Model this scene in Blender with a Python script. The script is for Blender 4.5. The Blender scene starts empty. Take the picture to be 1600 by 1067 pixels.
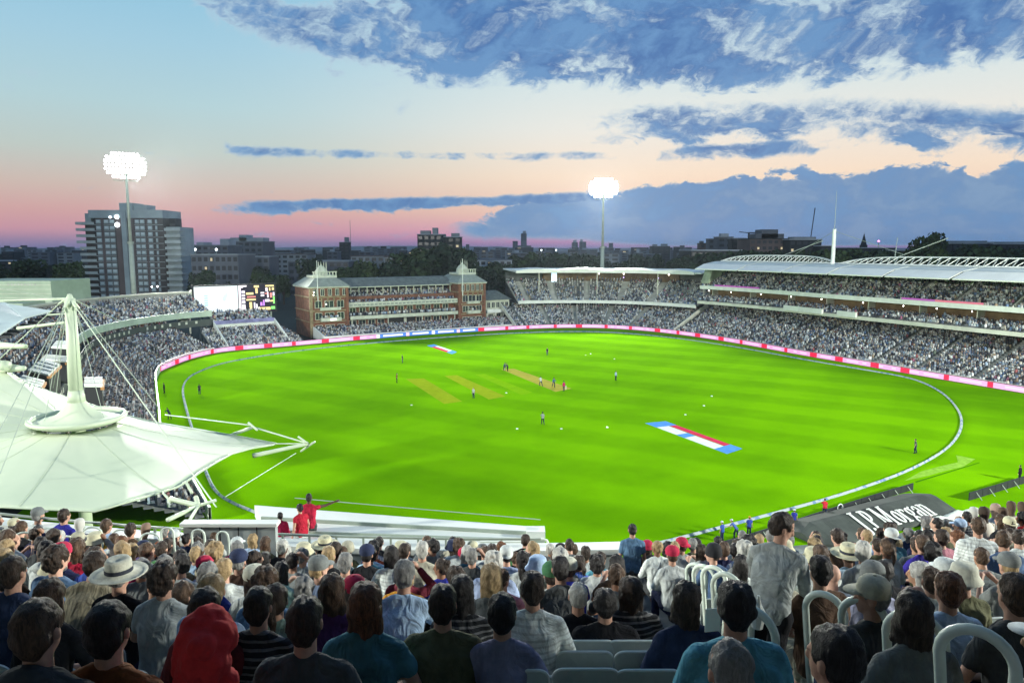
import bpy, bmesh, math, random
import numpy as np
from mathutils import Vector, Matrix, Euler, noise
R = math.radians
scene = bpy.context.scene
col = scene.collection

# ---------------------------------------------------------------- camera
CAMZ = 24.5
FPX = 1120.0
PITCH = R(7.37)
cd = bpy.data.cameras.new('camera')
cam = bpy.data.objects.new('camera', cd)
col.objects.link(cam)
cam.location = (0, 0, CAMZ)
cam.rotation_euler = (R(90) - PITCH, 0, 0)
cd.sensor_width = 36.0
cd.lens = 36.0 * FPX / 1600.0
cd.clip_start = 0.1
cd.clip_end = 40000
scene.camera = cam

# ---------------------------------------------------------------- render look
scene.view_settings.view_transform = 'Standard'
scene.view_settings.look = 'None'
scene.view_settings.exposure = 0.0
scene.view_settings.gamma = 1.0
scene.view_settings.use_curve_mapping = False
scene.render.engine = 'CYCLES'
scene.cycles.use_denoising = True
scene.cycles.max_bounces = 4
scene.cycles.diffuse_bounces = 2
scene.cycles.glossy_bounces = 2
scene.cycles.transmission_bounces = 3
scene.cycles.transparent_max_bounces = 6
scene.cycles.volume_bounces = 0
scene.cycles.caustics_reflective = False
scene.cycles.caustics_refractive = False
scene.cycles.sample_clamp_indirect = 4.0

def lin(r, g, b):
    f = lambda c: (c / 255.0 / 12.92) if c <= 10 else (((c / 255.0) + 0.055) / 1.055) ** 2.4
    return (f(r), f(g), f(b), 1.0)

# ---------------------------------------------------------------- node expression helper
class X:
    """wraps a socket so that arithmetic builds Math nodes"""
    def __init__(s, nt, sock): s.nt = nt; s.k = sock
    def op(s, kind, *a, clamp=False):
        n = s.nt.nodes.new('ShaderNodeMath'); n.operation = kind; n.use_clamp = clamp
        for i, v in enumerate((s,) + a):
            if isinstance(v, X): s.nt.links.new(v.k, n.inputs[i])
            else: n.inputs[i].default_value = v
        return X(s.nt, n.outputs[0])
    def __add__(s, o): return s.op('ADD', o)
    def __radd__(s, o): return s.op('ADD', o)
    def __sub__(s, o): return s.op('SUBTRACT', o)
    def __rsub__(s, o): return (s * -1.0) + o
    def __mul__(s, o): return s.op('MULTIPLY', o)
    def __rmul__(s, o): return s.op('MULTIPLY', o)
    def __truediv__(s, o): return s.op('DIVIDE', o)
    def ss(s, a, b):
        n = s.nt.nodes.new('ShaderNodeMapRange'); n.interpolation_type = 'SMOOTHSTEP'; n.clamp = True
        s.nt.links.new(s.k, n.inputs[0])
        for i, v in ((1, a), (2, b)):
            if isinstance(v, X): s.nt.links.new(v.k, n.inputs[i])
            else: n.inputs[i].default_value = v
        return X(s.nt, n.outputs[0])

def ramp(nt, x, stops, interp='EASE'):
    n = nt.nodes.new('ShaderNodeValToRGB'); n.color_ramp.interpolation = interp
    cr = n.color_ramp
    while len(cr.elements) > 1: cr.elements.remove(cr.elements[0])
    cr.elements[0].position = stops[0][0]; cr.elements[0].color = stops[0][1]
    for p, c in stops[1:]:
        e = cr.elements.new(p); e.color = c
    nt.links.new(x.k, n.inputs[0])
    return n.outputs[0]

def mixc(nt, f, a, b, mode='MIX'):
    n = nt.nodes.new('ShaderNodeMix'); n.data_type = 'RGBA'; n.blend_type = mode
    if isinstance(f, X): nt.links.new(f.k, n.inputs[0])
    else: n.inputs[0].default_value = f
    for i, v in ((6, a), (7, b)):
        if isinstance(v, X): nt.links.new(v.k, n.inputs[i])
        elif isinstance(v, (tuple, list)): n.inputs[i].default_value = v
        else: nt.links.new(v, n.inputs[i])
    return n.outputs[2]

def noise_node(nt, vec, scale, detail=4, rough=0.5, dist=0.0):
    n = nt.nodes.new('ShaderNodeTexNoise')
    n.inputs['Scale'].default_value = scale; n.inputs['Detail'].default_value = detail
    n.inputs['Roughness'].default_value = rough; n.inputs['Distortion'].default_value = dist
    if vec is not None: nt.links.new(vec, n.inputs['Vector'])
    return X(nt, n.outputs['Fac'])

# ---------------------------------------------------------------- sky
w = bpy.data.worlds.new('World'); scene.world = w; w.use_nodes = True
nt = w.node_tree; nt.nodes.clear()
out = nt.nodes.new('ShaderNodeOutputWorld'); bg = nt.nodes.new('ShaderNodeBackground')
nt.links.new(bg.outputs[0], out.inputs[0])
tc = nt.nodes.new('ShaderNodeTexCoord')
sp = nt.nodes.new('ShaderNodeSeparateXYZ'); nt.links.new(tc.outputs['Generated'], sp.inputs[0])
sx, sy, sz = (X(nt, sp.outputs[i]) for i in range(3))
el = sz.op('ARCSINE') * (180 / math.pi)                 # degrees above the horizon
az = sx.op('ARCTAN2', sy) * (180 / math.pi)             # degrees right of the camera axis
# the clear dusk sky, from the horizon up
e01 = (el / 90.0).op('ADD', 0.0, clamp=True)
base = ramp(nt, e01, [
    (0.0, lin(112, 112, 160)), (0.5 / 90, lin(160, 132, 168)), (1.3 / 90, lin(206, 152, 166)),
    (2.6 / 90, lin(212, 166, 164)), (4.4 / 90, lin(208, 188, 178)), (6.8 / 90, lin(192, 204, 198)),
    (10 / 90, lin(180, 210, 216)), (14 / 90, lin(164, 205, 224)), (18.5 / 90, lin(142, 196, 224)),
    (35 / 90, lin(84, 134, 190)), (1.0, lin(44, 80, 140))], 'LINEAR')
cream = ramp(nt, e01, [
    (0.0, lin(120, 124, 176)), (0.4 / 90, lin(186, 128, 180)), (1.0 / 90, lin(220, 152, 184)), (2.8 / 90, lin(238, 200, 182)),
    (5.5 / 90, lin(250, 226, 202)), (9 / 90, lin(236, 234, 226)), (13 / 90, lin(214, 230, 232)), (18.5 / 90, lin(176, 210, 228)),
    (35 / 90, lin(92, 142, 196)), (1.0, lin(44, 80, 140))], 'LINEAR')
fside = az.ss(-24.0, 8.0) * (1.0 - az.ss(60.0, 130.0))
clear = mixc(nt, fside, base, cream)
# clouds: warped noise stretched along the horizon, gathered in banks
def cvec(a, b_, c=0.0):
    n = nt.nodes.new('ShaderNodeCombineXYZ'); nt.links.new(a.k, n.inputs[0]); nt.links.new(b_.k, n.inputs[1]); n.inputs[2].default_value = c; return n.outputs[0]
wz = (noise_node(nt, cvec(az * 0.10, el * 0.22, 3.1), 1.0, 5, .6) - 0.5) * 5.0
elw = el + wz; azw = az + wz * 1.0
n1 = noise_node(nt, cvec(azw * 0.12, elw * 0.22), 1.0, 10, 0.60)
n2 = noise_node(nt, cvec(azw * 0.33, elw * 0.55, 7.3), 1.0, 9, 0.60)
n3 = noise_node(nt, cvec(azw * 1.1, elw * 1.7, 1.7), 1.0, 7, 0.62)
nn = n1 * 0.40 + n2 * 0.42 + n3 * 0.18
elm = el + (n2 - 0.5) * 3.0
# bank A: the big mass top centre and right
edgeA = 12.7 - az.ss(-2.0, 12.0) * 1.0 - az.ss(14.0, 34.0) * 0.4
bankA = elm.ss(edgeA - 1.4, edgeA + 1.6) * az.ss(-21.0, -4.0) * 1.02
bankA2 = (1.0 - (el - (az * -0.17 + 13.2)).op('ABSOLUTE').ss(0.6, 3.0)) * az.ss(-28.0, -19.0) * (1.0 - az.ss(-4.0, 4.0)) * 0.78
# bank B: the streaky second row, right of centre
lineB = 9.3 - az.ss(20.0, 36.0) * 1.4 - (az - 18.0).op('ABSOLUTE') * .02
bankB = (1.0 - (elm - lineB).op('ABSOLUTE').ss(0.5, 2.4)) * az.ss(2.0, 12.0)
lineB2 = 6.7 + az * 0.03
bankB2 = (1.0 - (el - lineB2).op('ABSOLUTE').ss(0.2, 1.0)) * az.ss(9.0, 12.0) * (1.0 - az.ss(22.0, 27.0)) * 0.9
lineB3 = 6.6 + az * 0.0
bankB3 = (1.0 - (el - lineB3).op('ABSOLUTE').ss(0.1, 0.9)) * az.ss(30.0, 34.0) * 0.8
# bank C: the low smooth bank, upper edge climbing to the right
topC = 1.6 + az.ss(-8.0, 4.0) * 2.4 + az.ss(4.0, 20.0) * 1.2 + (n2 - 0.5) * 3.6 + (n1 - .5) * 2.5
bankC = (1.0 - el.ss(topC - 0.25, topC + 0.5)) * el.ss(0.0, 1.5 - az.ss(2.0, 14.0) * 1.0) * az.ss(-8.0, 1.0)
lineD = 3.7 + az * 0.03
bankD = (1.0 - (elm * .35 + el * .65 - lineD).op('ABSOLUTE').ss(0.15, 0.8)) * az.ss(-25.0, -18.0) * (1.0 - az.ss(6.0, 12.0))
lineE = 7.1
bankE = (1.0 - (el - lineE).op('ABSOLUTE').ss(0.1, 0.6)) * az.ss(-24.0, -18.0) * (1.0 - az.ss(6.0, 10.0)) * 0.66
high = el.ss(20.0, 34.0) * 0.62
bias = (bankA.op('MAXIMUM', bankA2)).op('MAXIMUM', bankB * 0.86).op('MAXIMUM', bankB2 * 0.9).op('MAXIMUM', bankB3 * .9)
bias = bias.op('MAXIMUM', bankD * 1.05).op('MAXIMUM', bankE).op('MAXIMUM', high)
dens = (nn - 0.5) * 4.6 + bias * 1.05 - 0.53
densC = bankC * 1.0 + (nn - .5) * 1.5 - .15
cl = dens.ss(-0.22, 0.38).op('MAXIMUM', densC.ss(0.0, 0.5))
core = dens.ss(-0.02, 0.62).op('MAXIMUM', densC.ss(0.1, .7) * (n2.ss(.36, .62) * .55 + .42))
cl_edge = mixc(nt, el.ss(3.0, 12.0), lin(140, 174, 204), lin(184, 206, 222))
cl_core = mixc(nt, el.ss(1.0, 10.0), lin(72, 126, 182), lin(62, 108, 170))
cl_core = mixc(nt, (n2 - .5).ss(-.12, .16), cl_core, mixc(nt, el.ss(1.0, 10.0), lin(98, 150, 198), lin(100, 146, 196)))
cloudc = mixc(nt, core, cl_edge, cl_core)
sky = mixc(nt, cl * 0.95, clear, cloudc)
nish = nt.nodes.new('ShaderNodeTexSky'); nish.sky_type = 'NISHITA'; nish.sun_disc = False
nish.sun_elevation = R(1.0); nish.sun_rotation = R(15.0)
sky2 = mixc(nt, 0.0015, sky, nish.outputs[0], 'ADD')
sky3 = mixc(nt, el.ss(-1.0, -0.05), (0.02, 0.03, 0.035, 1), sky2)
nt.links.new(sky3, bg.inputs[0]); bg.inputs[1].default_value = 1.0

# last afterglow of the sun, just above the horizon
sd = bpy.data.lights.new('sun', 'SUN'); sd.energy = 0.10; sd.angle = R(12); sd.color = (1.0, 0.72, 0.6)
so = bpy.data.objects.new('sun', sd); col.objects.link(so); so.rotation_euler = (R(89), 0, R(180 - 15))

# ---------------------------------------------------------------- picture <-> place
def ray(px, py):
    u = (px - 800.0) / FPX; v = (533.5 - py) / FPX
    return Vector((u, math.cos(PITCH) + v * math.sin(PITCH), -math.sin(PITCH) + v * math.cos(PITCH)))
def G(px, py, z=0.0):
    d = ray(px, py); t = (z - CAMZ) / d.z
    return Vector((d.x * t, d.y * t, z))
def P(px, py, Y):
    d = ray(px, py); t = Y / d.y
    return Vector((d.x * t, Y, CAMZ + d.z * t))

# ---------------------------------------------------------------- materials
MATS = {}
def mat(name, c, rough=0.7, var=0.0, vscale=1.0, bump=0.0, bscale=20.0, metal=0.0, emit=None, estr=1.0, spec=0.3, attr=None, coord='Object'):
    if name in MATS: return MATS[name]
    m = bpy.data.materials.new(name); m.use_nodes = True; MATS[name] = m
    t = m.node_tree; b = t.nodes['Principled BSDF']
    if len(c) == 3: c = tuple(c) + (1.0,)
    b.inputs['Base Color'].default_value = c
    b.inputs['Roughness'].default_value = rough; b.inputs['Metallic'].default_value = metal
    b.inputs['Specular IOR Level'].default_value = spec
    tcn = t.nodes.new('ShaderNodeTexCoord')
    if attr:
        a = t.nodes.new('ShaderNodeAttribute'); a.attribute_name = attr
        t.links.new(a.outputs['Color'], b.inputs['Base Color'])
    if var > 0:
        f = noise_node(t, tcn.outputs[coord], vscale, 6, 0.6)
        dk = tuple(max(0, x * (1 - var)) for x in c[:3]) + (1,); lt = tuple(min(1, x * (1 + var)) for x in c[:3]) + (1,)
        t.links.new(mixc(t, f.ss(0.3, 0.7), dk, lt), b.inputs['Base Color'])
    if bump > 0:
        f = noise_node(t, tcn.outputs[coord], bscale, 4, 0.6)
        bn = t.nodes.new('ShaderNodeBump'); bn.inputs['Strength'].default_value = bump
        bn.inputs['Distance'].default_value = 0.02
        t.links.new(f.k, bn.inputs['Height']); t.links.new(bn.outputs[0], b.inputs['Normal'])
    if emit:
        b.inputs['Emission Color'].default_value = tuple(emit[:3]) + (1,)
        b.inputs['Emission Strength'].default_value = estr
    return m

# ---------------------------------------------------------------- mesh helpers
class MB:
    def __init__(s): s.v = []; s.f = []; s.mi = []; s.m = 0
    def add(s, vs, fs):
        o = len(s.v); s.v += [tuple(v) for v in vs]; s.f += [tuple(i + o for i in f) for f in fs]; s.mi += [s.m] * len(fs); return s
    def box(s, x0, x1, y0, y1, z0, z1):
        return s.add([(x0, y0, z0), (x1, y0, z0), (x1, y1, z0), (x0, y1, z0), (x0, y0, z1), (x1, y0, z1), (x1, y1, z1), (x0, y1, z1)],
                     [(3, 2, 1, 0), (4, 5, 6, 7), (0, 1, 5, 4), (1, 2, 6, 5), (2, 3, 7, 6), (3, 0, 4, 7)])
    def quad(s, a, b, c, d): return s.add([a, b, c, d], [(0, 1, 2, 3)])
    def bar(s, a, b, wd, ht=None):
        """square bar from a to b"""
        a = Vector(a); b = Vector(b); d = (b - a).normalized(); ht = ht or wd
        up = Vector((0, 0, 1)) if abs(d.z) < 0.95 else Vector((0, 1, 0))
        sx = d.cross(up).normalized() * wd / 2; sz = sx.cross(d).normalized() * ht / 2
        vs = [p + i * sx + j * sz for p in (a, b) for i, j in ((-1, -1), (1, -1), (1, 1), (-1, 1))]
        return s.add(vs, [(3, 2, 1, 0), (4, 5, 6, 7), (0, 1, 5, 4), (1, 2, 6, 5), (2, 3, 7, 6), (3, 0, 4, 7)])
    def tube(s, pts, r, seg=8, r2=None, closed=False):
        pts = [Vector(p) for p in pts]; n = len(pts); rings = []
        prev = None
        for i, p in enumerate(pts):
            if closed: d = pts[(i + 1) % n] - pts[i - 1]
            else: d = pts[min(i + 1, n - 1)] - pts[max(i - 1, 0)]
            d.normalize()
            if prev is None:
                up = Vector((0, 0, 1)) if abs(d.z) < 0.9 else Vector((1, 0, 0))
                sd_ = d.cross(up).normalized()
            else:
                sd_ = (prev - d * prev.dot(d)).normalized()
            prev = sd_; q = d.cross(sd_)
            rr = r if r2 is None else r + (r2 - r) * i / max(1, n - 1)
            rings.append([p + (sd_ * math.cos(t) + q * math.sin(t)) * rr for t in [2 * math.pi * k / seg for k in range(seg)]])
        vs = [v for g in rings for v in g]; fs = []
        m = n if closed else n - 1
        for i in range(m):
            for k in range(seg):
                a = i * seg + k; b = i * seg + (k + 1) % seg; c = ((i + 1) % n) * seg + (k + 1) % seg; d = ((i + 1) % n) * seg + k
                fs.append((a, b, c, d))
        if not closed:
            fs.append(tuple(reversed(range(seg)))); fs.append(tuple(range((n - 1) * seg, n * seg)))
        return s.add(vs, fs)
    def lathe(s, prof, cx=0, cy=0, seg=16, capb=True, capt=True):
        vs = []; fs = []
        for r, z in prof:
            for k in range(seg):
                t = 2 * math.pi * k / seg; vs.append((cx + r * math.cos(t), cy + r * math.sin(t), z))
        for i in range(len(prof) - 1):
            for k in range(seg):
                fs.append((i * seg + k, i * seg + (k + 1) % seg, (i + 1) * seg + (k + 1) % seg, (i + 1) * seg + k))
        if capb: fs.append(tuple(reversed(range(seg))))
        if capt: fs.append(tuple(range((len(prof) - 1) * seg, len(prof) * seg)))
        return s.add(vs, fs)
    def prism(s, pts, z0, z1):
        n = len(pts)
        vs = [(p[0], p[1], z0) for p in pts] + [(p[0], p[1], z1) for p in pts]
        return s.add(vs, [tuple(reversed(range(n))), tuple(range(n, 2 * n))] + [(i, (i + 1) % n, n + (i + 1) % n, n + i) for i in range(n)])
    def mesh(s, name, mats, smooth=False):
        me = bpy.data.meshes.new(name); me.from_pydata(s.v, [], s.f)
        for m in (mats if isinstance(mats, (list, tuple)) else [mats]): me.materials.append(m)
        if max(s.mi or [0]) > 0: me.polygons.foreach_set('material_index', s.mi)
        if smooth: me.polygons.foreach_set('use_smooth', [True] * len(me.polygons))
        me.update(); return me
    def build(s, name, mats, parent=None, loc=(0, 0, 0), rz=0.0, smooth=False):
        return link(name, s.mesh(name, mats, smooth), parent, loc, rz)

def link(name, me, parent=None, loc=(0, 0, 0), rz=0.0):
    o = bpy.data.objects.new(name, me); col.objects.link(o)
    o.location = loc; o.rotation_euler = (0, 0, rz)
    if parent is not None: o.parent = parent
    return o
def empty(name, label=None, cat=None, loc=(0, 0, 0), rz=0.0, group=None):
    o = bpy.data.objects.new(name, None); col.objects.link(o); o.empty_display_size = 0.2
    o.location = loc; o.rotation_euler = (0, 0, rz); return tag(o, label, cat, group)
def tag(o, label=None, cat=None, group=None, kind=None):
    if label: o['label'] = label
    if cat: o['category'] = cat
    if group: o['group'] = group
    if kind: o['kind'] = kind
    return o
def np_mesh(name, V, F, C=None, mats=None, cname='col'):
    """V (n,3), F (m,4) quads, C (m,3) per-face colour"""
    me = bpy.data.meshes.new(name); n = len(V); m = len(F)
    me.vertices.add(n); me.vertices.foreach_set('co', np.asarray(V, dtype=np.float32).ravel())
    me.loops.add(m * 4); me.loops.foreach_set('vertex_index', np.asarray(F, dtype=np.int32).ravel())
    me.polygons.add(m); me.polygons.foreach_set('loop_start', np.arange(0, 4 * m, 4, dtype=np.int32))
    me.polygons.foreach_set('loop_total', np.full(m, 4, dtype=np.int32))
    me.update(calc_edges=True)
    if C is not None:
        a = me.color_attributes.new(cname, 'FLOAT_COLOR', 'CORNER')
        cc = np.ones((m * 4, 4), dtype=np.float32); cc[:, :3] = np.repeat(np.asarray(C, dtype=np.float32), 4, axis=0)
        a.data.foreach_set('color', cc.ravel())
    for x in (mats or []): me.materials.append(x)
    return me
ORD = ['zeroth', 'first', 'second', 'third', 'fourth', 'fifth', 'sixth', 'seventh', 'eighth', 'ninth', 'tenth', 'eleventh', 'twelfth',
       'thirteenth', 'fourteenth', 'fifteenth', 'sixteenth', 'seventeenth', 'eighteenth', 'nineteenth', 'twentieth', 'twenty-first',
       'twenty-second', 'twenty-third', 'twenty-fourth', 'twenty-fifth', 'twenty-sixth', 'twenty-seventh', 'twenty-eighth', 'twenty-ninth', 'thirtieth']

M_white = mat('white_paint', (0.72, 0.76, 0.70), 0.5, 0.08, 0.6)
M_cream = mat('cream_paint', (0.62, 0.64, 0.54), 0.6, 0.12, 0.4)
M_conc = mat('concrete', (0.36, 0.38, 0.35), 0.85, 0.2, 0.5, 0.3, 6)
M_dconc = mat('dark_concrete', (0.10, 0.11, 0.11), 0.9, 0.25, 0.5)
M_steel = mat('galvanised_steel', (0.34, 0.40, 0.33), 0.5, 0.1, 1.0)
M_dark = mat('dark_panel', (0.02, 0.023, 0.026), 0.6)
M_glass = mat('dark_glass', (0.03, 0.04, 0.05), 0.12, spec=0.8)
M_crowd = mat('crowd_cloth', (0.5, 0.5, 0.5), 0.85, attr='col')
# ================================================================ ground, field, boundary
def grass_mat(name, stripes):
    m = bpy.data.materials.new(name); m.use_nodes = True; t = m.node_tree; b = t.nodes['Principled BSDF']
    b.inputs['Roughness'].default_value = 0.95; b.inputs['Specular IOR Level'].default_value = 0.0
    tcn = t.nodes.new('ShaderNodeTexCoord'); s_ = t.nodes.new('ShaderNodeSeparateXYZ'); t.links.new(tcn.outputs['Object'], s_.inputs[0])
    gx, gy = X(t, s_.outputs[0]), X(t, s_.outputs[1])
    ca, sa = math.cos(R(-31)), math.sin(R(-31))
    u = gx * ca + gy * sa; v_ = gy * ca - gx * sa
    big = noise_node(t, tcn.outputs['Object'], 0.03, 4, 0.6)
    mid = noise_node(t, tcn.outputs['Object'], 0.35, 6, 0.65)
    fin = noise_node(t, tcn.outputs['Object'], 6.0, 5, 0.7)
    def band(c, wd, soft=0.12):
        s1 = (c * (math.pi / wd)).op('SINE'); return s1.ss(-soft, soft)
    st = band(u, 6.2, .6) * 0.25 + band(v_, 6.2, .6) * 0.75
    g1 = (0.100, 0.290, 0.0002, 1); g2 = (0.176, 0.450, 0.0003, 1)
    c = mixc(t, st * stripes * (big * 1.6 - .1) + mid * 0.7 + (big - 0.5) * 1.5 - .06, g1, g2)
    c = mixc(t, fin.ss(0.35, 0.75) * 0.28, c, (0.066, 0.225, 0.0002, 1))
    t.links.new(c, b.inputs['Base Color'])
    bn = t.nodes.new('ShaderNodeBump'); bn.inputs['Strength'].default_value = 0.25; bn.inputs['Distance'].default_value = 0.03
    t.links.new(fin.k, bn.inputs['Height']); t.links.new(bn.outputs[0], b.inputs['Normal'])
    return m
M_grass = grass_mat('mown_grass', 0.72)
M_city_ground = mat('city_ground', (0.018, 0.030, 0.026), 0.95, 0.6, 0.01)
g = MB(); g.quad((-14000, -300, -0.3), (14000, -300, -0.3), (14000, 26000, -0.3), (-14000, 26000, -0.3))
tag(g.build('ground', M_city_ground), kind='structure')

# foot of the boundary boards, walked from the near left round the far side to the near right
HOARD_PX = [(248, 582), (262, 575), (300, 560), (350, 549), (430, 543), (500, 537), (600, 528), (700, 521), (800, 515), (880, 512), (960, 513), (1050, 521),
            (1150, 536), (1250, 555), (1350, 572), (1440, 588), (1500, 598), (1600, 615)]
def smooth_poly(pts, step, it=2):
    pts = [Vector(p) for p in pts]
    for _ in range(it):
        q = [pts[0]]
        for a, b in zip(pts, pts[1:]): q += [a * 0.75 + b * 0.25, a * 0.25 + b * 0.75]
        pts = q + [pts[-1]]
    L = [0.0]
    for a, b in zip(pts, pts[1:]): L.append(L[-1] + (b - a).length)
    n = max(2, round(L[-1] / step)); out_ = []; j = 0
    for i in range(n + 1):
        s_ = L[-1] * i / n
        while j < len(L) - 2 and L[j + 1] < s_: j += 1
        out_.append(pts[j].lerp(pts[j + 1], (s_ - L[j]) / max(1e-9, L[j + 1] - L[j])))
    return out_
hoard = smooth_poly([G(*p) for p in HOARD_PX] + [Vector((94, 108, 0)), Vector((100, 92, 0))], 1.0)
near = [(104, 70), (98, 50), (80, 36), (40, 30), (-10, 30), (-34, 42), (-44, 62), (-50, 92), (-54, 108), (-62, 124)]
fp = [(p.x, p.y) for p in hoard] + near
# push the lawn's edge out under the boards and stands
cx0 = sum(p[0] for p in fp) / len(fp); cy0 = sum(p[1] for p in fp) / len(fp)
g = MB(); vs = [(cx0, cy0, 0.0)] + [(cx0 + (x - cx0) * 1.02, cy0 + (y - cy0) * 1.02, 0.0) for x, y in fp]
n = len(fp); g.add(vs, [(0, (i + 1) % n + 1, i + 1) for i in range(n)])
o = g.build('grass_field', M_grass); tag(o, kind='structure')
for p_ in o.data.polygons: pass
o.data.flip_normals() if o.data.polygons[0].normal.z < 0 else None

def on_field(name, px_poly, m, z=0.006, kind='structure'):
    b = MB(); pts = [G(x, y, z) for x, y in px_poly]; b.add(pts, [tuple(range(len(pts)))])
    me = b.mesh(name, m)
    if me.polygons[0].normal.z < 0: me.flip_normals()
    return tag(link(name, me), kind=kind)
# worn pitch strips
M_strip = mat('worn_pitch_turf', (0.36, 0.34, 0.055), 0.95, 0.10, 0.8, spec=0.0)
M_strip2 = mat('used_pitch_turf', (0.26, 0.36, 0.012), 0.95, 0.07, 0.8, spec=0.0)
M_strip3 = mat('old_pitch_turf', (0.18, 0.40, 0.003), 0.95, 0.06, 0.5, spec=0.0)
on_field('pitch_strip', [(783, 577), (803, 576), (893, 607), (868, 612)], M_strip)
on_field('pitch_strip', [(634, 592), (662, 591), (722, 627), (694, 631)], M_strip2)
on_field('pitch_strip', [(694, 587), (714, 586), (790, 619), (764, 624)], M_strip2)
on_field('pitch_strip', [(742, 585), (758, 584), (832, 613), (815, 617)], M_strip3)
for q in ():
    on_field('pitch_strip', q, mat('rolled_turf', (0.165, 0.37, 0.001), 0.95, 0.25, 0.5, spec=0.0), 0.005)
# marks painted on the grass
M_pw = mat('turf_paint_white', (0.72, 0.80, 0.74), 0.95, 0.1, 1.0, spec=0.0); M_pb = mat('turf_paint_blue', (0.10, 0.30, 0.75), 0.95, 0.12, 1.0, spec=0.0)
M_pr = mat('turf_paint_red', (0.62, 0.05, 0.10), 0.95, 0.12, 1.0, spec=0.0); M_pale = mat('turf_paint_pale', (0.24, 0.46, 0.05), 0.95, 0.2, 2.0, spec=0.0)
def lerp2(a, b, t): return (a[0] + (b[0] - a[0]) * t, a[1] + (b[1] - a[1]) * t)
def logo(corners, cells, nm):
    """corners TL, TR, BR, BL in the picture; cells (u0,u1,v0,v1,material)"""
    TL, TR, BR, BL = [G(*c) for c in corners]
    rt = empty(nm[0], nm[1], 'painted logo', TL)
    for i, (u0, u1, v0, v1, m, pn) in enumerate(cells):
        def at(u, v):
            a = TL.lerp(TR, u); b2 = BL.lerp(BR, u); return a.lerp(b2, v) - TL + Vector((0, 0, 0.006 + 0.004 * (i % 3)))
        b = MB(); b.add([at(u0, v0), at(u1, v0), at(u1, v1), at(u0, v1)], [(3, 2, 1, 0)])
        b.build(pn, m, rt)
    return rt
logo([(1040, 658), (1160, 701), (1136, 709), (1008, 661)],
     [(0, .16, 0, 1, M_pb, 'blue_panel'), (.16, .86, .0, .36, M_pr, 'red_stripe'), (.16, .42, .40, 1, M_pw, 'white_panel'), (.42, .52, .40, 1, M_pb, 'blue_panel'), (.52, .86, .40, 1, M_pw, 'white_panel'), (.86, 1, 0, 1, M_pb, 'blue_panel')],
     ('painted_logo', 'long blue, white and red logo painted on the near part of the outfield'))
logo([(678, 538), (714, 550), (706, 553), (667, 540)],
     [(0, .2, 0, 1, M_pb, 'blue_panel'), (.2, .8, 0, .5, M_pw, 'white_panel'), (.2, .8, .5, 1, M_pr, 'red_stripe'), (.8, 1, 0, 1, M_pb, 'blue_panel')],
     ('painted_logo', 'small white, red and blue logo painted on the grass before the pavilion'))
o = on_field('painted_arrow', [(1413, 751), (1440, 736), (1470, 728), (1497, 722), (1494, 711), (1524, 717), (1505, 729), (1478, 735), (1450, 743)], M_pale, 0.006, 'thing')
tag(o, 'pale arrow shaped mark on the grass right of the rope', 'painted mark', kind='thing')
on_field('mower_track', [(1430, 752), (1530, 722), (1531, 723), (1431, 754)], mat('track_turf', (0.05, 0.19, 0.003), 0.95, spec=0.0), 0.004)
# painted crease and white practice discs
for i, (px, py, what) in enumerate([(877, 670, 'beside the nearest fielder'), (949, 668, 'furthest right of the near row'), (808, 670, 'left of the nearest fielder'), (915, 555, 'behind the bowler end, far side'), (923, 553, 'alone near the far rope'),
                              (960, 561, 'above the square leg umpire'), (791, 614, 'left of the main pitch'), (1100, 634, 'above the big painted logo'), (1112, 619, 'in the right outfield'), (1071, 648, 'just above the logo end'), (643, 633, 'below the old strips')]):
    b = MB(); b.lathe([(0.02, 0.10), (0.12, 0.09), (0.17, 0.04), (0.18, 0.0)][::-1], seg=10)
    tag(b.build('marker_disc', M_white, None, G(px, py, 0.001)), 'small white fielding circle disc ' + what, 'marker', 'white discs on the grass')

# ---------------------------------------------------------------- boundary rope
ROPE_PX = [(418, 806), (395, 797), (365, 785), (340, 770), (326, 748), (312, 705), (300, 668), (290, 635), (284, 606), (292, 590), (310, 580), (345, 567), (400, 557), (470, 547), (560, 537), (700, 526),
           (800, 520), (900, 517), (980, 520), (1060, 528), (1160, 543), (1260, 562), (1350, 577), (1415, 588), (1446, 598), (1472, 612), (1492, 630), (1504, 652), (1500, 676), (1480, 700), (1440, 724), (1390, 746), (1300, 776),
           (1200, 803), (1100, 829), (1010, 852), (930, 862), (850, 864), (800, 862)]
rope = smooth_poly([G(x, y, 0.14) for x, y in ROPE_PX], 1.0)
M_rope = bpy.data.materials.new('rope_cover'); M_rope.use_nodes = True
t = M_rope.node_tree; b_ = t.nodes['Principled BSDF']; b_.inputs['Roughness'].default_value = 0.8
tcn = t.nodes.new('ShaderNodeTexCoord'); nf = noise_node(t, tcn.outputs['Object'], 1.1, 2)
t.links.new(mixc(t, nf.ss(0.53, 0.60), (0.34, 0.39, 0.39, 1), (0.12, 0.20, 0.34, 1)), b_.inputs['Base Color'])
b = MB()
rv = []; N = len(rope)
for i, p in enumerate(rope):
    d = (rope[min(i + 1, N - 1)] - rope[max(i - 1, 0)]).normalized(); nrm = Vector((-d.y, d.x, 0))
    rv += [p + nrm * 0.17 + Vector((0, 0, -.13)), p + Vector((0, 0, .08)), p - nrm * 0.17 + Vector((0, 0, -.13))]
b.add(rv, [f for i in range(N - 1) for f in ((3 * i, 3 * i + 1, 3 * i + 4, 3 * i + 3), (3 * i + 1, 3 * i + 2, 3 * i + 5, 3 * i + 4))])
tag(b.build('boundary_rope', M_rope), 'white and blue padded boundary rope circling the playing field', 'boundary rope')

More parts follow.
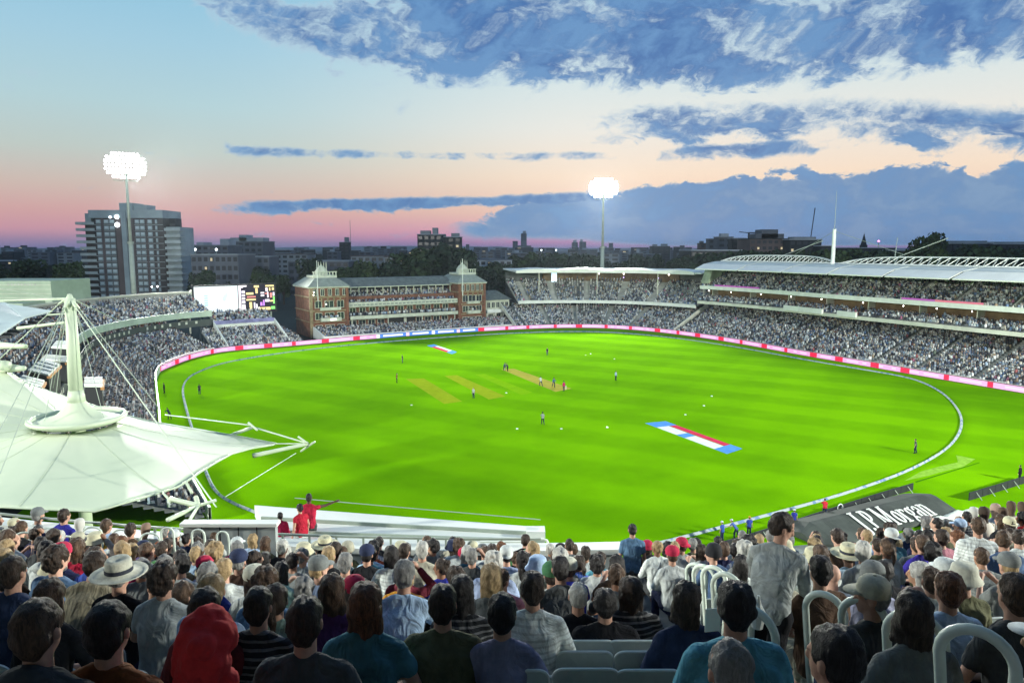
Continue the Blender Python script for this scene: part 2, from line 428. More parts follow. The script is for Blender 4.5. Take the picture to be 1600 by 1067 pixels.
# ---------------------------------------------------------------- LED boards round the boundary
M_ledw = mat('led_pink_white', (0.3, 0.3, 0.3), 0.5, emit=lin(238, 142, 214), estr=1.0)
M_ledp = mat('led_pink', (0.3, 0.1, 0.2), 0.5, emit=lin(255, 225, 245), estr=1.0)
M_ledr = mat('led_red', (0.3, 0.02, 0.05), 0.5, emit=lin(240, 20, 70), estr=1.0)
M_ledb = mat('led_blue', (0.05, 0.1, 0.3), 0.5, emit=lin(70, 130, 225), estr=1.0)
M_ledt = mat('led_text_white', (0.4, 0.4, 0.4), 0.5, emit=lin(240, 244, 255), estr=1.0)
rt = empty('boundary_boards', 'row of pink and blue lit advertising boards round the far boundary', 'advertising boards', hoard[0])
H0 = hoard[0]
acc = 0; last = 0; k = 0; rng = random.Random(5)
HH = 1.12
def sub_panel(i0, i1, z0, z1, m, nm, off, parent):
    b = MB()
    for i in range(i0, i1):
        a, c = hoard[i] - H0, hoard[i + 1] - H0; d = (c - a).normalized(); nr = Vector((d.y, -d.x, 0))   # towards the field
        a2, c2 = a + nr * off, c + nr * off
        dz0 = Vector((0, 0, z0)); dz1 = Vector((0, 0, z1))
        b.add([a2 + dz0, c2 + dz0, c2 + dz1, a2 + dz1, a + dz0, c + dz0, c + dz1, a + dz1],
              [(0, 1, 2, 3), (5, 4, 7, 6), (3, 2, 6, 7), (1, 0, 4, 5), (0, 3, 7, 4), (2, 1, 5, 6)])
    return b.build(nm, m, parent)
i = 0; N = len(hoard) - 1
pxs = []
while i < N:
    j = min(N, i + rng.choice([7, 8, 9]))
    p = hoard[i]; pxx = 800 + FPX * p.x / p.y
    blue = 572 < pxx < 722
    base_m = M_ledb if blue else M_ledw
    o1 = sub_panel(i, j, 0.12, HH, base_m, 'led_board', 0.12, rt)
    o2 = sub_panel(i, j, 0.0, 0.12, M_dark, 'board_foot', 0.10, o1)
    sub_panel(i, j, HH, HH + 0.1, M_dark, 'top_rail', 0.14, o1)
    if not blue:
        sub_panel(i, i + 1 if rng.random() < .45 else min(i + 2, j), 0.14, HH - .02, M_ledr, 'red_square', 0.135, o1)
        a_ = i + 2
        while a_ < j - 1:                       # unreadable strings of small letters: separate narrow strokes
            if rng.random() < .75: sub_panel(a_, a_ + 1, 0.45, 0.80, M_ledp, 'lettering', 0.135, o1)
            a_ += 1
    else:
        sub_panel(i, i + 1, 0.14, HH - .02, M_ledt if (k % 2) else M_ledp, 'emblem', 0.135, o1)
        sub_panel(i + 2, j - 1, 0.4, 0.9, M_ledt, 'lettering', 0.135, o1)
    i = j; k += 1
# ================================================================ far stands
CR_V = []; CR_F = []; CR_C = []; CR_N = [0]       # crowd arrays
rs = np.random.RandomState(11)
CLOTH = np.array([(.62, .64, .62), (.48, .52, .50), (.30, .38, .46), (.50, .48, .40), (.10, .13, .20), (.05, .055, .07), (.06, .07, .08), (.17, .20, .24), (.14, .22, .36),
                  (.28, .10, .10), (.38, .30, .20), (.12, .16, .12), (.03, .035, .05), (.40, .16, .24), (.08, .10, .13), (.22, .26, .27)], dtype=np.float32)
CWT = np.array([22, 15, 8, 9, 7, 7, 8, 5, 4, 1.5, 4, 3, 7, .8, 7, 7], dtype=np.float64); CWT /= CWT.sum()
HEADC = np.array([(.045, .032, .024), (.09, .06, .04), (.22, .15, .11), (.34, .24, .19), (.20, .19, .18), (.5, .5, .46)], dtype=np.float32)
# one low figure: tapered torso, thighs, head; quads only
def fig(standing=False):
    V = []; F = []; part = []
    def bx(x0, x1, y0, y1, z0, z1, tp, tx=0.8, ty=0.8, dy=0.0):
        o = len(V); cx, cy = (x0 + x1) / 2, (y0 + y1) / 2; hx, hy = (x1 - x0) / 2, (y1 - y0) / 2
        for (sx_, sy_) in ((-1, -1), (1, -1), (1, 1), (-1, 1)): V.append((cx + sx_ * hx, cy + sy_ * hy, z0))
        for (sx_, sy_) in ((-1, -1), (1, -1), (1, 1), (-1, 1)): V.append((cx + sx_ * hx * tx, cy + dy + sy_ * hy * ty, z1))
        for f in ((4, 5, 6, 7), (0, 1, 5, 4), (1, 2, 6, 5), (2, 3, 7, 6), (3, 0, 4, 7)): F.append(tuple(i + o for i in f)); part.append(tp)
    if standing:
        bx(-.16, .16, -.1, .1, 0, .88, 2, 1, 1); bx(-.20, .20, -.12, .12, .88, 1.38, 0, 1.1, .9); bx(-.2, .2, -.1, .1, 1.38, 1.48, 0, .4, .6)
        bx(-.075, .075, -.09, .09, 1.50, 1.76, 1, .8, .8)
    else:
        bx(-.18, .18, -.11, .12, .42, 1.0, 0, 1.15, .8, -.03); bx(-.21, .21, -.12, .07, 1.0, 1.10, 0, .45, .7); bx(-.17, .17, .1, .5, .42, .58, 2, .9, .9)
        bx(-.075, .075, -.10, .09, 1.11, 1.34, 1, .8, .8, .0)
    return np.array(V, dtype=np.float32), np.array(F, dtype=np.int32), np.array(part)
FIG = fig(); FIGS = fig(True)
def fig_round():
    V = []; F = []; part = []
    def rings(rs_, tp, seg=10):
        o = len(V)
        for (x, y, z, rx, ry) in rs_:
            for k in range(seg): t_ = 2 * math.pi * k / seg; V.append((x + rx * math.cos(t_), y + ry * math.sin(t_), z))
        for i in range(len(rs_) - 1):
            for k in range(seg): F.append((o + i * seg + k, o + i * seg + (k + 1) % seg, o + (i + 1) * seg + (k + 1) % seg, o + (i + 1) * seg + k)); part.append(tp)
    rings([(0, 0, .42, .17, .13), (0, 0, .6, .165, .12), (0, .02, .85, .185, .125), (0, .04, 1.0, .205, .11), (0, .045, 1.07, .16, .09), (0, .045, 1.11, .07, .06)], 0)
    for s in (-1, 1): rings([(s * .25, .10, .76, .045, .045), (s * .235, .06, .9, .05, .055), (s * .20, .04, 1.04, .05, .06), (s * .19, .04, 1.07, .01, .01)], 0, 8)
    rings([(0, .04, 1.08, .055, .055), (0, .06, 1.17, .06, .065), (0, .065, 1.25, .082, .095), (0, .06, 1.33, .086, .10), (0, .055, 1.39, .07, .08), (0, .05, 1.42, .01, .01)], 1)
    return np.array(V, dtype=np.float32), np.array(F, dtype=np.int32), np.array(part)
FIGR = fig_round()
SEATV = np.array([(-.21, -.16, .40), (.21, -.16, .40), (.21, -.20, .82), (-.21, -.20, .82), (-.21, .2, .44), (.21, .2, .44)], dtype=np.float32)
SEATF = np.array([(0, 1, 2, 3), (0, 4, 5, 1)], dtype=np.int32)
def put_crowd(pos, yaw, f=FIG):
    n = len(pos)
    if n == 0: return
    V, F, part = f
    sc = rs.uniform(.92, 1.1, (n, 1, 1)).astype(np.float32)
    v = V[None] * sc * np.array([1.05, 1, 1], dtype=np.float32)
    yw = yaw + rs.normal(0, .25, n)
    lean = rs.normal(.05, .10, n)[:, None]
    x = v[:, :, 0]; y = v[:, :, 1] + lean * np.maximum(v[:, :, 2] - .5, 0); z = v[:, :, 2]
    c, s = np.cos(yw)[:, None], np.sin(yw)[:, None]
    out_ = np.stack([x * c - y * s, x * s + y * c, z], -1) + pos[:, None, :]
    CR_V.append(out_.reshape(-1, 3)); k = len(V)
    CR_F.append((F[None] + (np.arange(n) * k)[:, None, None] + CR_N[0]).reshape(-1, 4)); CR_N[0] += n * k
    cl = CLOTH[rs.choice(len(CLOTH), n, p=CWT)] * rs.uniform(.75, 1.25, (n, 1)); hd = HEADC[rs.choice(len(HEADC), n, p=[.3, .2, .15, .12, .13, .1])]
    lg = cl * .3 + np.array([.03, .035, .045]) * .7
    sel = np.stack([cl, hd, lg], 1)          # n,3,3
    CR_C.append(sel[:, part, :].reshape(-1, 3))

def normals(line):
    """outward (to the left of travel = away from the field) unit normals of a polyline"""
    N_ = []
    for i in range(len(line)):
        d = line[min(i + 1, len(line) - 1)] - line[max(i - 1, 0)]; d.z = 0; d.normalize()
        N_.append(Vector((-d.y, d.x, 0)))
    for _ in range(6):
        N_ = [(N_[max(i - 1, 0)] + N_[i] * 2 + N_[min(i + 1, len(N_) - 1)]).normalized() for i in range(len(N_))]
    return N_

def swept(name, line, N_, prof, m, parent, org, closed=False, smooth=False):
    """sweep profile [(setback, z)] along line"""
    b = MB(); k = len(prof)
    for p, n in zip(line, N_):
        b.v += [tuple(p + n * s_ + Vector((0, 0, z)) - org) for s_, z in prof]
    q = k if closed else k - 1
    for i in range(len(line) - 1):
        for j in range(q):
            j2 = (j + 1) % k
            b.f.append((i * k + j, (i + 1) * k + j, (i + 1) * k + j2, i * k + j2)); b.mi.append(0)
    if closed:
        b.f.append(tuple(range(k))); b.f.append(tuple(reversed(range((len(line) - 1) * k, len(line) * k)))); b.mi += [0, 0]
    return b.build(name, m, parent, smooth=smooth)

def tier(name, line, N_, parent, org, s0, z0, rows, dep, rise, fill=0.86, m=None, aisles=(), crowd=True, seats=True):
    prof = []
    for r in range(rows):
        prof += [(s0 + r * dep, z0 + r * rise), (s0 + (r + 1) * dep, z0 + r * rise)]
    ob = swept(name, line, N_, prof, m or M_conc, parent, org)
    L = [0.0]
    for a, c in zip(line, line[1:]): L.append(L[-1] + (c - a).length)
    L = np.array(L); PX = np.array([(p.x, p.y, p.z) for p in line]); NX = np.array([tuple(n) for n in N_])
    SP = []; SY = []
    for r in range(rows):
        s_ = np.arange(0.3, L[-1] - .2, 0.52)
        keep = np.ones(len(s_), bool)
        for a in aisles: keep &= np.abs(s_ - a * L[-1]) > 0.65
        s_ = s_[keep]
        px_ = np.stack([np.interp(s_, L, PX[:, k]) for k in range(3)], 1); nx_ = np.stack([np.interp(s_, L, NX[:, k]) for k in range(3)], 1)
        pos = px_ + nx_ * (s0 + (r + .45) * dep); pos[:, 2] += z0 + r * rise
        yaw = np.arctan2(nx_[:, 0], -nx_[:, 1])     # facing -n : rotate +y to -n
        yaw = np.arctan2(-(-nx_[:, 0]), -nx_[:, 1])
        # people come in clumps
        ph = np.sin(s_ * .21 + r * .5) * .08 + np.sin(s_ * .047 + 2 + r * .2) * .08
        occ = rs.rand(len(s_)) < fill + ph
        if crowd: 
            st = rs.rand(len(s_)) < .035
            pos2 = pos.copy(); put_crowd(pos[occ & ~st], yaw[occ & ~st]); put_crowd(pos[occ & st], yaw[occ & st], FIGS)
        if seats: SP.append(pos[~occ]); SY.append(yaw[~occ])
    if seats and SP:
        SP = np.concatenate(SP); SY = np.concatenate(SY); n = len(SP)
        c, s2 = np.cos(SY)[:, None], np.sin(SY)[:, None]
        x, y, z = SEATV[None, :, 0], SEATV[None, :, 1], SEATV[None, :, 2]
        v = np.stack([x * c - y * s2, x * s2 + y * c, np.broadcast_to(z, (n, len(SEATV)))], -1) + SP[:, None, :] - np.array(org)[None, None]
        f = (SEATF[None] + (np.arange(n) * len(SEATV))[:, None, None]).reshape(-1, 4)
        tag(link('seat', np_mesh('seats', v.reshape(-1, 3), f, None, [M_seatfar]), parent), kind='stuff')
    return ob
M_seatfar = mat('pale_seat_plastic', (0.50, 0.54, 0.52), 0.5)
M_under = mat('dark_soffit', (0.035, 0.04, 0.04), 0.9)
M_warm = mat('lit_box_interior', (0.10, 0.075, 0.04), 0.8, 0.6, 0.25, emit=(1.0, 0.66, 0.28), estr=0.035)
M_lamp = mat('lamp_glow', (1, 1, 1), 0.5, emit=(1.0, 0.93, 0.78), estr=14.0)
M_lampc = mat('cool_lamp_glow', (1, 1, 1), 0.5, emit=(0.88, 0.95, 1.0), estr=6.0)
M_roofw = mat('roof_membrane', (0.62, 0.67, 0.62), 0.5, 0.08, 0.3)
M_roofe = mat('roof_edge_membrane', (0.80, 0.82, 0.74), 0.45, 0.06, 0.3)

def sub_line(x0, x1, step=3.0):
    """part of the boundary line between two picture columns"""
    q = [p for p in hoard if p.y > 60 and x0 <= 800 + FPX * p.x / p.y <= x1]
    return q
def resample(q, step):
    L = [0.0]
    for a, b2 in zip(q, q[1:]): L.append(L[-1] + (b2 - a).length)
    n = max(2, int(round(L[-1] / step))); o_ = []; j = 0
    for i in range(n + 1):
        s_ = L[-1] * i / n
        while j < len(L) - 2 and L[j + 1] < s_: j += 1
        o_.append(q[j].lerp(q[j + 1], (s_ - L[j]) / max(1e-9, L[j + 1] - L[j])))
    return o_, L[-1]
def little_lamps(parent, line, N_, org, s_, z, every, r=0.16, m=None, name='lamp', rnd=0.0):
    me = MB().lathe([(0.02, -r), (r * .8, -r * .5), (r, 0), (r * .8, r * .5), (.02, r)], seg=6).mesh(name, m or M_lamp)
    acc = every * .5
    for i in range(0, len(line)):
        acc += (line[i] - line[i - 1]).length if i else 0
        if acc >= every * (1 + random.Random(i).uniform(-rnd, rnd)):
            acc = 0; link(name, me, parent, line[i] + N_[i] * s_ + Vector((0, 0, z)) - org)

# ---- right-hand stand (three tiers under a trussed canopy)
def right_stand():
    line, Ltot = resample(sub_line(1052, 3000), 2.5); N_ = normals(line); org = line[0]
    rt = empty('grandstand', 'long three-tier grandstand on the right under a white trussed canopy', 'grandstand', org)
    ais = [0.05, .12, .19, .27, .35, .43, .51, .59, .68, .78, .9]
    swept('front_wall', line, N_, [(1.0, 0), (1.0, 1.1), (1.2, 1.1), (1.2, 0)], M_cream, rt, org)
    tier('lower_terrace', line, N_, rt, org, 1.4, .4, 23, .78, .33, .88, aisles=ais)
    s_ = 1.4 + 23 * .78
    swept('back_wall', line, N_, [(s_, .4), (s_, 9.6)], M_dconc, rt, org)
    # balcony slab + fascia
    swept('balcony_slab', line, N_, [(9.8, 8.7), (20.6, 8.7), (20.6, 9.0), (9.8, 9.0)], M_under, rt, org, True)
    swept('balcony_fascia', line, N_, [(9.45, 8.5), (9.75, 8.5), (9.75, 9.3), (9.45, 9.3)], M_cream, rt, org, True)
    tier('balcony_seating', line, N_, rt, org, 10.0, 9.02, 4, .95, .30, .85, seats=False)
    # hospitality boxes
    swept('box_back', line, N_, [(15.2, 9.0), (15.2, 12.7)], M_warm, rt, org)
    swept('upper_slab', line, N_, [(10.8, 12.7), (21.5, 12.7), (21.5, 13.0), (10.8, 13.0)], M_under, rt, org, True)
    b = MB()
    mb_me = MB().box(-.1, .1, 0, 3.4, 0, 3.5).mesh('box_partition', M_cream)
    for i in range(1, len(line), 5):
        o = link('box_partition', mb_me, rt, line[i] + N_[i] * 12.9 + Vector((0, 0, 9.03)) - org, math.atan2(-N_[i].x, N_[i].y))
    swept('upper_fascia', line, N_, [(10.4, 12.75), (10.75, 12.75), (10.75, 13.75), (10.4, 13.75)], M_white, rt, org, True)
    tier('upper_terrace', line, N_, rt, org, 11.0, 13.1, 14, .8, .42, .86, aisles=ais)
    s2 = 11.0 + 14 * .8
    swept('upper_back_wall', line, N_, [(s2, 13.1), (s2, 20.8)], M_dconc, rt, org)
    # vomitory stairs walls
    st_me = MB().box(-.12, .12, 0, 9.5, 0, .01).mesh('aisle_wall', M_cream)
    for a in ais:
        k = min(len(line) - 1, int(a * (len(line) - 1)))
        b = MB(); b.add([(-.1, 0, 0), (.1, 0, 0), (.1, 9.6, 5.1), (-.1, 9.6, 5.1), (-.1, 0, .75), (.1, 0, .75), (.1, 9.6, 5.9), (-.1, 9.6, 5.9)],
              [(3, 2, 1, 0), (4, 5, 6, 7), (0, 1, 5, 4), (1, 2, 6, 5), (2, 3, 7, 6), (3, 0, 4, 7)])
        b.build('aisle_wall', M_cream, rt, line[k] + N_[k] * 11.2 + Vector((0, 0, 13.12)) - org, math.atan2(-N_[k].x, N_[k].y))
    # roof: canopy panels in bays, slightly gapped, plus gutter edge
    bays = 0
    zr = lambda s: 0
    for i in range(0, len(line) - 1, 6):
        seg = line[i:i + 7]; ns = N_[i:i + 7]
        if len(seg) < 3: break
        # little gap between bays: shorten ends
        seg = [seg[0].lerp(seg[1], .12)] + seg[1:-1] + [seg[-1].lerp(seg[-2], .12)]
        swept('roof_panel', seg, ns, [(11.6, 20.1), (16.5, 20.75), (23.5, 20.9), (23.5, 20.6), (16.5, 20.45), (11.6, 19.85)], M_roofw, rt, org, True)
        swept('roof_edge_panel', seg, ns, [(7.6, 18.7), (11.4, 20.05), (11.4, 19.8), (7.6, 18.45)], M_roofe, rt, org, True)
    # trusses: bow shaped, two spans
    for (a, c) in ((0.02, 0.315), (0.325, 0.80)):
        i0, i1 = int(a * (len(line) - 1)), int(c * (len(line) - 1)); n = (i1 - i0)
        tr = MB(); bots = []; tops = []; fr = []
        m_ = 26 if a < .1 else 30
        for k in range(m_ + 1):
            f = i0 + n * k / m_; q = int(f); fq = f - q; q2 = min(q + 1, len(line) - 1)
            p = line[q].lerp(line[q2], fq) + N_[q] * 16.0 - org
            h = 1.6 * (1 - (2 * k / m_ - 1) ** 4) ** .9 + .05
            bots.append(p + Vector((0, 0, 20.95))); tops.append(p + N_[q] * 1.3 + Vector((0, 0, 21.0 + h))); fr.append(p + N_[q] * 2.6 + Vector((0, 0, 20.95)))
        o = MB().tube(tops, .17, 6).build('top_chord', M_white, rt)
        MB().tube(bots, .15, 6).build('bottom_chord', M_white, rt); MB().tube(fr, .13, 6).build('bottom_chord', M_white, rt)
        for k in range(m_):
            for A in (bots, fr):
                MB().bar(A[k], tops[k + (k % 2)] if k % 2 else tops[k + 1], .16).build('truss_web', M_white, rt)
    # masts with cable stays
    k = int(.318 * (len(line) - 1)); base = line[k] + N_[k] * 16.6 - org
    lo = MB().tube([base + Vector((0, 0, 20)), base + Vector((0, 0, 29.3))], .48, 12, .42).build('mast', M_white, rt)
    MB().tube([base + Vector((0, 0, 29.3)), base + Vector((0, 0, 38.5))], .07, 6, .03).build('lightning_rod', M_steel, lo)
    for frac in (.2, .46):
        k2 = int(frac * (len(line) - 1)); MB().tube([base + Vector((0, 0, 28.8)), line[k2] + N_[k2] * 17.3 - org + Vector((0, 0, 23.1))], .05, 5).build('stay_cable', M_steel, rt)
    for (fa, dz, fb) in ((.145, 3.6, .235), (.42, 3.8, .50), (.455, 4.0, .40)):
        ka, kb = int(fa * (len(line) - 1)), int(fb * (len(line) - 1))
        MB().tube([line[ka] + N_[ka] * 17.3 - org + Vector((0, 0, 21.5)), line[kb] + N_[kb] * 24 - org + Vector((0, 0, 23.0 + dz))], .09, 5).build('stay_cable', M_steel, rt)
    # columns below the roof
    cme = MB().lathe([(.2, 0), (.2, 7.2)], seg=8).mesh('column', M_cream)
    for i in range(2, len(line), 7):
        link('column', cme, rt, line[i] + N_[i] * 18.4 + Vector((0, 0, 13.3)) - org)
    # white equipment boxes hanging on the balcony
    for fr_ in (.27, .30, .335, .40):
        k = int(fr_ * (len(line) - 1)); MB().box(-2.6, 2.6, -.5, .1, 0, 1.2).build('camera_box', M_white, rt, line[k] + N_[k] * 9.3 + Vector((0, 0, 9.0)) - org, math.atan2(-N_[k].x, N_[k].y))
    # purple and orange lit strip on the upper fascia, far right
    for (fa, fb, c, nm) in ((.50, .56, lin(170, 60, 170), 'violet_light_strip'), (.56, .64, lin(230, 110, 110), 'orange_light_strip'), (.05, .16, lin(60, 50, 110), 'violet_light_strip')):
        i0, i1 = int(fa * (len(line) - 1)), int(fb * (len(line) - 1))
        swept(nm, line[i0:i1 + 1], N_[i0:i1 + 1], [(10.45, 13.78), (10.6, 13.78), (10.6, 14.15), (10.45, 14.15)], mat(nm, (.2, .1, .2), emit=c, estr=.8), rt, org, True)
    # end screen of the tiers (glazed, greenish)
    k = 0
    swept('end_screen', [line[0] + Vector((0, .2, 0)), line[1]], [N_[0], N_[1]], [(10.9, 14.4), (22, 19.0), (22, 20.4), (13, 19.6)], mat('end_glass', (.30, .36, .24), .3, .4, .3), rt, org, True)
    little_lamps(rt, line, N_, org, 11.2, 12.3, 9.5, .13, rnd=.5)
    return line, N_
RL, RN = right_stand()

# ---- centre stand with a scalloped white canopy
def centre_stand():
    line, Ltot = resample(sub_line(806, 1052), 2.2); N_ = normals(line); org = line[0]
    rt = empty('grandstand', 'two-tier stand at the far end below the scalloped canopy edge', 'grandstand', org)
    ais = [.06, .22, .38, .54, .7, .86]
    swept('front_wall', line, N_, [(1.0, 0), (1.0, 1.1), (1.2, 1.1), (1.2, 0)], M_cream, rt, org)
    tier('lower_terrace', line, N_, rt, org, 1.4, .4, 19, .8, .30, .88, aisles=ais)
    swept('back_wall', line, N_, [(16.8, .4), (16.8, 7.4)], M_under, rt, org)
    lineA, NA = line, N_; ku = int(.10 * len(line)); line, N_ = line[ku:], N_[ku:]
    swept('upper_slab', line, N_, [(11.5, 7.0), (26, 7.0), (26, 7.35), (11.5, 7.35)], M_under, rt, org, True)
    swept('upper_fascia', line, N_, [(11.0, 6.9), (11.4, 6.9), (11.4, 7.9), (11.0, 7.9)], M_white, rt, org, True)
    tier('upper_terrace', line, N_, rt, org, 11.6, 7.4, 15, .82, .44, .93, aisles=ais)
    i0, i1 = int(.22 * len(line)), int(.80 * len(line))
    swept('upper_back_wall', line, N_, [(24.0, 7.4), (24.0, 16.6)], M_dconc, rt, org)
    swept('restaurant_front', line[i0:i1], N_[i0:i1], [(23.4, 13.6), (23.4, 16.5), (23.9, 16.5), (23.9, 13.6)], M_warm, rt, org, True)
    # bays and lamps in the restaurant
    pm = MB().box(-.12, .12, -.1, .25, 0, 3.0).mesh('mullion', mat('brown_timber', (.14, .075, .035), .7))
    for i in range(i0, i1): link('mullion', pm, rt, line[i] + N_[i] * 23.1 + Vector((0, 0, 13.6)) - org, math.atan2(-N_[i].x, N_[i].y))
    little_lamps(rt, line[i0 + 4:i1], N_[i0 + 4:i1], org, 22.9, 16.1, 5.2, .2, rnd=.6)
    little_lamps(rt, line[i0 + 6:i1], N_[i0 + 6:i1], org, 22.9, 14.9, 7.6, .16, mat('violet_lamp', (1, 1, 1), emit=(.55, .4, 1.0), estr=5.0), 'violet_lamp', rnd=.5)
    k = int(.25 * len(line)); MB().box(-.9, .9, -.15, 0, 0, 2.9).build('lit_screen', mat('cyan_screen', (1, 1, 1), emit=(.55, .85, 1.0), estr=1.6), rt, line[k] + N_[k] * 22.2 + Vector((0, 0, 13.4)) - org, math.atan2(-N_[k].x, N_[k].y))
    # roof: slab plus a scalloped white edge in bays
    swept('roof', line, N_, [(13.5, 17.3), (26.5, 17.9), (26.5, 17.5), (13.5, 16.9)], M_roofw, rt, org, True)
    for i in range(0, len(line) - 5, 5):
        seg = []; ns = N_[i:i + 6]
        b = MB(); b.v = []
        m_ = 6
        for j in range(m_):
            p = line[i + j] + N_[i + j] * 13.0 - org; h = .55 * math.sin(math.pi * j / (m_ - 1))
            b.v += [tuple(p + Vector((0, 0, 16.7))), tuple(p + Vector((0, 0, 17.45 + h))), tuple(p + N_[i + j] * 4.5 + Vector((0, 0, 17.8 + h))), tuple(p + N_[i + j] * 4.5 + Vector((0, 0, 17.4)))]
        for j in range(m_ - 1):
            for q in range(4): b.f.append((j * 4 + q, (j + 1) * 4 + q, (j + 1) * 4 + (q + 1) % 4, j * 4 + (q + 1) % 4)); b.mi.append(0)
        b.f += [(0, 1, 2, 3), tuple(reversed(range((m_ - 1) * 4, m_ * 4)))]; b.mi += [0, 0]
        b.build('canopy_edge', M_roofe, rt)
    cme = MB().lathe([(.16, 0), (.16, 9.2)], seg=8).mesh('column', M_cream)
    for i in range(3, len(line), 6): link('column', cme, rt, line[i] + N_[i] * 15 + Vector((0, 0, 8.2)) - org)
    line, N_ = lineA, NA
    # sloping end walls
    for k in (0, len(line) - 1):
        b = MB(); b.add([(-.15, 0, 0), (.15, 0, 0), (.15, 16, 6.6), (-.15, 16, 6.6), (-.15, 0, 1.2), (.15, 0, 1.2), (.15, 16, 7.9), (-.15, 16, 7.9)],
                        [(3, 2, 1, 0), (4, 5, 6, 7), (0, 1, 5, 4), (1, 2, 6, 5), (2, 3, 7, 6), (3, 0, 4, 7)])
        b.build('end_wall', M_cream, rt, line[k] + N_[k] * 1.2 + Vector((0, 0, .3)) - org, math.atan2(-N_[k].x, N_[k].y))
centre_stand()

# ---- left-hand stand: two curved tiers
def left_stand():
    px_line = [G(342, 812), G(300, 740), G(262, 690), G(258, 650), G(252, 612), G(250, 590), G(258, 577), G(280, 567.5), G(300, 560)]
    side = [Vector((p.x - .0, p.y, 0)) for p in px_line]
    rest = sub_line(303, 336)
    line = smooth_poly(side + rest, 1.8, 2)
    N_ = normals(line); org = line[0].copy(); Lk = len(line)
    rt = empty('grandstand', 'curving two-tier stand at the left with pale rim and balcony', 'grandstand', org)
    ais = [.1, .2, .3, .4, .5, .6, .72, .85]
    swept('front_wall', line, N_, [(.6, 0), (.6, 1.35), (.85, 1.35), (.85, 0)], M_white, rt, org)
    tier('lower_terrace', line, N_, rt, org, 1.2, .5, 13, .8, .33, .93, aisles=ais)
    swept('gangway', line, N_, [(11.7, .5), (11.7, 5.6), (14.2, 5.6)], M_conc, rt, org)
    q0 = int(.10 * Lk)
    swept('box_seating_back', line[q0:], N_[q0:], [(15.2, 5.6), (15.2, 8.2)], M_warm, rt, org)
    tier('box_seating', line[q0:], N_[q0:], rt, org, 12.6, 5.65, 3, .85, .3, .8, seats=False)
    swept('rear_terrace_base', line[:int(.26 * Lk)], N_[:int(.26 * Lk)], [(15.4, 5.6), (15.4, 6.6), (16.2, 6.6)], M_conc, rt, org)
    a = int(.24 * Lk)
    ln = line[a:] + resample(sub_line(337, 374), 1.8)[0]; nn_ = normals(ln)
    # striped sign band under the balcony
    swept('lower_sign_band', ln, nn_, [(11.7, 5.3), (11.9, 5.3), (11.9, 6.95), (11.7, 6.95)], mat('sign_band_dark', (.07, .085, .08), .6), rt, org, True)
    bl = MB().box(-.28, .28, -.06, 0, 0, .62).mesh('sign_letter_block', M_cream)
    for i in range(3, len(ln) - 1):
        if i % 9 in (0, 8): continue
        link('sign_letter_block', bl, rt, ln[i] + nn_[i] * 11.66 + Vector((0, 0, 6.12)) - org, math.atan2(-nn_[i].x, nn_[i].y))
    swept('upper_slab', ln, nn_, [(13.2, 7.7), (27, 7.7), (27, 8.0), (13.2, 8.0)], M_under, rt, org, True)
    swept('upper_fascia', ln, nn_, [(12.7, 7.5), (13.1, 7.5), (13.1, 8.95), (12.7, 8.95)], mat('pale_green_fascia', (.46, .56, .46), .6, .15, .4), rt, org, True)
    tier('upper_terrace', ln, nn_, rt, org, 13.4, 8.1, 12, .84, .30, .88, aisles=[.15, .32, .5, .68, .85])
    swept('upper_rim', ln, nn_, [(24.0, 13.0), (24.4, 13.0), (24.5, 13.4), (23.9, 13.4)], M_cream, rt, org, True)
    swept('upper_back_wall', ln, nn_, [(24.4, 8), (24.4, 13.0)], M_conc, rt, org)
    cme = MB().lathe([(.22, 0), (.22, 4.4)], seg=8).mesh('column', M_cream)
    for i in range(4, len(ln), 6): link('column', cme, rt, ln[i] + nn_[i] * 14.4 + Vector((0, 0, 3.4)) - org)
    # end wall of the upper deck and the lit sign beside the mast
    n0 = nn_[0]; b = MB(); b.add([(-.2, 0, 0), (.2, 0, 0), (.2, 12, 4.6), (-.2, 12, 4.6), (-.2, 0, 1.0), (.2, 0, 1.0), (.2, 12, 5.7), (-.2, 12, 5.7)],
                    [(3, 2, 1, 0), (4, 5, 6, 7), (0, 1, 5, 4), (1, 2, 6, 5), (2, 3, 7, 6), (3, 0, 4, 7)])
    b.build('end_wall', M_cream, rt, ln[0] + n0 * 13 + Vector((0, 0, 8)) - org, math.atan2(-n0.x, n0.y))
    little_lamps(rt, line, N_, org, 24, 12.4, 60, .22)
    return line, N_
LL, LN = left_stand()

# crowd filling the far stands is flushed in z_end

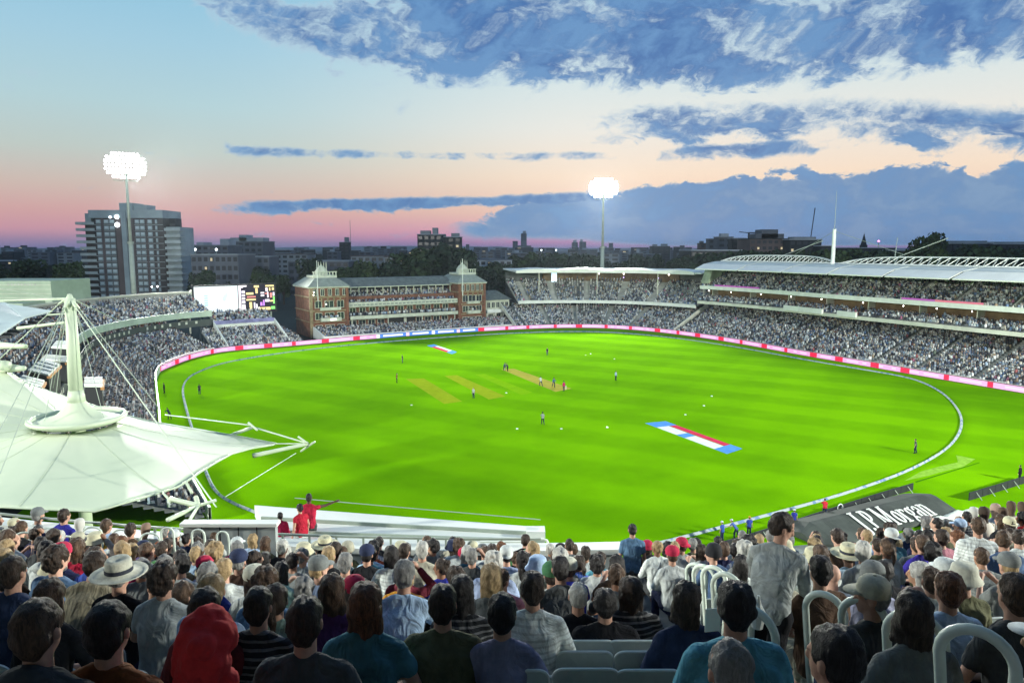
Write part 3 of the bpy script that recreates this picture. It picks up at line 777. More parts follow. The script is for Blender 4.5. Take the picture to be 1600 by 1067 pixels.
# ---- scoreboard on its raised bay
def scoreboard():
    a = P(305, 492, 188); c = P(431, 486, 203)
    d = Vector((c.x - a.x, c.y - a.y, 0)); Wd = d.length; ang = math.atan2(d.y, d.x); Hs = 7.3; z0 = a.z
    rt = empty('scoreboard', 'big bright video scoreboard standing above the left stand', 'scoreboard', (a.x, a.y, z0), ang)
    MB().box(-.4, Wd + .4, .05, 1.2, -.3, Hs + .35).build('casing', M_dark, rt)
    M_scr = mat('screen_white', (.2, .2, .2), emit=lin(240, 253, 255), estr=1.0)
    MB().box(0, Wd * .52, -.03, .05, 0, Hs).build('screen', M_scr, rt)
    M_s2 = mat('screen_dark', (.02, .02, .03), emit=lin(22, 18, 34), estr=1.0)
    sc = MB().box(Wd * .522, Wd, -.03, .05, 0, Hs).build('screen', M_s2, rt)
    rg = random.Random(4)
    cols = [lin(250, 240, 248), lin(250, 225, 140), lin(240, 232, 250), lin(235, 120, 110), lin(200, 120, 240), lin(120, 240, 90), lin(250, 248, 240)]
    ms = [mat('screen_tile_%d' % i, (.2, .2, .2), emit=c_, estr=1.35) for i, c_ in enumerate(cols)]
    u0 = Wd * .53; uw = Wd * .465
    def t_(x0, x1, y0, y1, k): MB().box(u0 + uw * x0, u0 + uw * x1, -.06, -.032, Hs * (1 - y1), Hs * (1 - y0)).build('score_tile', ms[k], sc)
    for q in [(.0, .06, .02, .98, 0), (.07, .12, .02, .1, 0), (.0, .22, .0, .06, 0), (.08, .17, .2, .3, 2), (.08, .17, .34, .42, 2), (.08, .17, .46, .54, 0), (.08, .17, .58, .68, 2), (.08, .17, .72, .95, 0),
              (.20, .40, .28, .36, 1), (.22, .46, .42, .47, 3), (.20, .46, .52, .58, 1), (.28, .35, .64, .96, 1), (.42, .56, .02, .10, 1), (.46, .52, .12, .32, 1),
              (.40, .44, .66, .98, 2), (.46, .50, .72, .98, 0), (.58, .64, .66, .80, 4), (.66, .70, .58, .80, 4), (.60, .70, .28, .34, 0), (.60, .70, .38, .44, 0),
              (.74, .98, .02, .08, 1), (.74, .80, .12, .26, 0), (.84, .88, .12, .24, 1), (.92, .98, .12, .22, 1), (.72, .82, .32, .36, 3), (.78, .82, .28, .50, 0), (.86, .92, .32, .50, 3),
              (.94, .99, .3, .44, 2), (.72, .84, .56, .66, 0), (.86, .96, .60, .66, 1), (.94, .99, .46, .74, 5), (.55, .86, .86, .97, 1), (.88, .99, .84, .95, 5), (.52, .56, .84, .98, 6)]: t_(*q)
    # faint marks on the white half: a small column of letters and a feather-like curve
    ml = mat('screen_faint_mark', (.2, .2, .2), emit=lin(176, 222, 220), estr=1.0)
    for i in range(5): MB().box(Wd * .115, Wd * .155, -.06, -.032, Hs * (.30 + i * .085), Hs * (.30 + i * .085) + .35).build('lettering', ml, rt)
    for i in range(4):
        b = MB(); a0 = 1.9 + i * .1
        pts = [(Wd * .40 - math.cos(t) * (1.7 + i * .35) * .55, -.05, Hs * .40 + math.sin(t) * (1.5 + i * .3)) for t in [0.2 + j * .25 for j in range(6)]]
        b.tube(pts, .05, 4); b.build('curved_mark', ml, rt)
    # side cladding (pale, tapering) and legs
    b = MB(); b.add([(-.5, .1, Hs * .9), (-.5, .1, 0), (-2.4, 1.0, -2.0), (-3.8, 1.6, -1.4), (-4.2, 1.6, 1.0), (-2.4, 1, 4.0), (-.5, 1.2, Hs * .9), (-.5, 1.2, 0), (-2.4, 2.0, -2.0), (-3.8, 2.6, -1.4), (-4.2, 2.6, 1.0), (-2.4, 2, 4.0)],
          [(0, 1, 2, 3, 4, 5), (11, 10, 9, 8, 7, 6), (0, 5, 11, 6), (5, 4, 10, 11), (4, 3, 9, 10), (3, 2, 8, 9), (2, 1, 7, 8)])
    b.build('side_cladding', M_cream, rt)
    for x in (1.5, Wd * .35, Wd * .65, Wd - 1.2): MB().box(x - .15, x + .15, .3, .8, -z0, -.3).build('leg', M_steel, rt)
scoreboard()

# ---- bay below the scoreboard
def score_bay():
    a = G(338, 551); c = G(456, 540.5)
    line = [a.lerp(c, i / 12) for i in range(13)]; N_ = normals(line); org = a
    off = 6.0
    rt = empty('grandstand', 'square stand bay below the scoreboard with a violet banner', 'grandstand', org)
    ln = line[2:]; nn_ = N_[2:]
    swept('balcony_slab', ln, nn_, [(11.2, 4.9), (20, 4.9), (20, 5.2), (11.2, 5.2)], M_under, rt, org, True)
    swept('balcony_fascia', ln, nn_, [(10.9, 4.7), (11.2, 4.7), (11.2, 5.5), (10.9, 5.5)], M_white, rt, org, True)
    swept('violet_banner', ln, nn_, [(10.75, 5.55), (10.88, 5.55), (10.88, 6.5), (10.75, 6.5)], mat('violet_banner', (.22, .22, .42), .6, .3, .6), rt, org, True)
    tier('upper_terrace', ln, nn_, rt, org, 11.3, 5.6, 5, .85, .5, .9)
    swept('back_wall', ln, nn_, [(11.8, 0), (11.8, 4.8)], mat('bay_back', (.12, .13, .12), .8, .3, .5), rt, org)
    pl = MB().box(-.12, .12, -.12, .12, 0, 4.6).mesh('pillar', M_cream)
    for i in range(0, len(ln), 2): link('pillar', pl, rt, ln[i] + nn_[i] * 11.0 + Vector((0, 0, .1)) - org)
    for k in (0, len(ln) - 1):
        b = MB(); b.add([(-.15, 0, 0), (.15, 0, 0), (.15, 10, 4.4), (-.15, 10, 4.4), (-.15, 0, 1.3), (.15, 0, 1.3), (.15, 10, 6.2), (-.15, 10, 6.2)],
                        [(3, 2, 1, 0), (4, 5, 6, 7), (0, 1, 5, 4), (1, 2, 6, 5), (2, 3, 7, 6), (3, 0, 4, 7)])
        b.build('end_wall', M_white, rt, ln[k] + nn_[k] * .9 + Vector((0, 0, .1)) - org, math.atan2(-nn_[k].x, nn_[k].y))
    # lower terrace of the gap up to the pavilion
    tier('lower_terrace', line, N_, rt, org, 1.2, .3, 13, .8, .30, .9)
    l2 = [G(458, 541).lerp(G(482, 538), i / 6) for i in range(7)]
    tier('lower_terrace', l2, normals(l2), rt, org, 1.2, .3, 12, .8, .28, .85)
score_bay()
# ================================================================ pavilion
M_brick = bpy.data.materials.new('red_brick'); M_brick.use_nodes = True
t = M_brick.node_tree; b_ = t.nodes['Principled BSDF']; b_.inputs['Roughness'].default_value = 0.9
tcn = t.nodes.new('ShaderNodeTexCoord'); nz = noise_node(t, tcn.outputs['Object'], 0.7, 6, .65); nz2 = noise_node(t, tcn.outputs['Object'], 5.0, 3, .6)
cc = mixc(t, nz.ss(.3, .7), (0.11, 0.042, 0.028, 1), (0.24, 0.10, 0.058, 1)); cc = mixc(t, nz2.ss(.45, .75) * .5, cc, (.24, .19, .11, 1))
t.links.new(cc, b_.inputs['Base Color'])
M_terra = mat('buff_terracotta', (0.26, 0.21, 0.12), 0.8, 0.3, 1.5)
M_slate = mat('slate_roof', (0.12, 0.145, 0.14), 0.7, 0.25, 0.8)
M_lead = mat('lead_roof', (0.26, 0.30, 0.26), 0.6, 0.15, 0.8)
M_pvw = mat('pavilion_cream', (0.52, 0.56, 0.45), 0.6, 0.15, 0.7)
def win(parent, x, z, w_, h_, y, m=None, bars=2):
    """framed window proud of a wall at y (facing -y)"""
    f = MB()
    t_ = .12
    f.box(x, x + w_, y - .12, y - .01, z, z + t_).box(x, x + w_, y - .12, y - .01, z + h_ - t_, z + h_).box(x, x + t_, y - .12, y - .01, z + t_, z + h_ - t_).box(x + w_ - t_, x + w_, y - .12, y - .01, z + t_, z + h_ - t_)
    for i in range(1, bars): q = x + w_ * i / bars; f.box(q - .05, q + .05, y - .11, y - .01, z + t_, z + h_ - t_)
    fo = f.build('window', M_pvw, parent)
    MB().box(x + t_, x + w_ - t_, y - .05, y - .005, z + t_, z + h_ - t_).build('pane', m or M_glass, fo)
    return fo
def pavilion():
    A = Vector((-55.6, 197, 0)); B = Vector((-8.6, 227, 0)); d = B - A; W_ = d.length; ang = math.atan2(d.y, d.x)
    rt = empty('pavilion', 'red brick pavilion with two corner towers, balconies and grey roofs', 'pavilion', A, ang); rt.scale = (1, 1, .90)
    T = 10.8
    for side, (x0, x1) in enumerate(((0, T), (W_ - 9.4, W_))):
        tw = MB().box(x0, x1, 0, 14, 0, 15.2).build('tower_wall', M_brick, rt)
        MB().box(x0 - .25, x1 + .25, -.25, 14.25, 12.2, 12.6).build('string_course', M_terra, rt)
        MB().box(x0 - .25, x1 + .25, -.25, 14.25, 8.0, 8.35).build('string_course', M_terra, rt)
        MB().box(x0 - .2, x1 + .2, -.2, 14.2, 4.6, 4.9).build('string_course', M_terra, rt)
        MB().box(x0 - .45, x1 + .45, -.45, 14.45, 15.2, 15.6).build('cornice', M_pvw, rt)
        # corner piers
        for x in (x0 - .15, x1 - .65): MB().box(x, x + .8, -.32, .3, 0, 15.2).build('corner_pier', M_terra if side == 0 and x < 1 else M_brick, rt)
        # top open loggia
        for i in range(5):
            q = x0 + .9 + i * (x1 - x0 - 2.4) / 4
            win(rt, q, 12.75, 1.1, 2.2, 0, M_glass, 2)
        # windows down the tower
        c0 = (x0 + x1) / 2
        for z, hh in ((9.0, 2.3), (5.4, 2.2), (1.2, 2.6)):
            for wx in (x0 + 1.3, c0 - 1.3, x1 - 3.2): win(rt, wx, z, 2.0 if wx != c0 - 1.3 else 2.6, hh, 0)
        MB().box(x0 + 2.6, x1 - 2.4, -1.3, -.33, 4.95, 6.0).build('balcony', M_pvw, rt)
        MB().box(x0 + 2.6, x1 - 2.4, -1.1, -.33, 8.36, 9.2).build('balcony', M_pvw, rt)
        # stepped terracotta ornaments
        for i in range(5): MB().box(x0 + 1.2 + i * 1.8, x0 + 1.6 + i * 1.8, -.2, -.01, 10.9, 12.2).build('terracotta_strip', M_terra, rt)
        # pyramid roof with flat top, lantern railing and finials
        r = MB(); e = .7; a0, a1, b0, b1 = x0 - e, x1 + e, -e, 14 + e; i_ = 3.0
        r.add([(a0, b0, 15.6), (a1, b0, 15.6), (a1, b1, 15.6), (a0, b1, 15.6), (a0 + i_, b0 + i_, 18.2), (a1 - i_, b0 + i_, 18.2), (a1 - i_, b1 - i_, 18.2), (a0 + i_, b1 - i_, 18.2)],
              [(3, 2, 1, 0), (4, 5, 6, 7), (0, 1, 5, 4), (1, 2, 6, 5), (2, 3, 7, 6), (3, 0, 4, 7)])
        ro = r.build('tower_roof', M_lead, rt)
        cxx = (x0 + x1) / 2; la = 3.4 if side == 0 else 3.1
        MB().box(cxx - la, cxx + la, 2.8, 9.2, 18.2, 18.9).build('lantern_base', M_pvw, ro)
        for i in range(8):
            q = cxx - la + .2 + i * (2 * la - .4) / 7; MB().box(q - .13, q + .13, 2.85, 3.1, 18.9, 19.9).build('baluster', M_pvw, ro)
        MB().box(cxx - la - .1, cxx + la + .1, 2.8, 3.2, 19.9, 20.15).build('balustrade_rail', M_pvw, ro)
        MB().lathe([(2.0, 18.9), (1.8, 20.2), (1.1, 21.3), (.35, 21.9), (.12, 22.4)], cxx, 6.2, 10).build('cupola', M_pvw, ro)
        for dx in (-1.1, -.4, .4, 1.1): MB().lathe([(.13, 20.0), (.11, 22.6), (.02, 23.3)], cxx + dx, 5.0, 6).build('finial', M_pvw, ro)
        # flagpole in front
    c0, c1 = T, W_ - 9.4
    MB().box(c0, c1, 3.0, 14, 0, 12.0).build('centre_wall', M_brick, rt)
    # ground floor: windows, dark central doorway
    for x in np.arange(c0 + 1.2, c0 + 12, 2.9): win(rt, float(x), 1.5, 2.2, 2.9, 3.0)
    for x in np.arange(c1 - 13.2, c1 - 2.5, 2.9): win(rt, float(x), 1.5, 2.2, 2.9, 3.0)
    MB().box(c0 + 13.2, c1 - 13.6, 2.7, 2.98, .8, 4.8).build('doorway', M_dark, rt)
    MB().box(c0 + 18.2, c0 + 19.0, 2.4, 2.68, .8, 4.8).build('door_pier', M_pvw, rt)
    # first balcony
    MB().box(c0 + .6, c1 - .3, .2, 3, 5.0, 5.3).build('balcony_floor', M_under, rt)
    MB().box(c0 + .6, c1 - .3, -.1, .18, 4.9, 6.0).build('balcony_front', M_pvw, rt)
    for i in range(4):
        x = c0 + 1.2 + i * (c1 - c0 - 2.4) / 3; MB().box(x - .12, x + .12, .3, .6, .5, 5.0).build('column', M_pvw, rt)
    for x in np.arange(c0 + 1.4, c1 - 2.5, 3.0): win(rt, float(x), 6.2, 2.0, 2.2, 3.0)
    # upper balcony: long pale front, raked seats up to the glazed roof storey
    MB().box(c0 + .1, c1 - .4, .9, 3.2, 8.9, 9.1).build('balcony_floor', M_under, rt)
    MB().box(c0 - .2, c1 - .2, .4, .75, 8.8, 10.3).build('balcony_front', M_pvw, rt)
    for i in range(30): MB().box(c0 + .6 + i * 1.26, c0 + 1.5 + i * 1.26, .33, .38, 9.25, 9.75).build('front_panel', M_lead, rt)
    r = MB()
    for k in range(7): r.box(c0, c1, 1.2 + k * .85, 2.05 + k * .85, 9.1, 9.2 + k * .56)
    r.build('upper_terrace', M_conc, rt)
    MB().box(c0, c1, 7.4, 7.6, 11.2, 15.0).build('roof_storey_glazing', M_glass, rt)
    for i in range(15):
        x = c0 + .3 + i * (c1 - c0 - .6) / 14; MB().box(x - .11, x + .11, 5.0, 5.25, 11.0, 15.0).build('column', M_pvw, rt)
    r = MB(); r.add([(c0, 4.3, 14.9), (c1, 4.3, 14.9), (c1, 14.5, 14.9), (c0, 14.5, 14.9), (c0, 8.0, 17.6), (c1, 8.0, 17.6), (c1, 12, 17.6), (c0, 12, 17.6)],
                    [(3, 2, 1, 0), (4, 5, 6, 7), (0, 1, 5, 4), (2, 3, 7, 6)])
    r.build('main_roof', M_slate, rt)
    MB().box(c0, c1, 4.15, 4.32, 14.75, 15.0).build('gutter', M_pvw, rt)
    # people on the balconies
    ca, sa = math.cos(ang), math.sin(ang)
    def crowd_box(x0, x1, y, z, fill, f=FIG, step=.5):
        xs = np.arange(x0, x1, step); xs = xs[rs.rand(len(xs)) < fill]; n = len(xs)
        ys = y + rs.uniform(-.1, .1, n)
        pos = np.stack([A.x + xs * ca - ys * sa, A.y + xs * sa + ys * ca, np.full(n, z * .90)], 1)
        put_crowd(pos, np.full(n, ang + math.pi), f)
    for k in range(7): crowd_box(c0 + .4, c1 - .4, 1.6 + k * .85, 9.2 + k * .56, .85)
    crowd_box(c0 + 1, c1 - 1, .8, 5.3, .8, FIGS); crowd_box(c0 + 1, c1 - 1, 1.8, 5.3, .75, FIGS)
    crowd_box(3, T - 2.8, -.8, 5.1, .8, FIGS); crowd_box(W_ - 6.4, W_ - 3, -.8, 5.1, .8, FIGS)
    # terraced seats before the pavilion
    for k in range(8):
        yy = -1.8 - k * .95; zz = 2.3 - k * .24
        MB().box(1.0, W_ + 7, yy - .95, yy, -.2, zz).build('terrace_step', M_pvw if k == 7 else M_conc, rt)
        crowd_box(1.4, W_ + 6.5, yy - .5, zz, .9 if k < 7 else .5)
    MB().box(.4, W_ + 7.3, -9.95, -9.6, -.2, 1.5).build('front_wall', M_white, rt)
    b = MB(); b.add([(.4, -9.6, 0), (.9, -9.6, 0), (.9, -.5, 0), (.4, -.5, 0), (.4, -9.6, 1.5), (.9, -9.6, 1.5), (.9, -.5, 3.4), (.4, -.5, 3.4)],
                    [(3, 2, 1, 0), (4, 5, 6, 7), (0, 1, 5, 4), (1, 2, 6, 5), (2, 3, 7, 6), (3, 0, 4, 7)])
    b.build('side_wall', M_white, rt)
    # single lit window on the left tower
    MB().box(5.2, 6.9, -1.42, -1.31, 5.2, 5.75).build('lit_sign', mat('warm_white_light', (1, 1, 1), emit=(1, .97, .9), estr=2.0), rt)
    for (x, z) in ((1.0, 14.0), (.9, 13.2), (4.4, 10.2)): MB().lathe([(.02, -.14), (.14, 0), (.02, .14)], x, -.5, 6).build('lamp', M_lamp, rt, (0, 0, z))
    # flagpoles
    def pole(px, pyb, pyt, Y, lab):
        a = P(px, pyb, Y); c = P(px, pyt, Y)
        e = empty('flagpole', lab, 'flagpole', (a.x, a.y, a.z)); MB().tube([(0, 0, 0), (0, 0, c.z - a.z)], .13, 8, .08).build('pole', M_white, e)
        MB().lathe([(.02, -.15), (.16, 0), (.02, .15)], 0, 0, 8).build('finial', M_white, e, (0, 0, c.z - a.z))
    pole(497, 470, 408, 196.5, 'white flagpole before the left tower of the pavilion')
    pole(723, 462, 405, 218.0, 'white flagpole before the right tower of the pavilion')
    # annexe on the right
    an = empty('annexe', 'small cream two-storey building with hipped roof right of the pavilion', 'building', B + Vector((1.4, -1.2, 0)), ang)
    MB().box(.3, 9.4, 3, 11, 0, 8.2).build('wall', M_pvw, an)
    for i in range(5): win(an, .9 + i * 1.7, 5.6, 1.3, 1.9, 3.0, None, 2)
    for i in range(3): win(an, .9 + i * 2.8, 1.6, 2.3, 2.2, 3.0, None, 3)
    MB().box(.2, 9.5, 1.6, 2.98, 4.2, 4.5).build('balcony_floor', M_white, an); MB().box(.2, 9.5, 1.4, 1.58, 4.2, 5.3).build('balcony_front', M_white, an)
    for i in range(4): MB().box(.4 + i * 2.9, .6 + i * 2.9, 1.7, 1.9, 0, 4.2).build('column', M_white, an)
    r = MB(); r.add([(-.3, 2.3, 8.2), (10, 2.3, 8.2), (10, 11.6, 8.2), (-.3, 11.6, 8.2), (3, 6.4, 11), (6.6, 6.4, 11), (6.6, 7.6, 11), (3, 7.6, 11)],
                    [(3, 2, 1, 0), (4, 5, 6, 7), (0, 1, 5, 4), (1, 2, 6, 5), (2, 3, 7, 6), (3, 0, 4, 7)]); r.build('roof', M_slate, an)
pavilion()

# ================================================================ floodlights
FLOODS = []
def floodlight(px, py, Y, zbase, wd, ht, rows, cols_, turn, lab, pw, r=.34):
    c = P(px, py, Y)
    rt = empty('floodlight', lab, 'floodlight', (c.x, c.y, zbase))
    H = c.z - zbase
    MB().tube([(0, 0, 0), (0, 0, H * .52)], .85, 14, .72).build('lower_mast', M_steel, rt, smooth=True)
    MB().tube([(0, 0, H * .52), (0, 0, H - ht * .3)], .50, 12, .34).build('upper_mast', M_steel, rt, smooth=True)
    MB().lathe([(.95, H * .515), (.95, H * .53)], seg=14).build('mast_collar', M_steel, rt)
    hd = empty('lamp_head', None, None, (0, 0, H), turn); hd.parent = rt
    fr = MB()
    me = MB().lathe([(.05, 0), (r, .0), (r, -.12), (r * .6, -.34), (.06, -.4)], seg=12).mesh('lamp', [M_flood, M_steel])
    # face lamps: front disc
    ml = MB(); ml.lathe([(r, -.10), (r, 0)], seg=12); ml.m = 1; ml.lathe([(r * .98, -.12), (r * .55, -.40), (.06, -.46)], seg=12)
    lm = ml.mesh('lamp', [M_flood, M_steel]); 
    for j in range(rows):
        zz = (j - (rows - 1) / 2) * ht / rows
        k_ = max(4, int(round(cols_ * math.sqrt(max(.1, 1 - (abs(j - (rows - 1) / 2) / (rows / 2 + .3)) ** 2.4)))))
        MB().box(-wd / 2 * k_ / cols_, wd / 2 * k_ / cols_, .3, .42, zz - .08, zz + .02).build('cross_bar', M_steel, hd)
        for i in range(k_):
            xx = (i - (k_ - 1) / 2) * wd / cols_
            o = link('lamp', lm, hd, (xx, 0, zz)); o.rotation_euler = (R(90 + 18), 0, 0)
    for x in (-wd * .28, wd * .28): MB().box(x - .07, x + .07, .44, .56, -ht / 2, ht / 2).build('upright', M_steel, hd)
    MB().box(-wd * .3, wd * .3, .5, 1.3, -ht / 2 - .5, -ht / 2 - .35).build('platform', M_steel, hd)
    return c
M_flood = mat('floodlight_glass', (1, 1, 1), 0.5, emit=(0.95, 1.0, 0.97), estr=16.0)
def flood_lamp(pos, target, energy, cone=62, blend=.5, size=3.0):
    l = bpy.data.lights.new('floodlight_beam', 'SPOT'); l.energy = energy; l.spot_size = R(cone); l.spot_blend = blend; l.shadow_soft_size = size; l.color = (1.0, 1.0, 0.90)
    o = bpy.data.objects.new('floodlight_beam', l); col.objects.link(o); o.location = pos
    o.rotation_euler = (Vector(target) - Vector(pos)).to_track_quat('-Z', 'Y').to_euler()
c1 = floodlight(196, 259, 232, 0, 12.2, 8.4, 7, 12, R(38), 'tall floodlight on a mast before the tower block', 1, .41)
c2 = floodlight(943, 294, 284, 0, 11.6, 7.8, 7, 11, R(-12), 'tall floodlight rising behind the far end stand', 1, .44)
flood_lamp(c1 + (Vector((0, 100, 0)) - c1).normalized() * 3.5, (5, 105, 0), 1.15e6, 50, .6)
flood_lamp(c2 + (Vector((10, 120, 0)) - c2).normalized() * 3.5, (10, 120, 0), 1.45e6, 46, .6)
# their two partners at the near end of the ground, outside the frame
for i, (x, y, tx, ty, en) in enumerate(((-118, -6, 6, 150, 0.85e6), (130, -4, 8, 135, 1.35e6))):
    rt = empty('floodlight', 'tall floodlight outside the picture at the %s of the near end' % ('left' if x < 0 else 'right'), 'floodlight', (x, y, 0))
    MB().tube([(0, 0, 0), (0, 0, 44)], .8, 10, .4).build('mast', M_steel, rt)
    MB().box(-6, 6, -.3, .3, 44, 51).build('lamp_frame', M_steel, rt, (0, 0, 0), math.atan2(-(tx - x), ty - y) )
    flood_lamp((x + (tx - x) * .03, y + (ty - y) * .03, 48), (tx, ty, 0), en, 112, .35)
# ================================================================ city beyond the ground
M_cglass = mat('city_glass', (0.02, 0.026, 0.034), 0.3, spec=.5)
M_cwalls = [mat('city_wall_%d' % i, c_, .9, .25, .05) for i, c_ in enumerate([(.13, .15, .18), (.10, .115, .14), (.22, .25, .27), (.10, .08, .08), (.03, .036, .04), (.34, .38, .42)])]
M_litw = mat('lit_window', (.3, .25, .15), emit=(1, .82, .5), estr=.55)
def box_building(px0, px1, ytop, Y, lab, floors=None, wall=0, tops=(), lit=0, cols_=None, depth=None, name='building', group=None, winh=.5, zb=-.3, glow=M_litw):
    a = P(px0, ytop, Y); c = P(px1, ytop, Y); W_ = c.x - a.x; H = a.z - zb; dp = depth or max(8, min(W_, 26))
    rt = empty(name, lab, 'building', (a.x, Y, zb), 0, group)
    MB().box(0, W_, 0, dp, 0, H).build('wall', M_cwalls[wall], rt)
    if floors is None: floors = max(2, int(H / 3.3))
    if cols_ is None: cols_ = max(2, min(9, int((px1 - px0) / 9)))
    fh = H / floors; cw = W_ / cols_; wme = MB().box(0, cw * .62, -.12, -.01, 0, fh * winh).mesh('window', M_cglass)
    f0 = max(0, floors - 9) if Y > 380 else max(0, floors - 12)
    rg = random.Random(int(px0 * 7 + Y)); lme = None
    for f in range(f0, floors):
        for i in range(cols_):
            o = link('window', wme, rt, (cw * (i + .19), 0, fh * (f + .3)))
            if lit and rg.random() < lit:
                MB().box(cw * .1, cw * .45, -.16, -.13, fh * .05, fh * winh * .8).build('lit_pane', glow, o)
    MB().box(-.25, W_ + .25, -.25, dp + .25, H, H + .5).build('parapet', M_cwalls[(wall + 1) % 6], rt)
    for (u0, u1, h_) in tops: MB().box(W_ * u0, W_ * u1, dp * .2, dp * .7, H + .5, H + .5 + h_).build('roof_block', M_cwalls[(wall + 4) % 6], rt)
    return rt, W_, H

# the big slab block of flats on the left
def tower_block():
    Y = 318.0; a = P(127, 332, Y); c = P(274, 332, Y); W_ = c.x - a.x; H = a.z + .3; n = 15; fh = H / n
    rt = empty('tower_block', 'large concrete tower block with stacked balconies behind the left stand', 'building', (a.x, Y, -.3))
    Mw = mat('flats_concrete', (.27, .34, .36), .85, .2, .08); Mb = mat('flats_brick', (.05, .045, .045), .9, .3, .3); Mbal = mat('balcony_slab_paint', (.36, .42, .42), .8, .15, .2)
    MB().box(0, W_ * .13, 2, 16, 0, H - 3 * fh * .5).build('wall', Mb, rt)
    MB().box(W_ * .13, W_ * .86, 0, 18, 0, H - fh * .9).build('wall', Mb, rt)
    MB().box(W_ * .86, W_, 2.5, 17, 0, H - 2.3 * fh).build('wall', Mw, rt)
    MB().box(W_ * .08, W_ * .87, -.6, 17, H - fh * .9, H + 1.0).build('attic_storey', Mw, rt)
    MB().box(W_ * .02, W_ * .08, 1.0, 14, H - 1.6 * fh, H - .4).build('attic_storey', Mw, rt)
    MB().box(W_ * .38, W_ * .52, 2, 12, H + 1.0, H + 4.2).build('roof_block', Mw, rt)
    MB().box(W_ * .52, W_ * .66, 3, 11, H + 1.0, H + 3.4).build('roof_block', Mw, rt)
    MB().box(W_ * .88, W_ * .95, 4, 10, H - 2.3 * fh, H - .9 * fh).build('roof_block', M_cwalls[4], rt)
    # light window bays in columns
    bays = [(.15, .20), (.235, .285), (.295, .345), (.565, .61), (.62, .665), (.70, .745), (.78, .80)]
    for k in range(n - 1):
        z = k * fh
        for (u0, u1) in bays:
            o = MB().box(W_ * u0, W_ * u1, -.35, -.02, z + .55, z + fh * .84).build('window_bay', Mw, rt)
            MB().box(W_ * u0 + .3, W_ * u1 - .3, -.42, -.36, z + 1.2, z + fh * .74).build('pane', mat('flats_glass', (.46, .55, .58), .45), o)
        if k > 0:
            MB().box(W_ * .13, W_ * .345, -.2, -.02, z - .02, z + .14).build('floor_slab', Mbal, rt)
            MB().box(W_ * .555, W_ * .86, -.2, -.02, z - .02, z + .14).build('floor_slab', Mbal, rt)
        # balconies left and right
        if k < n - 1:
            ext = .075 if k > n - 6 else .045
            MB().box(-W_ * ext, W_ * .125, .2, 6, z + .1, z + .32).build('balcony_floor', Mbal, rt)
            MB().box(-W_ * ext, W_ * .125, .05, .19, z + .1, z + 1.3).build('balcony_front', Mbal, rt)
            MB().box(W_ * .865, W_ * 1.035, .4, 6, z + .1, z + .32).build('balcony_floor', Mbal, rt) if k < n - 2 else None
            MB().box(W_ * .865, W_ * 1.035, .25, .39, z + .1, z + 1.35).build('balcony_front', Mbal, rt) if k < n - 2 else None
    # dark strips standing out, coloured for the shade of recesses, and stair shaft
    for u0, u1 in ((.205, .23), (.36, .42), (.49, .55), (.675, .69)): MB().box(W_ * u0, W_ * u1, -.3, -.02, 0, H - fh).build('recess_shade_strip', M_cwalls[3], rt)
    MB().box(W_ * .43, W_ * .48, -1.2, -.02, 0, H + .8).build('stair_shaft', Mw, rt)
    for (u, z, r_) in ((.315, H - 2.1, .5), (.385, H - 2.0, .9), (.385, H - 5.4, 1.05), (.71, 3.0 * fh, .35), (.77, 3.05 * fh, .4), (.03, 3.1 * fh, .3)):
        o = MB().lathe([(.02, -.2), (r_, -.1), (r_, 0), (.02, .05)], seg=12).build('wall_lamp', M_lampc, rt, (W_ * u, -1.0, z)); o.rotation_euler = (R(90), 0, 0)
tower_block()

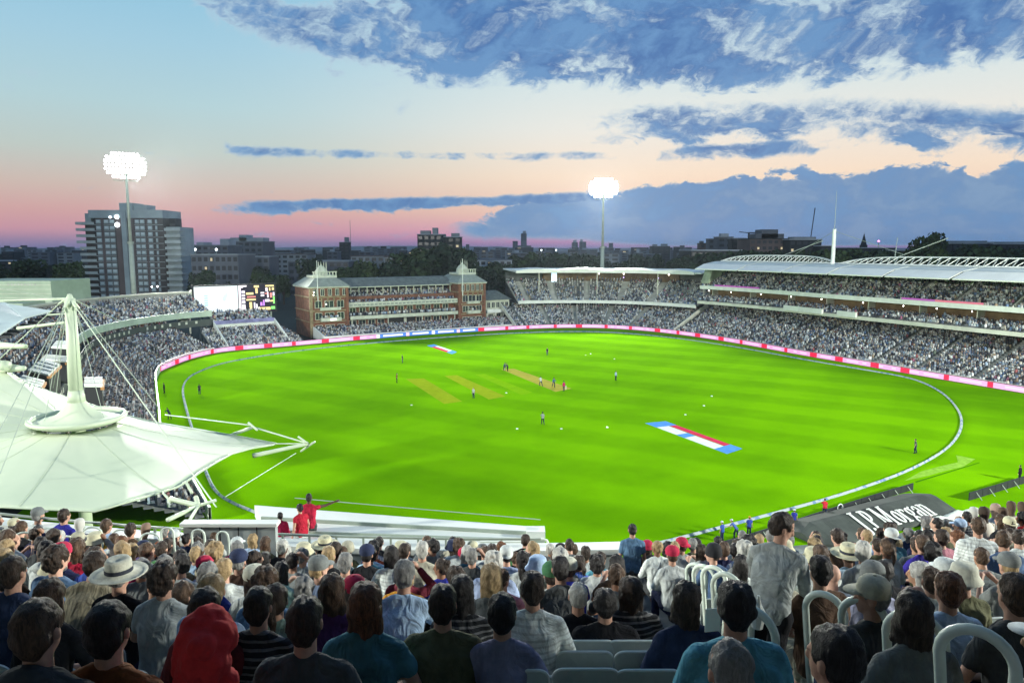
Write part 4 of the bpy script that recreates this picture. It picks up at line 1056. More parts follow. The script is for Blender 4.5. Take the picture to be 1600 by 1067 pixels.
SKY = [  # px0, px1, ytop, distance, label, wall, tops, lit, name
    (296, 356, 384, 420, 'long brick block just right of the large tower block', 1, ((.1, .3, 1.5), (.72, .95, 3.5)), .12),
    (352, 410, 378, 460, 'broad grey block with stepped roof beyond the scoreboard', 1, ((.05, .95, 2.2), (.3, .5, 4)), .05),
    (298, 372, 399, 300, 'grey low block of flats above the scoreboard', 1, (), .04),
    (372, 420, 402, 330, 'dark low building behind the scoreboard right end', 1, (), .06),
    (408, 422, 389, 900, 'small office block with a thin chimney left of centre', 1, ((.4, .8, 6),), 0),
    (425, 446, 391, 900, 'low square office block next to the small chimney block', 4, (), 0),
    (530, 545, 379, 760, 'narrow dark tower with antenna above the pavilion', 4, ((.5, .9, 5),), 0),
    (652, 690, 367, 420, 'tall dark tower behind the pavilion, left half', 4, ((.1, .5, 2.0), (.6, .8, 3.6)), .02),
    (689, 720, 371, 430, 'tall dark tower behind the pavilion, right half', 4, ((.0, .2, 1.5), (.5, .9, 2)), .03),
    (801, 809, 377, 2900, 'slender distant tower left of the tallest skyline tower', 1, (), 0),
    (814, 823, 365, 3000, 'tallest distant glass tower on the skyline', 1, ((.3, .9, 10),), 0),
    (808, 830, 384, 2800, 'wide podium below the tallest distant tower', 1, (), 0),
    (894, 903, 379, 2600, 'distant twin tower left one', 1, ((.2, .8, 8),), 0),
    (906, 916, 378, 2600, 'distant twin tower right one', 1, ((.1, .5, 8),), 0),
    (952, 958, 380, 2600, 'slim distant tower right of the far floodlight mast', 1, (), 0),
    (728, 733, 382, 2400, 'slim distant tower right of the dark tower pair', 1, (), 0),
    (1020, 1047, 385, 900, 'distant flat roofed block left of the grandstand canopy', 4, ((.1, .3, 2), (.6, .9, 2.5)), .0),
    (1054, 1062, 386, 1100, 'tiny distant block on the pink horizon', 4, (), 0),
    (1094, 1110, 381, 520, 'brick house block at the left end of the dark terrace', 3, ((.1, .4, 1.5),), .1),
    (1108, 1124, 374, 500, 'square brick tower house above the canopy', 1, (), .1),
    (1122, 1146, 371, 470, 'dark mansion block with curved gables', 1, ((.25, .75, 2.0),), .12),
    (1144, 1166, 373, 440, 'flat topped mansion block left of the domed roof', 4, (), .1),
    (1160, 1176, 381, 430, 'lower link building with a violet lit window', 4, ((.3, .5, 1.2),), .2),
    (1172, 1236, 374, 400, 'long mansion block with domed roof behind the canopy', 3, ((.2, .9, 2.6), (.35, .75, 5.0)), .08),
    (1234, 1284, 375, 390, 'dark flat roofed block below the tower crane', 4, ((.2, .9, 1.2),), .06),
    (1282, 1300, 385, 380, 'low dark block beside the white mast', 4, (), .0),
    (1300, 1332, 391, 420, 'low terrace right of the white mast', 3, (), .06),
    (1330, 1400, 388, 460, 'long dark roofed hall before the church spire', 4, (), .0),
    (1488, 1552, 381, 360, 'long dark flats with flat roof right of the big tree', 4, ((.02, .98, 1.0),), .03),
    (1564, 1640, 382, 370, 'dark flats at the far right edge of the picture', 4, ((.02, .98, .9),), .03),
    (1548, 1568, 390, 380, 'low dark link between the two right-hand blocks of flats', 3, (), .0),
    (430, 480, 398, 520, 'low pale office roofs left of the pavilion', 2, (), .04),
    (548, 600, 401, 470, 'row of pale terraced houses behind the pavilion roof', 2, (), .02),
    (600, 652, 402, 440, 'grey terraced houses left of the dark tower pair', 2, (), .03),
    (720, 800, 407, 420, 'long low modern block right of the dark tower pair', 5, (), .03),
    (450, 545, 409, 380, 'dim brick terrace behind the left pavilion tower', 1, (), .03),
    (600, 720, 412, 360, 'dim slate terrace behind the pavilion ridge', 1, (), .03),
    (1080, 1160, 392, 350, 'dark terrace with white window frames above the canopy', 4, (), .25),
    (1400, 1440, 392, 380, 'small dark house left of the big tree', 4, (), .0),
    (-60, 20, 408, 700, 'low dark warehouse at the far left edge', 4, (), .04),
    (30, 80, 404, 800, 'dark low estate at the left horizon', 1, (), .05),
]
for (x0, x1, yt, Y, lab, wl, tp, lt) in SKY:
    box_building(x0, x1, yt, Y, lab, None, wl, tp, lt)
# distant low roofs along the horizon, one object per building
rg = random.Random(21)
HZ = ['slate roofed', 'flat roofed', 'brick', 'pale rendered', 'narrow', 'wide']
used_lab = set()
k = 0
for Y, (ya, yb), step in ((1800, (386, 388), 34), (1100, (389, 392), 30), (760, (393, 398), 34)):
    x = -40.0
    while x < 1100:
        wd = rg.uniform(10, 30); yt = rg.uniform(ya, yb)
        if x < 105 and Y < 1500: pass
        near_ = 'left of the tower block' if x < 110 else 'beyond the scoreboard' if x < 440 else 'above the pavilion' if x < 740 else 'beyond the far floodlight' if x < 960 else 'above the right canopy end'
        rt, W_, H = box_building(x, x + wd, yt, Y * rg.uniform(.94, 1.06), 'x', None, rg.choice([0, 1, 1, 4, 4, 2]), ((.2, .5, rg.uniform(1, 4)),) if rg.random() < .5 else (), .03, cols_=2, depth=14)
        k += 1
        rt['label'] = '%s distant building %s, one of the low skyline roofs' % (rg.choice(HZ), near_)
        rt['group'] = 'distant low buildings ' + near_
        x += wd + rg.uniform(2, step)
# make labels of look-alikes identical inside each group
def number_off(prefix, words):
    gs = {}
    for o in scene.objects:
        g0 = o.get('group', '')
        if g0.startswith(prefix): gs.setdefault(g0, []).append(o)
    for g0, os_ in gs.items():
        os_.sort(key=lambda o: o.location.x / max(1.0, o.location.y))
        for i, o in enumerate(os_): o['label'] = words % ((ORD[i + 1] if i < 30 else 'far'), g0[len(prefix):])
number_off('distant low buildings', 'low distant building, %s from the left of those%s')

# antenna, cranes, church spire
a = P(548, 388, 900); e = empty('radio_mast', 'thin lattice antenna mast beside the narrow dark tower', 'mast', (a.x, a.y, -.3))
MB().tube([(0, 0, 0), (0, 0, 60)], .5, 5, .25).build('mast', M_steel, e); MB().box(-1.4, 1.4, -.2, .2, 33, 33.5).build('cross_arm', M_steel, e)
def crane(px, pyb, Y, jib, lab):
    a = P(px, pyb, Y); e = empty('tower_crane', lab, 'crane', (a.x, a.y, 0)); H = a.z
    MB().box(-.6, .6, -.6, .6, 0, H).build('tower', M_cwalls[4], e)
    MB().bar((0, 0, H), jib, .5, .7).build('jib', M_cwalls[1], e)
    return e, H
Y = 560; b0 = P(1266, 376, Y); t0 = P(1273.5, 325, Y)
crane(1266, 377, Y, (t0.x - b0.x, 0, t0.z), 'luffing crane with steep jib above the dark blocks')
e, H = crane(1170, 364, 600, (-8, 0, P(1170, 362.5, 600).z), 'small tower crane with short level jib behind the mansions')
MB().box(0, 9, -.5, .5, H - .6, H + .6).build('counter_jib', M_cwalls[1], e)
a = P(1349, 388, 700); e = empty('church_spire', 'pointed dark church spire right of the white mast', 'church', (a.x, a.y, 0)); zt = P(1349, 365, 700).z
MB().box(-2.6, 2.6, -2.6, 2.6, 0, 28).build('tower', M_cwalls[4], e); MB().lathe([(3.0, 28), (1.5, (28 + zt) / 2), (.12, zt)], seg=8).build('spire', M_cwalls[4], e)
MB().lathe([(.12, 0), (.06, 2)], seg=5).build('finial', M_steel, e, (0, 0, zt))
a = P(1373, 377, 500); e = empty('warning_lamp_mast', 'slim mast with a pink warning lamp right of the spire', 'mast', (a.x, a.y, 0))
MB().tube([(0, 0, 0), (0, 0, a.z)], .25, 5).build('mast', M_steel, e)
MB().lathe([(.05, -.8), (.9, 0), (.05, .8)], seg=8).build('lamp', mat('pink_lamp', (1, 1, 1), emit=(1, .25, .7), estr=3), e, (0, 0, a.z))
for i, (px, py, Y, lab) in enumerate([(305, 390, 415, 'round white street light left above the scoreboard'), (338, 390, 415, 'round white street light right above the scoreboard'), (869, 391, 700, 'bright street light left of the far floodlight mast'),
                       (846, 391, 700, 'dim street light beyond the far stand'), (368, 421, 320, 'small white light among buildings above the screen'), (377, 414, 322, 'small pink light among buildings above the screen')]):
    a = P(px, py, Y - 6); e = empty('street_light', lab, 'street light', (a.x, a.y, 0)); MB().tube([(0, 0, 0), (0, 0, a.z)], .15, 5).build('post', M_steel, e)
    MB().lathe([(.05, -.75), (.62, -.3), (.62, .3), (.05, .75)], seg=8).build('lamp', M_lampc, e, (0, 0, a.z))

# ---------------------------------------------------------------- trees
M_leaf = [mat('leaf_green_%d' % i, c_, .9, .5, .8) for i, c_ in enumerate([(.024, .045, .018), (.034, .058, .022), (.018, .034, .020)])]
M_bark = mat('bark', (.05, .04, .03), .9)
def tree_meshes(seed, H, Rr):
    rg = random.Random(seed); V = []; F = []
    blobs = []
    for i in range(16):
        t_ = rg.random(); a = rg.uniform(0, 6.28); q = rg.uniform(0, .72) * Rr * (1 - .4 * t_)
        blobs.append((math.cos(a) * q, math.sin(a) * q, H * (.36 + .52 * t_), Rr * rg.uniform(.26, .42)))
    for (bx_, by_, bz_, br) in blobs:
        for k in range(120):
            u = Vector((rg.gauss(0, 1), rg.gauss(0, 1), rg.gauss(0, 1))).normalized() * br * rg.uniform(.75, 1.08)
            c = Vector((bx_, by_, bz_)) + u; s_ = rg.uniform(.22, .5)
            n = (u.normalized() + Vector((rg.gauss(0, .5), rg.gauss(0, .5), rg.gauss(0, .5)))).normalized()
            x = n.orthogonal().normalized() * s_; y = n.cross(x)
            o = len(V); V += [c - x - y * .6, c + x * .9 - y, c + x + y * .8, c - x * .8 + y]; F.append((o, o + 1, o + 2, o + 3))
    cr = bpy.data.meshes.new('crown'); cr.from_pydata([tuple(v) for v in V], [], F)
    b = MB(); b.tube([(0, 0, 0), (.1, 0, H * .3), (0, .1, H * .55)], Rr * .09, 8, Rr * .05)
    for i in range(5):
        a = i * 1.256 + rg.random(); b.tube([(0, 0, H * .3), (math.cos(a) * Rr * .5, math.sin(a) * Rr * .5, H * .62)], Rr * .045, 6, Rr * .015)
    return cr, b.mesh('trunk', M_bark)
TM = [tree_meshes(s, 14, 6.0) for s in range(4)]
TMM = []
for (cr, tr) in TM:
    for m in M_leaf:
        c2_ = cr.copy(); c2_.materials.append(m); TMM.append((c2_, tr))
def tree(px, ytop, Y, lab, k, grp=None, wd=1.0, name='tree'):
    a = P(px, ytop, Y); H = a.z; s_ = H / 13.2; cr, tr = TMM[k % len(TMM)]
    e = empty(name, lab, 'tree', (a.x, a.y, -.3), k * 1.7, grp); e.scale = (s_ * wd, s_ * wd, s_)
    link('crown', cr, e); link('trunk', tr, e)
rg = random.Random(3)
tree(1450, 370, 300, 'big round dark tree rising behind the right-hand canopy', 0, wd=.72)
ZN = [(-60, 112, 'at the far left edge', 10, 408, 440, 280, 330), (290, 455, 'behind the scoreboard', 9, 418, 436, 250, 330), (455, 650, 'behind the pavilion', 4, 408, 418, 262, 300), (640, 730, 'in front of the dark tower pair', 9, 386, 402, 275, 330),
      (735, 800, 'right of the pavilion', 6, 412, 428, 268, 330), (800, 1090, 'beyond the far end stand', 16, 396, 410, 300, 460), (1090, 1330, 'behind the long canopy', 14, 394, 402, 270, 360), (1320, 1620, 'behind the right end of the canopy', 14, 388, 396, 280, 350)]
k = 1
for (xa, xb, wh, n, ya, yb, Ya, Yb) in ZN:
    for i in range(n):
        tree(xa + (xb - xa) * (i + rg.random()) / n, rg.uniform(ya, yb), rg.uniform(Ya, Yb), 'dark leafy tree ' + wh, k, 'trees ' + wh, rg.uniform(.9, 1.25)); k += 1
number_off('trees', 'dark leafy tree, %s from the left of those%s')
# distant woodland bands
def woods(name, Y, x0, x1, H, m, n, lab):
    rg_ = np.random.RandomState(int(Y)); V = np.zeros((n, 4, 3), np.float32)
    cx = rg_.uniform(x0, x1, n); prof = H * (.62 + .25 * np.sin(cx * .011 + Y) + .15 * np.sin(cx * .047))
    cy = Y + rg_.uniform(-40, 40, n); cz = rg_.uniform(0, 1, n) * prof; s_ = rg_.uniform(1.5, 4.5, n)
    a = rg_.uniform(0, 6.28, n); dx, dy = np.cos(a) * s_, np.sin(a) * s_ * .4; tl = rg_.uniform(-.5, .5, n) * s_
    for q, (i, j) in enumerate(((-1, -1), (1, -1), (1, 1), (-1, 1))):
        V[:, q, 0] = cx + i * dx + j * tl * .3; V[:, q, 1] = cy + i * dy - j * s_ * .3; V[:, q, 2] = cz + j * s_ * .7 + i * tl
    F = np.arange(n * 4).reshape(-1, 4)
    o = link(name, np_mesh(name, V.reshape(-1, 3), F, None, [m])); tag(o, lab, 'woodland', kind='stuff')
woods('far_woodland', 620, -520, 520, 11, M_leaf[2], 16000, 'band of dark tree tops beyond the nearer houses')
woods('far_woodland', 1250, -1000, 1000, 15, M_leaf[2], 12000, 'thin line of distant trees under the horizon')
# the low horizon ridge
hp = []
rg = random.Random(8)
b = MB(); n = 120
for i in range(n + 1):
    x = -11000 + 22000 * i / n; h = 28 + 26 * max(0, math.sin(i * .13 + 1)) * (1 if x < 0 else .5) + rg.uniform(0, 8)
    b.v += [(x, 9000, -1), (x, 9600, h), (x, 10800, -1)]
for i in range(n): b.f += [(3 * i, 3 * i + 3, 3 * i + 4, 3 * i + 1), (3 * i + 1, 3 * i + 4, 3 * i + 5, 3 * i + 2)]; b.mi += [0, 0]
tag(b.build('hills', mat('far_hills', (.05, .07, .10), 1.0)), kind='structure')

# pale building and roofs at the far left
a = P(-60, 446, 150); c = P(79, 439, 150)
e = empty('pale_building', 'pale green panelled building at the left edge behind the tents', 'building', (a.x, 150, 0))
Wp = c.x - a.x; zt = c.z
pnl = mat('pale_green_panel', (.34, .43, .32), .7, .12, .3)
MB().box(0, Wp, 0, 14, 0, zt).build('wall', pnl, e)
MB().box(0, Wp - 1.5, -7, -.01, 0, P(60, 474, 143).z).build('lower_wall', pnl, e)
for i in range(5): MB().box(0, Wp, -.12, -.01, zt - .9 - i * .9, zt - .82 - i * .9).build('panel_joint', M_cream, e)
for i in range(9):
    MB().box(Wp - 9 + i * .7, Wp - 8.7 + i * .7, -.06, -.005, zt - 1.0, zt - .55).build('sign_letter', M_conc, e)
# ================================================================ tensile tent roof in the left foreground
M_tent = bpy.data.materials.new('tent_membrane'); M_tent.use_nodes = True
t = M_tent.node_tree; b_ = t.nodes['Principled BSDF']; b_.inputs['Roughness'].default_value = 0.55; b_.inputs['Specular IOR Level'].default_value = .25
tcn = t.nodes.new('ShaderNodeTexCoord'); nz = noise_node(t, tcn.outputs['Object'], 0.16, 5, .6); nf = noise_node(t, tcn.outputs['Object'], 1.6, 6, .65)
cc = mixc(t, nz.ss(.3, .7), (.52, .60, .43, 1), (.60, .66, .49, 1)); cc = mixc(t, nf.ss(.55, .8) * .3, cc, (.42, .51, .40, 1)); t.links.new(cc, b_.inputs['Base Color'])
M_mastw = mat('mast_paint', (.52, .60, .44), .45, .06, .5)
D0 = 43.0
ringc = P(122, 659, D0)                      # centre of the lower ring
top = P(109, 466, D0 + .3)
te = empty('tent_roof', 'large white tensile tent roof with tall mast and cone ring at the left', 'tent roof', ringc)
def loc(px, py, Y): return P(px, py, Y) - ringc
# outline of the membrane, clockwise from the right-hand tip (picture column, row, distance)
OUT = [(432, 693, 47.5), (380, 683, 48.3), (300, 669, 49.5), (240, 659, 50.3), (190, 647, 51), (130, 628, 52), (80, 612, 53), (40, 598, 54), (8, 577, 55),
       (-60, 545, 55), (-200, 560, 52), (-420, 620, 46), (-560, 720, 38), (-520, 840, 32), (-300, 822, 31.5), (-150, 806, 31.3), (0, 792, 31.6), (80, 796, 32.0), (150, 799, 32.4), (190, 787, 33.2), (235, 774, 34.3), (280, 760, 35.3),
       (312, 738, 37.0), (338, 722, 39.0), (362, 709, 41.5), (395, 700, 44.5), (432, 694.5, 47.2)]
op = [loc(*q) for q in OUT]
L = [0.0]
for a, c in zip(op, op[1:]): L.append(L[-1] + (c - a).length)
NS = 150; edge = []
j = 0
for i in range(NS):
    s_ = L[-1] * i / NS
    while L[j + 1] < s_: j += 1
    edge.append(op[j].lerp(op[j + 1], (s_ - L[j]) / (L[j + 1] - L[j])))
rr = 2.55                                    # ring radius
azs = [math.atan2(e_.y, e_.x) for e_ in edge]
V = []; F = []; NR = 18
for i, e_ in enumerate(edge):
    rp = Vector((math.cos(azs[i]) * (rr - .55), math.sin(azs[i]) * (rr - .55), -0.22))
    for k in range(NR + 1):
        t_ = k / NR; p = rp.lerp(e_, t_)
        far_ = (e_ - rp).length
        p.z = rp.z + (e_.z - rp.z) * (1 - (1 - t_) ** 1.7)
        # fabric saddles up to a second peak out of frame on the left
        dl = Vector((p.x + 23.5, p.y - 1.5)).length; p.z += 4.2 * math.exp(-(dl / 7.0) ** 2) * min(1, (1 - t_) * 5)
        V.append(tuple(p))
for i in range(NS):
    for k in range(NR):
        a = i * (NR + 1) + k; b2 = ((i + 1) % NS) * (NR + 1) + k; F.append((a, a + 1, b2 + 1, b2))
mm = bpy.data.meshes.new('membrane'); mm.from_pydata(V, [], F); mm.materials.append(M_tent); mm.polygons.foreach_set('use_smooth', [True] * len(F))
mo = link('membrane', mm, te)
so_ = mo.modifiers.new('thick', 'SOLIDIFY'); so_.thickness = .03
MB().tube(edge, .055, 6, closed=True).build('edge_cable', M_mastw, te, smooth=True)
for k_ in range(0, NS, 10):                   # seams along the fabric
    pts = [Vector(V[k_ * (NR + 1) + q]) + Vector((0, 0, .012)) for q in range(NR + 1)]
    MB().tube(pts, .010, 4).build('seam', M_tent, te)
# ring, cone and mast
rg_ = MB(); rg_.lathe([(rr - .5, -.12), (rr + .02, 0.10), (rr + .16, .22), (rr + .14, .34), (rr + .02, .42), (rr - .12, .36), (rr - .2, .24)], seg=48, capb=False, capt=False); rg_.build('ring', M_mastw, te, smooth=True)
cn = MB(); prof = []
for k in range(15):
    t_ = k / 14; prof.append((rr - .08 - (rr - .42) * t_ ** .62, .22 + 1.35 * t_ ** 1.9))
cn.lathe(prof, seg=48, capb=False, capt=True); cn.build('cone', M_tent, te, smooth=True)
ml = top - ringc
base = Vector((0, 0, 1.2)); 
MB().tube([base, base.lerp(ml, .12)], .52, 18, .42).build('mast_foot', M_mastw, te, smooth=True)
MB().tube([base.lerp(ml, .10), ml], .40, 18, .29).build('mast', M_mastw, te, smooth=True)
MB().tube([Vector((0, 0, -12)), base], .35, 10, .4).build('mast_shaft', M_mastw, te, smooth=True)
# mast head with splayed cable sockets
MB().tube([ml + Vector((0, 0, -.5)), ml + Vector((0, 0, .25))], .36, 12, .12).build('mast_head', M_mastw, te, smooth=True)
ends = [loc(338, 792, 33.2), loc(-30, 470, 60), loc(0, 560, 44), loc(-10, 690, 36), loc(0, 740, 34.5), loc(190, 503, 70), loc(250, 640, 51), loc(148, 560, 58), loc(30, 640, 50), loc(83, 606, 52), loc(-120, 430, 46), loc(90, 545, 60), loc(70, 658, 41.4), loc(162, 652, 42.2), loc(85, 640, 44.8), loc(430, 692, 47.4)]
for i, e_ in enumerate(ends):
    if i in (15,): continue
    d = (e_ - ml).normalized(); hz = Vector((d.x, d.y, 0)).normalized() * .34 + Vector((0, 0, -.25 + .12 * (i % 3)))
    s0 = ml + hz * .5
    MB().tube([s0, s0 + d * .62 + hz * .35], .085, 7, .06).build('cable_socket', M_mastw, te)
    MB().tube([s0 + d * .5 + hz * .3, e_], .038 if i == 0 else (.026 if i < 8 else .017), 6).build('stay_cable', M_mastw if i in (0, 1, 2) else M_steel, te)
# spreader spars at the right-hand tip and at the front
def spar(a, c, r, nm='spar', r2=None):
    r *= .74; r2 = r2 * .74 if r2 else None
    return MB().tube([a, a.lerp(c, .12), a.lerp(c, .88), c], r, 10, r2).build(nm, M_mastw, te, smooth=True)
tip = loc(482, 693, 45.5)
spar(loc(395, 712, 43.5), tip, .20, 'spar', .14)
spar(loc(356, 682, 49.2), loc(395, 667, 47.8), .16); spar(loc(395, 667, 47.8), tip, .07, 'tie_rod'); spar(loc(258, 648, 52), loc(390, 664, 48), .06, 'tie_rod')
for (ax, ay, bx_, by_) in ((470, 705, 492, 690), (466, 682, 480, 692), (388, 660, 402, 672)): spar(loc(ax, ay, 45.6), loc(bx_, by_, 45.3), .09, 'clamp')
spar(loc(430, 693, 47.2), tip, .05, 'tie_rod')
spar(loc(462, 708, 45), loc(352, 776, 34), .028, 'stay_cable')
foot = loc(310, 790, 33.2)
spar(loc(266, 779, 33.8), foot, .17); spar(loc(262, 812, 31), foot, .14); spar(loc(296, 813, 31), foot, .10); spar(foot, loc(338, 781, 33.5), .10, 'clamp'); spar(loc(306, 776, 33.6), foot, .15, 'clamp')
spar(loc(300, 770, 33.6), loc(290, 752, 34.3), .09, 'clamp'); spar(loc(255, 770, 34.6), loc(268, 785, 33.8), .08, 'clamp')
# dark seating bay under the fabric seen beside the spars
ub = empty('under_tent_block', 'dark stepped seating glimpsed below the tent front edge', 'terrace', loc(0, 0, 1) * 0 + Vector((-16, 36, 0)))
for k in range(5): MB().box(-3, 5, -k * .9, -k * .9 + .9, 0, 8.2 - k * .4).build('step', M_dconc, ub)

# ---- neighbouring tent bays further left: pieces of fabric and beams
def slab(name, lab, cat, pts, th, m, beam=None):
    b = MB(); n = len(pts); c0 = pts[0]; q = [p - c0 for p in pts]; up = Vector((0, 0, th))
    b.add([p for p in q] + [p + up for p in q], [tuple(reversed(range(n))), tuple(range(n, 2 * n))] + [(i, (i + 1) % n, n + (i + 1) % n, n + i) for i in range(n)])
    rt = empty(name, lab, cat, c0); b.build('panel', m, rt); return rt, c0
# the further tent with a toothed edge
M_tent2 = mat('pale_blue_membrane', (.46, .54, .52), .6, .1, .3)
pts = [P(-200, 420, 90), P(-20, 458, 88), P(12, 476, 84), P(60, 484, 80), P(82, 487, 78), P(40, 498, 74), P(0, 524, 68), P(-200, 600, 60)]
rt, c0 = slab('tent_roof', 'blue-grey tent roof with toothed edge at the far left edge', 'tent roof', pts, .12, M_tent2)
for i in range(9):
    t_ = i / 8; a = P(84 - 84 * t_, 487 + 37 * t_, 78 - 10 * t_) - c0
    MB().box(-.55, .9, -.1, .1, -.3, -.04).build('edge_tooth', M_dark, rt, a)
for (a, c, r_) in (((-40, 472, 62), (100, 466.5, 45), .10), ((0, 541, 60), (40, 541, 58), .28), ((0, 536, 66), (42, 540, 58), .12), ((0, 578, 50), (38, 575, 49), .25), ((-20, 562, 52), (36, 573, 49), .08), ((10, 572, 49), (-20, 568, 50), .4), ((28, 513, 66), (110, 503, 60), .16), ((75, 492, 70), (104, 490, 62), .08)):
    A_, C_ = P(*a), P(*c); e = empty('roof_beam', 'x', 'beam', A_, group='white roof beams at the left edge'); e['label'] = 'white tubular roof beam reaching in from the left edge'
    MB().tube([Vector((0, 0, 0)), C_ - A_], r_, 8, r_ * .7).build('beam', M_mastw, e, smooth=True)
# slatted flat roofs of the camera cabins between the stands
def cabin(quad, Y, lab, h=2.6):
    p = [P(x, y, Y_) for (x, y, Y_) in quad]; z = sum(q.z for q in p) / 4
    for q in p: q.z = z
    rt, c0 = slab('cabin', lab, 'cabin', p, .18, M_white)
    q = [v - c0 for v in p]
    b = MB(); n = 4; ins = [v * .94 + (q[0] + q[1] + q[2] + q[3]) / 4 * .06 for v in q]
    b.add([v - Vector((0, 0, h)) for v in ins] + [v - Vector((0, 0, .01)) for v in ins], [(i, (i + 1) % n, n + (i + 1) % n, n + i) for i in range(n)]); b.build('wall', M_dark, rt)
    for i in range(1, 4):
        t_ = i / 4; MB().bar(q[0].lerp(q[3], t_) + Vector((0, 0, .22)), q[1].lerp(q[2], t_) + Vector((0, 0, .22)), .07, .07).build('roof_joint', M_conc, rt)
    MB().bar(q[1] + Vector((0, 0, -.12)), q[2] + Vector((0, 0, -.12)), .3, .26).build('orange_trim', mat('orange_trim', (.55, .28, .12), .7), rt)
cabin([(44, 582, 76), (76, 589, 73), (94, 568, 80), (66, 562, 84)], 78, 'flat slatted white cabin roof with orange edge left of the mast')
cabin([(64, 560, 88), (104, 572, 86), (110, 562, 90), (72, 550, 92)], 88, 'thin white cabin roof behind the orange edged cabin')
cabin([(24, 600, 66), (60, 612, 63), (70, 598, 68), (36, 590, 71)], 66, 'lower grey cabin roof just behind the tent edge')
cabin([(80, 546, 97), (112, 552, 96), (122, 532, 103), (88, 530, 104)], 100, 'pale green stair roof left of the mast head')
cabin([(132, 608, 62), (160, 606, 62), (160, 590, 66), (132, 590, 66)], 64, 'cream kiosk roof with small sign right of the mast')
# seating with crowd visible behind the tent at far left
la = [Vector((-30.0, 60, 0)), Vector((-36, 72, 0)), Vector((-42, 84, 0)), Vector((-48, 97, 0)), Vector((-53, 108, 0))]
ls = smooth_poly(la, 2.0, 1); ns = normals(ls)
bt = empty('grandstand', 'steep crowded stand behind the tent at the left edge', 'grandstand', ls[0])
tier('terrace', ls, ns, bt, ls[0], 19.5, 7.6, 30, .85, .24, .9)
swept('gangway', ls, ns, [(17.8, 7.9), (19.4, 7.9), (19.4, 8.05), (17.8, 8.05)], mat('blue_grey_gangway', (.26, .32, .36), .8), bt, ls[0], True)
swept('rail', ls, ns, [(17.7, 9.0), (17.8, 9.0), (17.8, 9.1), (17.7, 9.1)], M_white, bt, ls[0], True)
# ================================================================ people: skin-tight bodies grown from limbs, cloth and hair as children
def cap(bm, a, b, r0, r1, seg=10):
    """tapered limb with round ends"""
    a = Vector(a); b = Vector(b); d = (b - a); L_ = d.length or 1e-4; d = d / L_
    x = d.orthogonal().normalized(); y = d.cross(x); rings = []
    for (t_, r) in ((-r0 * .95, r0 * .3), (-r0 * .6, r0 * .8), (0, r0), (L_, r1), (L_ + r1 * .6, r1 * .8), (L_ + r1 * .95, r1 * .3)):
        rings.append([bm.verts.new(a + d * t_ + (x * math.cos(k * 2 * math.pi / seg) + y * math.sin(k * 2 * math.pi / seg)) * r) for k in range(seg)])
    for i in range(5):
        for k in range(seg): bm.faces.new((rings[i][k], rings[i][(k + 1) % seg], rings[i + 1][(k + 1) % seg], rings[i + 1][k]))
    bm.faces.new(list(reversed(rings[0]))); bm.faces.new(rings[-1])
def ell(bm, c, r, rot=(0, 0, 0), seg=14):
    M_ = Matrix.Translation(c) @ Euler(rot).to_matrix().to_4x4() @ Matrix.Diagonal((r[0], r[1], r[2], 1))
    bmesh.ops.create_uvsphere(bm, u_segments=seg, v_segments=max(6, seg * 2 // 3), radius=1, matrix=M_)
def loft(bm, rings, seg=16, p=2.3):
    """superellipse cross sections (cx, cy, z, rx, ry) skinned into a closed solid"""
    rs_ = []
    for (cx, cy, z, rx, ry) in rings:
        g_ = []
        for k in range(seg):
            t_ = 2 * math.pi * k / seg; c, s = math.cos(t_), math.sin(t_)
            g_.append(bm.verts.new((cx + rx * math.copysign(abs(c) ** (2 / p), c), cy + ry * math.copysign(abs(s) ** (2 / p), s), z)))
        rs_.append(g_)
    for a, b in zip(rs_, rs_[1:]):
        for k in range(seg): bm.faces.new((a[k], a[(k + 1) % seg], b[(k + 1) % seg], b[k]))
    bm.faces.new(list(reversed(rs_[0]))); bm.faces.new(rs_[-1])
def grow(name, build, voxel, smooth_=2, disp=None, keep=None):
    bm = bmesh.new(); build(bm); me = bpy.data.meshes.new(name); bm.to_mesh(me); bm.free()
    o = bpy.data.objects.new(name + '_tmp', me); col.objects.link(o)
    m = o.modifiers.new('r', 'REMESH'); m.mode = 'VOXEL'; m.voxel_size = voxel; m.use_smooth_shade = True
    m = o.modifiers.new('s', 'SMOOTH'); m.factor = .5; m.iterations = smooth_
    dg = bpy.context.evaluated_depsgraph_get(); dg.update()
    r = bpy.data.meshes.new_from_object(o.evaluated_get(dg)); r.name = name
    bpy.data.objects.remove(o); bpy.data.meshes.remove(me)
    n = len(r.vertices); co = np.empty(n * 3, np.float32); r.vertices.foreach_get('co', co); co = co.reshape(-1, 3)
    if disp is not None:
        amp, sc, seed = disp
        nr = np.empty(n * 3, np.float32); r.vertices.foreach_get('normal', nr); nr = nr.reshape(-1, 3)
        d = np.array([noise.fractal(Vector((float(c[0]) * sc + seed, float(c[1]) * sc, float(c[2]) * sc * .6)), 1.0, 2.0, 3) for c in co], np.float32)
        co = co + nr * (d * amp)[:, None]; r.vertices.foreach_set('co', co.ravel())
    if len(r.polygons): r.polygons.foreach_set('use_smooth', [True] * len(r.polygons))
    r.update(); return r

